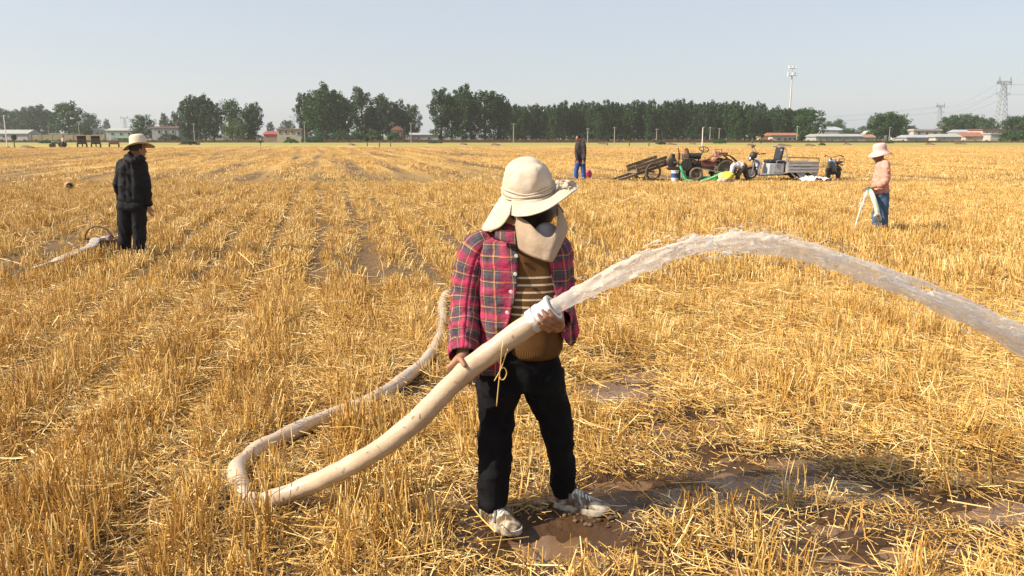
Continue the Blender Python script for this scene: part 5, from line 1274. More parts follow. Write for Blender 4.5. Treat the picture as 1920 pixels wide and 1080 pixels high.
def head_on(mb, c, fwd, s=1.0, up=(0, 0, 1)):
    """skull, jaw, nose, lips, brow and ears; returns eye positions"""
    f, sd, u = B = basis(fwd, up)
    q = lambda a, b, d: np.asarray(c) + s * (a * f + b * sd + d * u)
    ell_o(mb, q(-.012, 0, .02), np.array([.098, .076, .100]) * s, B); ell_o(mb, q(.022, 0, -.052), np.array([.066, .056, .064]) * s, B)
    mb.capsule(q(.083, 0, .018), q(.108, 0, -.022), .010 * s, .017 * s); mb.capsule(q(.088, -.016, -.052), q(.088, .016, -.052), .009 * s, .009 * s)
    mb.capsule(q(.086, -.016, -.064), q(.086, .016, -.064), .010 * s, .010 * s); mb.capsule(q(.078, -.03, .034), q(.078, .03, .034), .014 * s, .014 * s); mb.capsule(q(.066, 0, -.098), q(.07, 0, -.092), .022 * s, .02 * s)
    for k in (-1, 1): ell_o(mb, q(-.012, k * .078, -.004), np.array([.022, .009, .034]) * s, B); ell_o(mb, q(.06, k * .036, -.02), np.array([.03, .028, .028]) * s, B)
    return [q(.084, k * .032, .012) for k in (-1, 1)], B
def eyes(pos, parent, B, s=1.0):
    for p in pos:
        mb = MB(); ell_o(mb, p, np.array([.008, .014, .008]) * s, B, 10, 7); build(mb, 'eye', M_EYE, parent, True, world_co=True)
def hand_on(mb, C, A, P, Rr, wrist, sense=1, fr=0.0092, curl=1.0):
    """hand closed round a bar: palm on side P, fingers wrap towards sense * (A x P), thumb the other way"""
    A = unit(A); P = unit(np.asarray(P) - A * np.dot(P, A)); Bd = np.cross(A, P) * sense
    pos = lambda ang, off, rad: np.asarray(C) + A * off + rad * (math.cos(R(ang)) * P + math.sin(R(ang)) * Bd)
    for o in (-.033, -.011, .011, .033): mb.capsule(pos(-18, o * .8, Rr + .014), pos(32, o, Rr + .014), .015, .013)
    for o, ext in ((-.034, 112), (-.0115, 136), (.0115, 142), (.034, 128)):
        a = [32, 32 + (ext - 32) * .42 * curl, 32 + (ext - 32) * .74 * curl, 32 + (ext - 32) * curl]
        rr = [fr * 1.08, fr * 1.04, fr * .96, fr * .82]
        for k in range(3): mb.capsule(pos(a[k], o, Rr + fr), pos(a[k + 1], o, Rr + fr), rr[k], rr[k + 1], 10)
    mb.capsule(pos(-14, .022, Rr + .016), pos(-44, .046, Rr + .014), .0155, .0125); mb.capsule(pos(-44, .046, Rr + .014), pos(-66, .053, Rr + .011), .0125, .011); mb.capsule(pos(-66, .053, Rr + .011), pos(-88, .054, Rr + .010), .011, .0092)
    pc = pos(2, 0, Rr + .018)
    for o in (-.017, .017): mb.capsule(pc + A * o, np.asarray(wrist) + A * o * .55, .017, .024)
def free_hand(mb, wrist, d, side, s=1.0):
    """relaxed hanging hand: palm, four curled fingers, thumb leaving the side near the base"""
    d = unit(d); side = unit(np.asarray(side) - d * np.dot(side, d)); n = np.cross(d, side); w = np.asarray(wrist, float)
    for o in (-.027, -.009, .009, .027): mb.capsule(w + side * o * .6 * s, w + (d * .085 + side * o) * s, .018 * s, .013 * s)
    for o, L in ((-.029, .062), (-.01, .076), (.01, .08), (.029, .07)):
        a = w + (d * .085 + side * o) * s; b = a + (d * .5 + n * .22) * L * s; c = b + (d * .36 + n * .34) * L * s
        mb.capsule(a, b, .0095 * s, .009 * s); mb.capsule(b, c, .009 * s, .0075 * s)
    a = w + (d * .025 + side * .03) * s; b = a + (d * .035 + side * .024 + n * .012) * s; c = b + (d * .034 + side * .004 + n * .012) * s
    mb.capsule(a, b, .013 * s, .011 * s); mb.capsule(b, c, .011 * s, .009 * s)
def caps(L, n=14):
    mb = MB()
    for p0, p1, r0, r1 in L: mb.capsule(p0, p1, r0, r1, n, 4)
    return mb
def shoe(parent, heel, d, L=0.265, mu=None, ms=None, z0=0.0, detail=True):
    d = unit([d[0], d[1], 0]); s = np.array([-d[1], d[0], 0]); h = np.array([heel[0], heel[1], z0])
    sec = [(0, .024, .060), (.04, .033, .082), (.14, .037, .094), (.28, .037, .096), (.42, .041, .084), (.58, .046, .066), (.74, .048, .053), (.88, .042, .044), (.97, .026, .036), (1, .010, .028)]
    n = 16; rings = []
    for t, w, top in sec:
        rings.append([h + d * t * L + s * w * math.copysign(abs(math.cos(a)) ** .75, math.cos(a)) + np.array([0, 0, .018 + (top - .018) * max(0, math.sin(a)) ** .8 - .004 * max(0, -math.sin(a))]) for a in np.linspace(0, 2 * math.pi, n, endpoint=False)])
    mb = MB(); mb.loft(rings); o = build(mb, 'shoe', mu or M_SHOEW, parent, True, world_co=True)
    mb = MB(); rings = []
    for t, w, top in sec:
        ww = w + .006; up = .012 if t > .85 else 0
        rings.append([h + d * (t * (L + .012) - .006) + s * ww * c_ + np.array([0, 0, z_]) for c_, z_ in ((1, .026), (1.03, .014), (.96, -.004 + up * .6), (-.96, -.004 + up * .6), (-1.03, .014), (-1, .026))])
    mb.loft(rings); build(mb, 'sole', ms or M_SOLE, o, 50, world_co=True).location = -np.array(o.location) * 0
    if detail:
        for sd in (-1, 1):
            for k in range(3):
                t0 = .22 + k * .14; mb = MB(); P = []
                for q in np.linspace(0, 1, 8):
                    t = t0 + .13 * q + .02 * math.sin(q * 6); w = np.interp(t, [x[0] for x in sec], [x[1] for x in sec]); top = np.interp(t, [x[0] for x in sec], [x[2] for x in sec])
                    ang = .25 + .75 * (1 - q); P.append(h + d * t * L + s * sd * (w * math.cos(ang) ** .75 + .001) + np.array([0, 0, .018 + (top - .018) * math.sin(ang) ** .8]))
                mb.tube(P, .0075, 6); build(mb, 'stripe', M_SHOED, o, True, world_co=True)
        for k in range(5):
            t = .36 + k * .06; top = np.interp(t, [x[0] for x in sec], [x[2] for x in sec]); mb = MB()
            c = h + d * t * L + np.array([0, 0, top - .002]); mb.tube([c + s * .022 - np.array([0, 0, .006]), c + np.array([0, 0, .002]), c - s * .022 + d * .012 - np.array([0, 0, .006])], .0035, 6); build(mb, 'lace', M_PLW, o, True, world_co=True)
    return o
# sub-parts built in world coordinates sit under a part whose own location is zero: shift by the thing's location
def build_sub(mb, name, mat, part, root, **kw):
    L = np.array(root.location); mb.v = [v - L for v in mb.v]
    return build(mb, name, mat, part, **kw)
_build = build
def build(mb, name, mat, parent=None, smooth=35, world_co=False, **kw):
    if world_co and parent is not None:
        r = parent
        while r.parent is not None: r = r.parent
        L = np.array(r.location); mb.v = [v - L for v in mb.v]
    return _build(mb, name, mat, parent, smooth, False, **kw)

# ---------------------------------------------------------------- plaid, sweater, hose, water materials
def plaid():
    m, nt, b = base_mat('plaid_flannel'); L = nt.links
    uv = nn(nt, 'ShaderNodeUVMap'); sp = nn(nt, 'ShaderNodeSeparateXYZ'); L.new(uv.outputs[0], sp.inputs[0])
    MG, PK, NV, TL, CR, PU, OR = (.32, .006, .06), (.56, .018, .11), (.016, .014, .036), (.02, .055, .06), (.72, .50, .26), (.10, .012, .075), (.55, .16, .09)
    st = [(0, PK), (.20, MG), (.26, NV), (.30, CR), (.32, NV), (.40, TL), (.47, NV), (.58, PU), (.64, NV), (.69, OR), (.73, CR), (.755, NV), (.82, TL), (.87, PU), (.93, MG)]
    cols = []
    for i, per in ((0, .104), (1, .108)):
        f = mth(nt, 'FRACT', mth(nt, 'DIVIDE', sp.outputs[i], per)); r_ = ramp(nt, st, True); L.new(f, r_.inputs['Fac']); cols.append(r_.outputs['Color'])
    c = mix(nt, 0.5, cols[0], cols[1])
    pk = nn(nt, 'ShaderNodeHueSaturation'); pk.inputs['Saturation'].default_value = 1.15; pk.inputs['Value'].default_value = 0.84; L.new(c, pk.inputs['Color']); c = pk.outputs[0]
    nz = nn(nt, 'ShaderNodeTexNoise'); nz.inputs['Scale'].default_value = 30; L.new(uv.outputs[0], nz.inputs['Vector'])
    c = mix(nt, mth(nt, 'MULTIPLY', nz.outputs['Fac'], .22), c, (.5, .4, .36))
    L.new(c, b.inputs['Base Color']); b.inputs['Roughness'].default_value = .85; b.inputs['Specular IOR Level'].default_value = .2
    n2 = nn(nt, 'ShaderNodeTexNoise'); n2.inputs['Scale'].default_value = 22; n2.inputs['Detail'].default_value = 4; L.new(uv.outputs[0], n2.inputs['Vector'])
    bp = nn(nt, 'ShaderNodeBump'); bp.inputs['Strength'].default_value = .9; bp.inputs['Distance'].default_value = .018; L.new(n2.outputs['Fac'], bp.inputs['Height']); L.new(bp.outputs['Normal'], b.inputs['Normal'])
    return m
M_PLAID = plaid()
m, nt, b = base_mat('striped_sweater'); L = nt.links
uv = nn(nt, 'ShaderNodeUVMap'); sp = nn(nt, 'ShaderNodeSeparateXYZ'); L.new(uv.outputs[0], sp.inputs[0])
v_ = mth(nt, 'DIVIDE', mth(nt, 'SUBTRACT', sp.outputs[1], .5012), .0134)       # six cream stripes across the chest
inb = mth(nt, 'MULTIPLY', mth(nt, 'GREATER_THAN', v_, 0.0), mth(nt, 'LESS_THAN', v_, 6.0))
strp = mth(nt, 'MULTIPLY', inb, mth(nt, 'LESS_THAN', mth(nt, 'ABSOLUTE', mth(nt, 'SUBTRACT', mth(nt, 'FRACT', v_), .5)), .135))
rib = mth(nt, 'SINE', mth(nt, 'MULTIPLY', sp.outputs[0], 900.0))
hem = mth(nt, 'GREATER_THAN', sp.outputs[1], .640)
L.new(mix(nt, strp, (.125, .062, .022), (.56, .46, .35)), b.inputs['Base Color']); b.inputs['Roughness'].default_value = .9; b.inputs['Specular IOR Level'].default_value = .15
n2 = nn(nt, 'ShaderNodeTexNoise'); n2.inputs['Scale'].default_value = 180; L.new(uv.outputs[0], n2.inputs['Vector'])
bp = nn(nt, 'ShaderNodeBump'); bp.inputs['Strength'].default_value = .6; bp.inputs['Distance'].default_value = .004
L.new(mth(nt, 'ADD', mth(nt, 'MULTIPLY', n2.outputs['Fac'], .5), mth(nt, 'MULTIPLY', mth(nt, 'MULTIPLY', rib, hem), .6)), bp.inputs['Height']); L.new(bp.outputs['Normal'], b.inputs['Normal'])
M_SWEAT = m
m, nt, b = base_mat('milky_hose'); L = nt.links
tc = nn(nt, 'ShaderNodeTexCoord'); nz = nn(nt, 'ShaderNodeTexNoise'); nz.inputs['Scale'].default_value = 7; nz.inputs['Detail'].default_value = 6; L.new(tc.outputs['Object'], nz.inputs['Vector'])
r_ = ramp(nt, [(.33, (.47, .36, .255)), (.62, (.57, .455, .335))]); L.new(nz.outputs['Fac'], r_.inputs['Fac']); L.new(r_.outputs['Color'], b.inputs['Base Color'])
b.inputs['Roughness'].default_value = .22; b.inputs['Subsurface Weight'].default_value = .25; b.inputs['Subsurface Radius'].default_value = (.03, .025, .018); b.inputs['Subsurface Scale'].default_value = .5
n2 = nn(nt, 'ShaderNodeTexNoise'); n2.inputs['Scale'].default_value = 38; n2.inputs['Detail'].default_value = 3; L.new(tc.outputs['Object'], n2.inputs['Vector'])
bp = nn(nt, 'ShaderNodeBump'); bp.inputs['Strength'].default_value = .35; bp.inputs['Distance'].default_value = .006; L.new(n2.outputs['Fac'], bp.inputs['Height']); L.new(bp.outputs['Normal'], b.inputs['Normal'])
M_HOSE = m
m, nt, b = base_mat('spraying_water')
b.inputs['Base Color'].default_value = (.95, .91, .86, 1); b.inputs['Roughness'].default_value = .12; b.inputs['IOR'].default_value = 1.33; b.inputs['Transmission Weight'].default_value = .0
tl = nn(nt, 'ShaderNodeBsdfTranslucent'); tl.inputs['Color'].default_value = (.95, .90, .84, 1); tp = nn(nt, 'ShaderNodeBsdfTransparent')
m1 = nn(nt, 'ShaderNodeMixShader'); m1.inputs[0].default_value = .35; nt.links.new(b.outputs[0], m1.inputs[1]); nt.links.new(tl.outputs[0], m1.inputs[2])
m2 = nn(nt, 'ShaderNodeMixShader'); m2.inputs[0].default_value = .56; nt.links.new(m1.outputs[0], m2.inputs[1]); nt.links.new(tp.outputs[0], m2.inputs[2]); nt.links.new(m2.outputs[0], nt.nodes['Material Output'].inputs['Surface'])
M_JET = m

# ---------------------------------------------------------------- the hose she holds, and its jet
YB = 3.45
air = [(1034, 579, 3.140), (1015, 592, 3.150), (960, 632, 3.170), (900, 675, 3.190), (850, 718, 3.220), (790, 780, 3.270), (720, 836, 3.33), (650, 877, 3.40), (580, 910, 3.48)]
P = [at(*a) for a in air]
P += [np.array([x_, y_, .040]) for x_, y_ in HOSE_W]
back = [(900, 535), (945, 515), (985, 490), (1000, 455), (1000, 410), (1005, 370), (1010, 345), (1060, 338)]
hid = [gnd(a, b_, .03) for a, b_ in back]
HP = np.concatenate([crv(P, 170), crv([P[-1]] + hid, 90)[1:]])
i_ = np.arange(len(HP)); rad = .0455 + .0022 * np.sin(i_ * .9) * (i_ > 60) + .0015 * noise(i_ * .3, i_ * 0, 0, 1, 3)
kink = [np.argmin(np.linalg.norm(HP[:, :2] - gnd(a, b_)[:2], axis=1)) for a, b_ in ((470, 938), (447, 872), (838, 552))]
for k in kink: rad = rad * (1 - .28 * np.exp(-((i_ - k) / 2.0) ** 2)) * (1 + .10 * np.exp(-((np.abs(i_ - k) - 5) / 2.5) ** 2))
hose = thing('water_hose', 'fat milky white hose held by the woman, looping over the stubble', 'hose', (HP[60][0], HP[60][1], 0))
mb = MB(); mb.tube(HP, rad, 22); V = mb.v[0]; mb.v[0] = V + np.stack([noise(V[:, 0], V[:, 1], V[:, 2], .05, 81 + j) for j in range(3)], 1) * .0042
build(mb, 'hose_body', M_HOSE, hose, True, world_co=True)
A0 = unit(HP[0] - HP[6])
def ring_on(c, prof, nm, mat):
    f, s_, u_ = basis(A0); mb = MB(); a = np.linspace(0, 2 * math.pi, 30, endpoint=False)
    mb.loft([c + A0 * z + r * (np.cos(a)[:, None] * s_ + np.sin(a)[:, None] * u_) for r, z in prof], cap0=False, cap1=False); return build(mb, nm, mat, hose, 40, world_co=True)
N0 = HP[0]
ring_on(N0, [(.040, -.05), (.049, -.05), (.049, -.004), (.056, 0), (.057, .012), (.050, .016), (.044, .016), (.042, -.03)], 'outlet_ring', M_PLW)
ring_on(N0 - A0 * .050, [(.046, -.012), (.053, -.012), (.054, .006), (.046, .008)], 'clamp_ring', M_PLW)
ring_on(N0 - A0 * .085, [(.046, -.016), (.0505, -.016), (.051, .014), (.046, .016)], 'clamp_ring', M_PLW)
k = kink[2]; T_ = unit(HP[k + 2] - HP[k - 2]); f, s_, u_ = basis(T_); a = np.linspace(0, 2 * math.pi, 26, endpoint=False); mb = MB()
mb.loft([HP[k] + T_ * z + r * (np.cos(a)[:, None] * s_ + np.sin(a)[:, None] * u_) for r, z in ((.04, -.012), (.047, -.012), (.047, .012), (.04, .012))], cap0=False, cap1=False); build(mb, 'joint_clamp', M_PLW, hose, 40, world_co=True)
# wisps of straw caught on the hose
mb = MB()
for pts in ([(944, 640, 3.118), (941, 655, 3.105), (939, 680, 3.125), (937, 700, 3.15), (934, 730, 3.16), (931, 762, 3.165)], [(952, 655, 3.11), (946, 672, 3.12), (940, 690, 3.13), (934, 702, 3.14), (927, 714, 3.145)], [(940, 690, 3.13), (946, 690, 3.13), (950, 699, 3.135), (946, 710, 3.14), (940, 712, 3.14), (937, 707, 3.14)]):
    mb.tube(crv([at(*p) for p in pts], 18), .0024, 6, tone=.95)
tag(build(mb, 'straw_wisp', M_STRAW, smooth=True, tone=True), 'knotted wisp of straw hanging from the hose in front of black trousers', 'straw')
mb = MB()
for k in range(26):
    i = rnd.randint(14, 150); t_ = unit(HP[i + 1] - HP[i - 1]); f, s_, u_ = basis(t_); a = rnd.uniform(.2, 2.6); o = math.cos(a) * (-s_) * .0 + unit(np.array([rnd.uniform(-.5, .5), -1, rnd.uniform(0, 1)]))
    o = unit(o - t_ * np.dot(o, t_)); p = HP[i] + o * (rad[i] + .001); q = unit(t_ * rnd.uniform(-1, 1) + np.cross(t_, o) * rnd.uniform(-.6, .6)); Lh = rnd.uniform(.003, .014)
    mb.tube([p - q * Lh, p + o * .002, p + q * Lh], .0010, 4)
tag(build(mb, 'chaff_specks', mk('dark_chaff', (.22, .13, .05), None, 9, .9), hose, True, world_co=True), kind='stuff')
# the jet: strands and drops thrown along a ballistic arc
jp = [(1036, 577, 3.13), (1100, 543, 3.14), (1180, 502, 3.18), (1260, 473, 3.23), (1340, 457, 3.29), (1400, 454, 3.34), (1470, 463, 3.40), (1550, 484, 3.47), (1650, 522, 3.57), (1750, 562, 3.67), (1850, 606, 3.78), (1930, 645, 3.88), (2060, 722, 4.02), (2200, 815, 4.17), (2330, 915, 4.3)]
JP = crv([at(*p) for p in jp], 300)
jw = np.interp(np.linspace(0, 14, 300), [0, 1, 2, 4, 6, 8, 10, 11, 14], [.036, .037, .040, .044, .048, .053, .057, .060, .07])
JP = JP[JP[:, 2] > 0.0]; nJ = len(JP)
T_ = np.gradient(JP, axis=0); T_ /= np.linalg.norm(T_, axis=1)[:, None]
S_ = np.cross(T_, [0, 0, 1]); S_ /= np.linalg.norm(S_, axis=1)[:, None]; U_ = np.cross(S_, T_)
mb = MB(); rg = np.random.default_rng(5)
kk = np.arange(nJ); cr = jw[:nJ] * np.interp(kk, [0, 30, 110, 180, nJ], [.97, .86, .45, .08, .01]) * (1 + .16 * noise(kk * .2, kk * 0., 0, 1, 7))
mb.tube(JP, cr, 18)
for s in range(620):                                 # ropes and lobes of water round the core
    i0 = int(rg.uniform(0, nJ - 12)); far_ = i0 / nJ
    if far_ > .2 and noise(i0 / 8., 3.3, 0, 1, 77) < rg.uniform(-.8, .2 + .35 * far_): continue
    ln = int(rg.uniform(8, 34)); i1 = min(i0 + ln, nJ - 1); m_ = max(6, (i1 - i0) // 2); ii = np.linspace(i0, i1, m_).astype(int)
    a, r = rg.uniform(0, 6.28), rg.uniform(.35, 1.0) * (1.0 if rg.random() < .82 else 1.35)
    off = (math.cos(a) * S_[ii] + math.sin(a) * U_[ii] * .85) * (jw[ii] * r * np.linspace(.92, 1.08, m_) * (0.8 + .35 * far_))[:, None]
    w = np.linspace(0, 1, m_); rr = rg.uniform(.005, .013) * np.sin(np.clip(w * .94 + .03, 0, 1) * math.pi) ** .6 * (1 + .3 * np.sin(w * rg.uniform(5, 14) + a)) + .0012
    mb.tube(JP[ii] + off, rr, 8)
for s in range(420):                                 # torn lobes and drops
    i = int(rg.uniform(25, nJ - 2)); a, r = rg.uniform(0, 6.28), abs(rg.normal(1.05, .4)); c = JP[i] + (math.cos(a) * S_[i] + math.sin(a) * U_[i]) * jw[i] * r; q = rg.uniform(.003, .008)
    mb.capsule(c - T_[i] * q * rg.uniform(1, 5), c + T_[i] * q * rg.uniform(1, 4), q * .6, q, 8)
jm = remesh(mb, .0048, 5)
n_ = len(jm.vertices); co = np.empty(n_ * 3, np.float32); jm.vertices.foreach_get('co', co)
jo = put(jm, 'water_jet', M_JET, smooth=True); tag(jo, 'arc of muddy water shooting out of the white hose', 'water')
mb = MB()
for s in range(1300):
    i = int(rg.uniform(15, nJ - 2)); a, r = rg.uniform(0, 6.28), abs(rg.normal(1.0, .5))
    c = JP[i] + (math.cos(a) * S_[i] + math.sin(a) * U_[i]) * jw[i] * r; q = rg.uniform(.0010, .0032); L_ = q * rg.uniform(1.5, 5)
    mb.tube([c - T_[i] * L_, c - T_[i] * L_ * .5, c + T_[i] * L_ * .4, c + T_[i] * L_], [q * .2, q * .8, q, q * .3], 6)
tag(build(mb, 'spray_drops', M_JET, smooth=True), 'fine drops of spray flying round the arc of muddy water', 'spray', kind='stuff')

# ---------------------------------------------------------------- the woman in front
wl = gnd(990, 968); W = thing('person', 'woman in pink plaid shirt and cream flap hat holding the fat white hose', 'person', (wl[0], YB, 0))
base_c = at(991, 354, 3.44); ax = unit(np.array([-.13, -.34, 1.0])); hc = base_c - ax * .070; ff = np.array([.52, -.80, -.34])
body = MB(); eyep, HB = head_on(body, hc, ff, 1.0)
J = lambda px, py, y: at(px, py, y)
body.capsule(J(984, 452, 3.48), hc + np.array([-.01, .02, -.06]), .056, .052)
for a, b_, r0, r1 in [(J(915, 460, 3.47), J(1040, 460, 3.48), .06, .06), (J(978, 470, 3.46), J(975, 660, 3.45), .11, .10), (J(945, 480, 3.46), J(945, 660, 3.45), .085, .085), (J(1010, 480, 3.46), J(1010, 660, 3.45), .085, .085),
                      (J(905, 465, 3.47), J(872, 570, 3.46), .048, .040), (J(872, 570, 3.46), J(868, 664, 3.29), .038, .027), (J(1045, 465, 3.48), J(1052, 560, 3.44), .048, .04), (J(1052, 560, 3.44), J(1040, 602, 3.26), .038, .027),
                      (J(940, 690, 3.44), J(930, 810, 3.40), .075, .055), (J(930, 810, 3.40), J(922, 950, 3.36), .055, .036), (J(1010, 690, 3.46), J(1042, 800, 3.47), .075, .055), (J(1042, 800, 3.47), J(1058, 935, 3.50), .055, .036)]:
    body.capsule(a, b_, r0, r1)
A1 = unit(J(900, 675, 3.19) - J(850, 718, 3.22)); C1 = J(868, 702, 3.208)
hand_on(body, C1, A1, (-.25, .45, .85), .046, J(867, 668, 3.28), sense=1 if np.cross(A1, unit(np.array([-.25, .45, .85])))[1] > 0 else -1)
body.capsule(J(867, 664, 3.29), J(867, 672, 3.265), .027, .026)
C2 = N0 - A0 * .028; Pd = np.array([.45, .35, -.8])
hand_on(body, C2, A0, Pd, .052, J(1046, 612, 3.24), sense=1 if np.cross(A0, unit(Pd - A0 * np.dot(Pd, A0)))[1] < 0 else -1, curl=.95)
body.capsule(J(1040, 602, 3.26), J(1046, 612, 3.24), .027, .026)
put_world(remesh(body, .0042, 2), 'body', M_SKIN, W)
eyes(eyep, W, HB)
# black shell over the head and face
mb = MB(); f, s_, u_ = HB; k = MB(); k.ell((0, 0, 0), (.130, .095, .088), 22, 16); V = k.v[0]; kf = k.f
mb.add(V @ np.stack(HB) + hc - u_ * .012 + f * .002, kf); build(mb, 'dark_head_shell', M_HAIR, W, True, world_co=True, solid=.006)
mb = MB(); ell_o(mb, at(1023, 438, 3.305), np.array([.040, .056, .048]), HB, 20, 14); build(mb, 'face_mask', mk('white_mask', (.42, .42, .47), (.36, .36, .41), 30, .8, bump=.3, bscale=300, dist=.001), W, True, world_co=True)
# black band across the eyes
mb = MB(); mb.tube([hc + f * .098 * math.cos(q) + s_ * .088 * math.sin(q) + u_ * .012 for q in np.linspace(-1.25, 1.25, 16)], .022, 10, squash=1.0); build(mb, 'dark_eye_band', M_HAIR, W, True, world_co=True)
# sweater
def interp_rows(rows, py):
    R_ = np.array(rows, float); return [np.interp(py, R_[:, 0], R_[:, c]) for c in range(1, R_.shape[1])]
SW = [(438, 984, 42, .07, 3.49), (448, 984, 68, .10, 3.47), (470, 985, 74, .118, 3.46), (520, 988, 72, .124, 3.45), (580, 992, 66, .128, 3.44), (630, 996, 60, .132, 3.43), (650, 997, 57, .130, 3.43), (659, 997, 53, .120, 3.43)]
mb = MB(); rings = []; uvs = []; th = np.linspace(0, 2 * math.pi, 64)
for py in np.linspace(438, 659, 50):
    cx, hw, dp, yc = interp_rows(SW, py); c = at(cx, py, yc); rx = hw * mpp(cx, py, yc)
    # stripes sag a little across the chest
    sagz = -.010 * np.maximum(0, -np.sin(th)) * (py > 480)
    ring = c + np.stack([rx * np.cos(th), dp * np.sign(np.sin(th)) * np.abs(np.sin(th)) ** .9, sagz], 1)
    ring[:, 1] += -.004 * noise(ring[:, 0], ring[:, 2] * .5, 0, .05, 66); rings.append(ring); uvs.append(np.stack([th * .13, np.full(64, py / 1000)], 1))
mb.loft(rings, closed=False, uv=np.concatenate(uvs)); build(mb, 'sweater', M_SWEAT, W, True, world_co=True, uv=True, solid=.004)
# shirt body, open in front
SH = [(428, 976, 40, .070, 3.50, 960, 1008), (440, 977, 62, .085, 3.485, 966, 1016), (450, 976, 86, .105, 3.47, 970, 1022), (472, 979, 91, .128, 3.46, 972, 1027), (510, 981, 90, .138, 3.45, 970, 1034), (550, 981, 88, .140, 3.44, 963, 1042), (590, 982, 86, .142, 3.43, 953, 1046), (630, 984, 88, .146, 3.43, 945, 1052), (660, 982, 90, .150, 3.43, 940, 1056), (696, 978, 88, .150, 3.43, 938, 1060)]
nr, nc = 60, 96; G = np.zeros((nr, nc, 3)); UV = np.zeros((nr, nc, 2))
for j in range(nc):
    s = j / (nc - 1)
    hemy = np.interp(s, [0, .18, .4, .6, .75, .86, 1], [690, 694, 680, 668, 640, 622, 612])
    for i in range(nr):
        py = 428 + (hemy - 428) * i / (nr - 1); cx, hw, dp, yc, pl, pr = interp_rows(SH, py)
        al = -math.acos(max(-1, min(1, (pl - cx) / hw))); ar = -math.acos(max(-1, min(1, (pr - cx) / hw)))
        a = al + (-2 * math.pi + ar - al) * s
        c = at(cx, py, yc); rx = hw * mpp(cx, py, yc); fold = 1 + .035 * math.sin(a * 7 + py * .01) * min(1, (py - 428) / 90) + .02 * math.sin(a * 13 + py * .03)
        G[i, j] = c + np.array([rx * math.cos(a) * fold, dp * math.sin(a) * fold, 0]); UV[i, j] = (a * .155, -G[i, j][2])
wv = noise(G[..., 0] + .6 * G[..., 2], G[..., 1], G[..., 2] * 1.2, .055, 15); G[..., 1] += np.where(np.sin(np.zeros(1)) == 0, 1, 1) * wv * .009; G[..., 0] += wv * .004
mb = MB(); mb.grid(G, UV); build(mb, 'shirt', M_PLAID, W, True, world_co=True, uv=True, solid=.004)
def sleeve(pts, rads, n=40, seed=0):
    C = crv(pts, n); rr = np.interp(np.linspace(0, 1, n), np.linspace(0, 1, len(rads)), rads)
    mb = MB(); mb.tube(C, rr, 34, cap=False, uvm=True); V = mb.v[0]; ctr = np.repeat(C, 34, 0); d = V - ctr; d /= np.linalg.norm(d, axis=1)[:, None] + 1e-9
    t = np.repeat(np.linspace(0, 1, n), 34); w = noise(V[:, 0] * .7, V[:, 1] * .7, V[:, 2] * 1.5 + V[:, 0], .042, seed); w2 = 1 - np.abs(w) * 2
    mb.v[0] = V + d * ((w2 * .0095 + .004 * noise(V[:, 0], V[:, 1], V[:, 2], .02, seed + 4)) * np.minimum(1, t * 5))[:, None]
    mb.uv[0][:, 0] = np.tile(np.linspace(0, 2 * math.pi, 34), n) * .066
    return build(mb, 'sleeve', M_PLAID, W, True, world_co=True, uv=True, solid=.004)
sleeve([J(925, 452, 3.48), J(899, 468, 3.475), J(884, 510, 3.47), J(876, 560, 3.45), J(872, 610, 3.39), J(868, 645, 3.33), J(868, 666, 3.285)], [.060, .078, .074, .066, .062, .058, .054], seed=41)
sleeve([J(1022, 452, 3.49), J(1040, 468, 3.49), J(1048, 510, 3.48), J(1052, 552, 3.45), J(1051, 578, 3.38), J(1046, 598, 3.30)], [.055, .070, .062, .060, .056, .050], seed=47)
mb = MB(); Gc = []
for u in np.linspace(0, 1, 10):
    t0 = crv([(1046, 585, 3.36), (1062, 572, 3.40), (1074, 560, 3.47)], 10)[int(u * 9)]; t1 = crv([(1052, 628, 3.34), (1073, 650, 3.37), (1086, 620, 3.45)], 10)[int(u * 9)]
    Gc.append([at(*(t0 + (t1 - t0) * v)) + np.array([0, .012 * math.sin(u * 9 + v * 3), 0]) for v in np.linspace(0, 1, 10)])
Gc = np.array(Gc); mb.grid(Gc, np.stack([Gc[..., 0] + .03, Gc[..., 2]], -1)); build(mb, 'shirt_tail', M_PLAID, W, True, world_co=True, uv=True, solid=.004)
for a, b_ in ((((930, 422, 3.40), (950, 419, 3.37), (966, 424, 3.34)), ((928, 446, 3.345), (948, 455, 3.32), (970, 462, 3.315))), (((1028, 440, 3.36), (1036, 438, 3.40), (1044, 436, 3.44)), ((1030, 468, 3.33), (1042, 466, 3.345), (1054, 458, 3.38)))):
    A_, B_ = crv(a, 10), crv(b_, 10); Gc = np.array([[at(*(A_[i] + (B_[i] - A_[i]) * v + np.array([0, 0, -.012 * math.sin(v * 3.1)]))) for v in np.linspace(0, 1, 6)] for i in range(10)])
    mb = MB(); mb.grid(Gc, np.stack([Gc[..., 0] * 1.0 + .02, Gc[..., 2] + .05], -1)); build(mb, 'collar', M_PLAID, W, True, world_co=True, uv=True, solid=.006)
for px, py in ((968, 480), (966, 514), (958, 547), (951, 586)):
    cx, hw, dp, yc, pl, pr = interp_rows(SH, py); mb = MB(); mb.lathe([(.001, -.003), (.007, -.003), (.008, 0), (.007, .003), (.001, .003)], 14, at(px, py, yc - dp * 1.02 - .006), 'y'); build(mb, 'button', M_PLW, W, world_co=True)
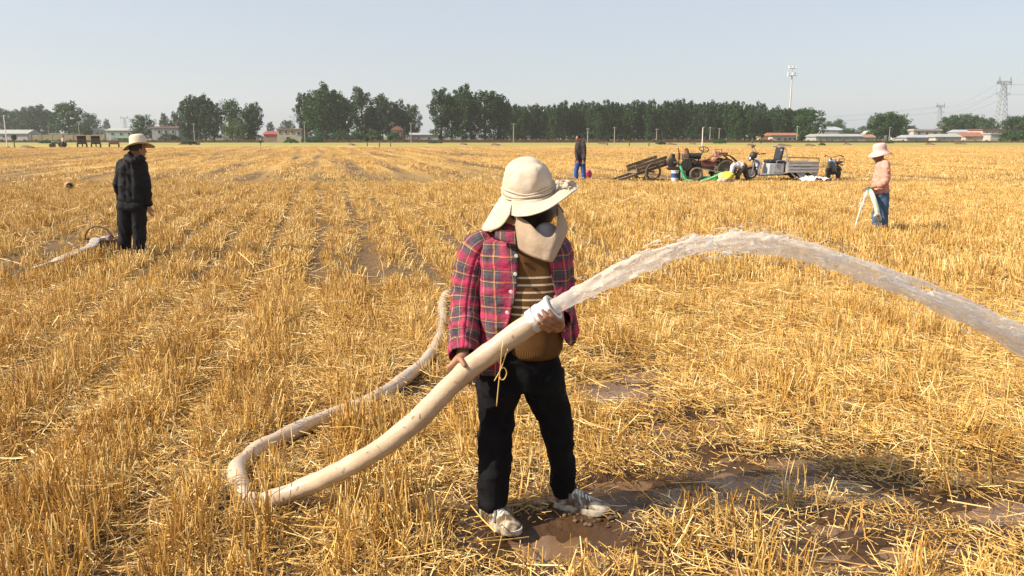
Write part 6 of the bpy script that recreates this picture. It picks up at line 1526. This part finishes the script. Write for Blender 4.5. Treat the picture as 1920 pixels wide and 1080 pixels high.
# trousers
mb = MB()
def leg_loft(rows, n=24):
    rings = []
    a = np.linspace(0, 2 * math.pi, n, endpoint=False)
    for py in np.linspace(rows[0][0], rows[-1][0], 26):
        cx, hw, dp, yc = interp_rows(rows, py); c = at(cx, py, yc); rx = hw * mpp(cx, py, yc); rings.append(c + np.stack([rx * np.cos(a), dp * np.sin(a), 0 * a], 1))
    mb.loft(rings)
leg_loft([(622, 972, 64, .105, 3.44), (650, 970, 76, .122, 3.44), (690, 972, 80, .130, 3.44), (724, 972, 78, .118, 3.44)])
leg_loft([(690, 938, 45, .115, 3.43), (720, 937, 45, .112, 3.42), (760, 932, 38, .10, 3.41), (800, 930, 33, .092, 3.40), (850, 928, 31, .084, 3.38), (900, 925, 28.5, .078, 3.365), (930, 924, 27, .074, 3.36), (950, 923, 24, .068, 3.36)])
leg_loft([(690, 1012, 46, .115, 3.45), (720, 1017, 41, .112, 3.455), (750, 1028, 38, .10, 3.46), (790, 1040, 32, .092, 3.465), (840, 1051, 25.5, .08, 3.48), (890, 1056, 23, .072, 3.49), (915, 1057, 23, .07, 3.50), (932, 1058, 20.5, .064, 3.50)])
put_world(remesh(mb, .008, 3, .0075, .085, 9, (1, 1, 1.1)), 'trousers', M_BLACKC, W)
h0 = gnd(912, 958, .02); shoe(W, h0, gnd(952, 998) - h0, .262, z0=float(height(h0[0], h0[1])) + .008)
h1 = gnd(1044, 946, .02); shoe(W, h1, gnd(1124, 967) - h1, .255, z0=float(height(h1[0] + .1, h1[1])) + .010)
# hat: crown, brim, neck flap, ribbon, face veil
base_c = at(991, 354, 3.44); ax = unit(np.array([-.13, -.34, 1.0])); f, s_, u_ = basis(ff, ax)
f2 = unit(np.cross(ax, s_) * -1); s2 = np.cross(ax, f2)
def hat_ring(h, r, n=40, squash=1.12, dx=0): 
    a = np.linspace(0, 2 * math.pi, n, endpoint=False); c = base_c + ax * h + f2 * dx
    rr = r * (1 + .012 * np.sin(a * 5 + h * 60)); return c + (np.cos(a) * rr * squash)[:, None] * f2 + (np.sin(a) * rr)[:, None] * s2
mb = MB(); prof = [(-.022, .1045), (.0, .1035), (.015, .1025), (.035, .1005), (.055, .0965), (.075, .0905), (.092, .083), (.105, .0735), (.113, .0625), (.118, .049), (.121, .03), (.122, .006)]
mb.loft([hat_ring(h, r, 60) for h, r in prof], cap0=False); V = mb.v[0]; kq = np.clip(((V - base_c) @ ax - .01) / .04, 0, 1); mb.v[0] = V + np.stack([noise(V[:, 0], V[:, 1], V[:, 2], .042, 131 + j) for j in range(3)], 1) * .010 * kq[:, None]; build(mb, 'hat_crown', M_CANVAS, W, True, world_co=True, solid=.003)
for zz, rr_ in ((.024, .1055), (.010, .1105), (-.004, .1125)):
    hr = hat_ring(zz, rr_, 60); hr = hr + ax * (.004 * np.sin(np.arange(60) * .42 + zz * 300))[:, None]; mb = MB(); mb.tube(np.concatenate([hr, hr[:2]]), .0042, 6, cap=False); build(mb, 'ribbon_pleat', M_CANVAS, W, True, world_co=True)
mb = MB(); mb.loft([hat_ring(h, r) for h, r in ((-.012, .107), (-.010, .1095), (.004, .1085), (.016, .1085), (.018, .1045))], cap0=False, cap1=False); build(mb, 'hat_ribbon', M_CANVAS, W, True, world_co=True)
def to_px(p):
    d = np.asarray(p) - np.array([0, 0, CAM_H]); zc = d[1] * CP - d[2] * SP
    return (960 + F * d[0] / zc, 540 - F * (d[1] * SP + d[2] * CP) / zc, p[1])
def rim_arc(a0, a1, n=8, r=.1050, h=-.014):
    """points of the crown's lower rim between two world bearings (0 = right, -90 = towards the camera)"""
    ring = hat_ring(h, r, 720); out = []
    b_ = np.degrees(np.arctan2(ring[:, 1] - (base_c + ax * h)[1], ring[:, 0] - (base_c + ax * h)[0]))
    for q in np.linspace(a0, a1, n):
        i = np.argmin(np.abs((b_ - q + 180) % 360 - 180)); out.append(to_px(ring[i]))
    return out
def sheet(top, bot, mid, nm, n=44, m=14, wr=.004, seed=0, mat=None):
    T, B_ = (top if len(top) == n else crv(top, n)), crv(bot, n); Gs = np.zeros((n, m, 3))
    for i in range(n):
        for j in range(m):
            v = j / (m - 1); p = T[i] + (B_[i] - T[i]) * v; q = at(*p); q[1] -= mid * math.sin(v * math.pi); q[2] += mid * .3 * math.sin(v * math.pi); Gs[i, j] = q
    w = noise(Gs[..., 0], Gs[..., 1], Gs[..., 2] * .45, .04, seed) * np.linspace(.15, 1, m)[None, :]; Gs[..., 1] += w * wr; Gs[..., 0] += w * wr * .5
    mb = MB(); mb.grid(Gs); build(mb, nm, mat or M_CANVAS, W, True, world_co=True, solid=.004); return Gs
brim = sheet(rim_arc(-138, 62),
      [(959, 403, 3.285), (972, 405, 3.235), (995, 403, 3.185), (1022, 394, 3.165), (1048, 379, 3.18), (1070, 363, 3.24), (1084, 351, 3.34), (1072, 345, 3.50)], .010, 'hat_brim', wr=.005, seed=3)
mb = MB(); mb.tube(brim[:, -1], .0032, 8); [mb.tube(brim[:, q] + np.array([0, -.0025, .002]), .0010, 5) for q in (-3, -5, -8)]; build(mb, 'brim_edge', M_CANVAS, W, True, world_co=True)
sheet(rim_arc(-134, -300),
      [(958, 402, 3.30), (940, 424, 3.32), (918, 433, 3.37), (904, 430, 3.46), (915, 426, 3.57), (965, 420, 3.65), (1025, 412, 3.63), (1058, 398, 3.53)], .016, 'neck_flap', wr=.013, seed=8)
M_VEIL = canvas('shaded_cream_veil', (0.44, 0.335, 0.248), (0.37, 0.28, 0.205))  # darker than the hat canvas: the veil's partial shade is put into its colour
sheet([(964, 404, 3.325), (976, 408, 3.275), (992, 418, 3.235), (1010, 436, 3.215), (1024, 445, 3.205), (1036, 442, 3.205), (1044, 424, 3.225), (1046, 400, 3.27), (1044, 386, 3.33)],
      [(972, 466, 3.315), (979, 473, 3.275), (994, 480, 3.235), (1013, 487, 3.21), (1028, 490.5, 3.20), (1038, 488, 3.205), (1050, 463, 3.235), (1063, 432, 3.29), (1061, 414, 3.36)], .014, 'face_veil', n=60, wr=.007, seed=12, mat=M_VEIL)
# ribbon bow on the right of the brim
mb = MB(); mb.capsule(at(1046, 342, 3.335), at(1051, 345, 3.335), .010, .009); build(mb, 'bow_knot', M_CANVAS, W, True, world_co=True)
for e in ([(1051, 343, 3.33), (1062, 342, 3.325), (1074, 345, 3.33), (1081, 350, 3.335)], [(1050, 345, 3.325), (1060, 347, 3.31), (1066, 352, 3.30), (1067, 358, 3.295)]):
    C_ = crv(e, 12); Gs = np.array([[at(p[0], p[1] + w * (4 + 3 * i / 11), p[2] + .006 * math.sin(i + w * 2)) for w in (-1, -.3, .3, 1)] for i, p in enumerate(C_)]); mb = MB(); mb.grid(Gs); build(mb, 'bow_tail', M_CANVAS, W, True, world_co=True, solid=.003)
ra = rim_arc(-132, -25, 12, .112, -.004); C_ = crv([(p[0], p[1] + 3, p[2] - .004) for p in ra] + [(1047, 344, 3.335)], 22); mb = MB()
mb.grid(np.array([[at(p[0], p[1] + w * (5.5 - 2 * abs(i - 8) / 14), p[2] - .008 * (w > 0)) for w in (-1, -.2, .5, 1)] for i, p in enumerate(C_)])); build(mb, 'ribbon_fold', M_CANVAS, W, True, world_co=True, solid=.003)

# ---------------------------------------------------------------- generic figures farther off
def figure(label, base, headc, fwd, top, bottom, skin, mats, voxel=.011, hands=(), hair=True, feet=(), wr=.009):
    t = thing('person', label, 'person', (base[0], base[1], 0))
    b_ = MB(); ep, HB_ = head_on(b_, headc, fwd)
    for p0, p1, r0, r1 in skin: b_.capsule(p0, p1, r0, r1)
    for p0, p1, r0, r1 in top + bottom: b_.capsule(p0, p1, r0 * .72, r1 * .72)
    for h in hands: h(b_)
    put_world(remesh(b_, min(voxel, .007), 1), 'body', M_SKIN, t); eyes(ep, t, HB_)
    put_world(remesh(caps(top), voxel, 5, wr, .09, 5, (1, 1, 1.2)), mats[2] if len(mats) > 2 else 'shirt', mats[0], t)
    put_world(remesh(caps(bottom), voxel, 5, wr, .09, 8, (1, 1, 1.6)), 'trousers', mats[1], t)
    if hair:
        f, s_, u_ = HB_; mb = MB(); k = MB(); k.ell((0, 0, 0), (.103, .083, .105), 20, 14); V = k.v[0]
        mb.add(V @ np.stack(HB_) + headc + u_ * .024 - f * .016, [q for q in k.f if np.mean(V[list(q)], 0)[0] < .04 and np.mean(V[list(q)], 0)[2] > -.035]); build(mb, 'hair', M_HAIR, t, True, world_co=True, solid=.006)
    for hpos, d in feet: shoe(t, hpos, d, .26, M_SHOED, M_SHOED, 0.0, False)
    return t, HB_
# man in black
Yl = 11.15; Q = lambda px, py, dy=0.0: at(px, py, Yl + dy)
top = [(Q(231, 309), Q(266, 309), .085, .085), (Q(238, 314, -.02), Q(238, 374), .105, .108), (Q(258, 314, -.02), Q(258, 374), .105, .108), (Q(247, 306), Q(248, 376), .115, .115), (Q(235, 383), Q(260, 383), .095, .095),
       (Q(266, 311), Q(274.5, 347, -.03), .072, .062), (Q(274.5, 347, -.03), Q(279, 382, .02), .060, .052), (Q(230, 311), Q(221, 346, .02), .072, .062), (Q(221, 346, .02), Q(228, 374, .2), .066, .056), (Q(248, 292), Q(252, 300), .07, .09)]
bot = [(Q(236, 388), Q(259, 388), .12, .12), (Q(236, 392), Q(234, 432), .108, .094), (Q(234, 432), Q(233, 474, .03), .092, .082), (Q(260, 392), Q(261, 436), .108, .094), (Q(261, 436), Q(261, 478, -.05), .092, .084)]
hd = lambda b_: free_hand(b_, Q(279, 385, .03), (.05, 0, -1), (0, 1, 0), 1.05)
hd2 = lambda b_: free_hand(b_, Q(229, 377, .22), (.3, .3, -.7), (0, 1, 0), 1.0)
gl = gnd(248, 481)
man, HBm = figure('man in black jacket and cream straw hat standing by the wicker basket', gl, Q(259, 281), (.62, .78, -.05), top, bot,
    [(Q(256, 297), Q(258, 284), .058, .055), (Q(278, 378, .03), Q(279, 386, .03), .032, .028), (Q(228, 372, .2), Q(229, 378, .22), .03, .027)], (M_JACK, M_TROU, 'jacket'), hands=(hd, hd2), feet=(((Q(235, 478)[0], Yl - .03), (-.15, 1)), ((Q(260, 480)[0], Yl - .1), (.2, 1))))
mb = caps([(Q(240, 299, -.10), Q(250, 302, -.14), .05, .052), (Q(250, 302, -.14), Q(264, 297, -.08), .052, .045), (Q(238, 295, -.02), Q(243, 302, -.10), .045, .05), (Q(264, 297, -.06), Q(268, 298, .02), .045, .04), (Q(250, 303, -.13), Q(251, 313, -.13), .05, .03)]); put_world(remesh(mb, .010, 4, .005, .05, 3), 'hood', M_JACK, man)
mb = MB(); mb.tube([Q(278, 379, .028), Q(279, 385.5, .030)], [.042, .041], 16); build(mb, 'shirt_cuff', M_PLW, man, world_co=True)
def felt_hat(c, tilt, R_, rc, hh, mat, parent, band=None, droop=.012, pinch=True, nm='hat'):
    mb = MB(); a = np.linspace(0, 2 * math.pi, 40, endpoint=False); rings = []
    for r, z in [(R_, -droop), (R_ + .002, -droop + .004), ((R_ + rc) / 2, .0), (rc * 1.04, .006), (rc, .02), (rc * .97, hh * .5), (rc * .88, hh * .85), (rc * .72, hh), (rc * .4, hh * (.93 if pinch else 1.03)), (.004, hh * (.88 if pinch else 1.05))]:
        sx = 1.14 if r < R_ * .95 else 1.05; z_ = np.full(40, z) + (.022 * np.cos(2 * a) * -1 * (r / R_) ** 3 if pinch else 0)
        rings.append(np.stack([r * sx * np.cos(a), r * np.sin(a) * (1 if not (pinch and z > hh * .8) else .82), z_], 1))
    mb.loft(rings, cap0=False); M = Matrix.Translation(Vector(c)) @ tilt; mb.xf(M); o = build(mb, nm, mat, parent, True, world_co=True, solid=.005)
    if band: mb = MB(); mb.lathe([(rc * 1.02, .012), (rc * 1.05, .014), (rc * 1.02, .04), (rc * .98, .042)], 36, cap=False); mb.v[0][:, 0] *= 1.14; mb.xf(M); build(mb, 'hat_band', band, o, True, world_co=True)
    return o
felt_hat(Q(260, 274), Matrix.Rotation(R(-10), 4, 'Y') @ Matrix.Rotation(R(-9), 4, 'X') @ Matrix.Rotation(R(25), 4, 'Z'), .192, .098, .155, M_STRAWHAT, man, mk('tan_band', (.50, .38, .18), None, 20, .8))
# woman in salmon shirt
Yp = 14.05; Q = lambda px, py, dy=0.0: at(px, py, Yp + dy)
top = [(Q(1659, 309, -.13), Q(1656, 309, .13), .085, .085), (Q(1656, 312, -.07), Q(1651, 358, -.06), .115, .120), (Q(1654, 312, .07), Q(1650, 358, .06), .115, .120), (Q(1650, 330), Q(1648, 356), .115, .130), (Q(1653, 355, -.05), Q(1652, 362, .05), .125, .125), (Q(1652, 301), Q(1655, 306), .055, .08),
       (Q(1661, 311, -.18), Q(1661, 340, -.24), .078, .068), (Q(1661, 340, -.24), Q(1651, 346, -.25), .066, .058), (Q(1656, 311, .18), Q(1650, 338, .22), .075, .065), (Q(1650, 338, .22), Q(1642, 346, .16), .062, .055)]
bot = [(Q(1653, 366, -.06), Q(1652, 366, .06), .118, .118), (Q(1652, 368, .08), Q(1645, 402, .11), .098, .080), (Q(1645, 402, .11), Q(1640, 431, .14), .078, .070), (Q(1656, 368, -.08), Q(1656, 402, -.10), .098, .080), (Q(1656, 402, -.10), Q(1657, 433, -.10), .078, .072)]
hosep = [Q(1628, 355, -.10), Q(1632, 358, -.13), Q(1638, 372, -.24), Q(1643, 388, -.27), Q(1646, 402, -.25), Q(1652, 415, -.05), Q(1662, 428, .25), Q(1680, 441, .6) * np.array([1, 1, 0]) + np.array([0, 0, .04])]
Aq = unit(hosep[0] - hosep[1]); hp1 = lambda b_: hand_on(b_, hosep[0] - Aq * .03, Aq, (.3, -.3, .8), .042, Q(1635, 351, -.16), 1)
hp2 = lambda b_: free_hand(b_, Q(1634, 351, .02), (-1, -.3, -.3), (0, .3, 1), 1.0)
gp = gnd(1649, 440); M_SALM = mk('salmon_cotton', (.62, .31, .235), (.55, .26, .20), 6, .9, bump=.2, bscale=50); M_DENIM = mk('blue_denim', (.070, .130, .215), (.05, .09, .16), 7, .9)
pw, HBp = figure('woman in salmon shirt and pink bucket hat watering with a pale hose', gp, Q(1647.5, 291), (-1, -.12, -.28), top, bot,
    [(Q(1655, 304), Q(1650, 294), .05, .048), (Q(1651, 346, -.25), Q(1635, 351, -.17), .040, .028), (Q(1642, 346, .16), Q(1634, 351, .02), .036, .027)], (M_SALM, M_DENIM, 'shirt'), hands=(hp1, hp2), feet=(((Q(1643, 436)[0], Yp + .14), (-1, -.2)), ((Q(1660, 438)[0], Yp - .1), (-1, -.15))))
M_PHAT = mk('pink_hat_cloth', (.70, .46, .42), (.62, .39, .36), 8, .9, bump=.25, bscale=120)
mb = MB(); a = np.linspace(0, 2 * math.pi, 40, endpoint=False)
rings = [np.stack([r * 1.08 * np.cos(a), r * np.sin(a), np.full(40, z) + .008 * np.sin(a * 3) * (r > .13)], 1) for r, z in [(.178, -.075), (.180, -.070), (.145, -.035), (.110, .0), (.106, .03), (.104, .07), (.098, .105), (.080, .125), (.05, .131), (.004, .132)]]
mb.loft(rings, cap0=False); mb.xf(Matrix.Translation(Vector(Q(1650, 283))) @ Matrix.Rotation(R(-10), 4, 'Y')); build(mb, 'bucket_hat', M_PHAT, pw, True, world_co=True, solid=.005)
mb = MB(); mb.tube([Q(1656, 344.5, -.25), Q(1650, 346.5, -.25)], [.062, .060], 18); build(mb, 'rolled_cuff', M_SALM, pw, world_co=True)
t = thing('pale_hose', 'pale green-white hose hanging from the hands of the woman in salmon shirt', 'hose', tuple(np.array([hosep[-1][0], hosep[-1][1], 0])))
mb = MB(); HQ = crv(hosep, 50); mb.tube(HQ, np.concatenate([np.full(34, .042), np.linspace(.042, .034, 16)]), 14); build(mb, 'hose_body', mk('pale_hose_plastic', (.66, .70, .62), (.55, .62, .52), 6, .35), t, True, world_co=True)
mb = MB(); f_, s_, u_ = basis(Aq); a = np.linspace(0, 2 * math.pi, 22, endpoint=False)
mb.loft([hosep[0] + Aq * z + r * (np.cos(a)[:, None] * s_ + np.sin(a)[:, None] * u_) for r, z in ((.036, -.03), (.048, -.03), (.05, .01), (.04, .012))], cap0=False, cap1=False); build(mb, 'outlet_ring', M_GREENP, t, 40, world_co=True)
mb = MB(); mb.capsule(Q(1644, 401, -.30), Q(1640, 405, -.31), .035, .02); mb.capsule(Q(1644, 401, -.30), Q(1648, 403, -.30), .035, .03); build(mb, 'cloth_tie', M_CLOTHW, t, True, world_co=True)
st = [Q(1627, 355, -.12), Q(1622, 366, -.2), Q(1616, 385, -.28), Q(1608, 410, -.36), Q(1600, 432, -.44)]; st[-1][2] = .03
mb = MB(); P = crv(st, 40)
mb.tube(P, .011 * (1 + .25 * noise(np.arange(40) * .6, np.zeros(40), 0, 1, 4)), 10)
for k in range(40):
    i0 = rg.integers(0, 30); ii = np.arange(i0, i0 + 9); o = rg.normal(0, .016, 3); mb.tube(P[ii] + o, .006 * np.sin(np.linspace(.1, 3.0, 9)) + .001, 6)
tag(build(mb, 'water_stream', M_JET, smooth=True), 'thin stream of water pouring from the pale green-white hose', 'water')
# man with dark jacket and blue trousers
Yf = 32.6; Q = lambda px, py, dy=0.0: at(px, py, Yf + dy)
top = [(Q(1083, 271), Q(1094, 270), .095, .095), (Q(1085, 273), Q(1086, 299), .135, .14), (Q(1092, 272), Q(1092, 299), .135, .14), (Q(1085, 302), Q(1092, 302), .14, .14), (Q(1095, 273, -.1), Q(1096.5, 287, -.1), .08, .07), (Q(1096.5, 287, -.1), Q(1094, 299, -.2), .068, .058), (Q(1081.5, 274), Q(1080.5, 288, -.1), .08, .07), (Q(1080.5, 288, -.1), Q(1082.5, 299, -.2), .068, .058), (Q(1086, 264), Q(1087, 268), .06, .09)]
bot = [(Q(1084, 305), Q(1092, 305), .13, .13), (Q(1083.5, 306), Q(1080.5, 319), .115, .095), (Q(1080.5, 319), Q(1080.5, 331), .092, .085), (Q(1092.5, 306), Q(1094, 319), .115, .095), (Q(1094, 319), Q(1095, 331), .092, .085)]
hA = lambda b_: free_hand(b_, Q(1093.6, 301, -.22), (-.2, -.2, -1), (1, 0, 0)); hB = lambda b_: free_hand(b_, Q(1082.8, 301, -.22), (.2, -.2, -1), (-1, 0, 0))
fm, _ = figure('man in long dark jacket and bright blue trousers beside the pink bag', gnd(1088, 334), Q(1083.8, 259.5), (-.8, -.5, -.35), top, bot, [(Q(1086.5, 266), Q(1084.6, 261.5), .058, .055), (Q(1094, 299, -.2), Q(1093.6, 301.5, -.22), .035, .03), (Q(1082.5, 299, -.2), Q(1082.8, 301.5, -.22), .035, .03)],
   (mk('dark_brown_jacket', (.050, .042, .038), (.035, .03, .028), 5, .9), mk('bright_blue_trousers', (.035, .10, .38), (.025, .07, .28), 5, .85), 'jacket'), voxel=.014, hands=(hA, hB), feet=(((Q(1081, 332)[0], Yf + .02), (-.5, -1)), ((Q(1095, 332)[0], Yf), (-.3, -1))))
# worker bending over the bags
Yw = 31.1; Q = lambda px, py, dy=0.0: at(px, py, Yw + dy)
top = [(Q(1392, 312, -.09), Q(1375, 309, -.14), .135, .125), (Q(1392, 312, .09), Q(1375, 309, .14), .135, .125), (Q(1384, 308), Q(1376, 309), .13, .12), (Q(1374, 312, -.2), Q(1371, 325, -.24), .08, .066), (Q(1371, 325, -.24), Q(1371, 335, -.2), .064, .05), (Q(1374, 312, .2), Q(1370, 325, .22), .08, .066), (Q(1370, 325, .22), Q(1369.5, 335, .15), .064, .05), (Q(1373, 311), Q(1370, 314), .08, .07)]
bot = [(Q(1394, 313, -.09), Q(1394, 313, .09), .15, .15), (Q(1393, 315, -.1), Q(1384, 327, -.14), .115, .09), (Q(1384, 327, -.14), Q(1382, 342, -.12), .088, .075), (Q(1396, 315, .1), Q(1399, 329, .12), .115, .09), (Q(1399, 329, .12), Q(1406, 342, .1), .088, .075)]
hA = lambda b_: free_hand(b_, Q(1371, 336, -.19), (-.2, 0, -1), (0, 1, 0)); hB = lambda b_: free_hand(b_, Q(1369.5, 336, .14), (-.2, 0, -1), (0, -1, 0))
bw, _ = figure('worker in white shirt and brown trousers bending over yellow bags', gnd(1392, 345), Q(1367.5, 317.5, .02), (-.55, -.2, -1), top, bot, [(Q(1373, 312), Q(1369, 316), .06, .055), (Q(1371, 335, -.2), Q(1371, 337, -.19), .032, .03), (Q(1369.5, 335, .15), Q(1369.5, 337, .14), .032, .03)],
   (mk('white_shirt', (.72, .70, .72), (.62, .60, .63), 6, .9), mk('brown_trousers', (.085, .06, .045), (.06, .042, .032), 5, .9), 'shirt'), voxel=.014, hands=(hA, hB), feet=(((Q(1383, 343)[0], Yw - .12), (-1, -.1)), ((Q(1408, 343)[0], Yw + .1), (-1, .0))))
sack('brown_sack', mk('brown_sacking', (.13, .08, .055), None, 8, .95), 'flat dark brown sack at the feet of the bending worker', 'sack', tuple(gnd(1370, 348)), (.42, .3, .2), 201)
# far figure beside the green tractor
Yz = 123.5; bx_ = gx_at(118.5, Yz); Q = lambda x_, z_, y_=0.0: np.array([bx_ + x_, Yz + y_, z_])
top = [(Q(-.14, 1.32), Q(.14, 1.32), .09, .09), (Q(0, 1.3), Q(0, .95), .16, .16), (Q(-.2, 1.3), Q(-.24, 1.02), .07, .06), (Q(-.24, 1.02), Q(-.2, .80, -.06), .06, .05), (Q(.2, 1.3), Q(.24, 1.02), .07, .06), (Q(.24, 1.02), Q(.2, .80, -.06), .06, .05)]
bot = [(Q(-.06, .9), Q(.06, .9), .14, .14), (Q(-.09, .85), Q(-.1, .1), .10, .075), (Q(.09, .85), Q(.1, .1), .10, .075)]
figure('tiny farm worker in pale shirt standing beside the green tractor', (bx_, Yz), Q(0, 1.58), (-.3, -1, -.1), top, bot, [(Q(0, 1.4), Q(0, 1.5), .06, .055)], (M_CLOTHW, M_TROU, 'shirt'), voxel=.02, hands=(lambda b_: free_hand(b_, Q(-.2, .78, -.06), (0, 0, -1), (1, 0, 0)), lambda b_: free_hand(b_, Q(.2, .78, -.06), (0, 0, -1), (-1, 0, 0))), feet=(((bx_ - .1, Yz + .1), (0, -1)), ((bx_ + .1, Yz + .1), (0, -1))))
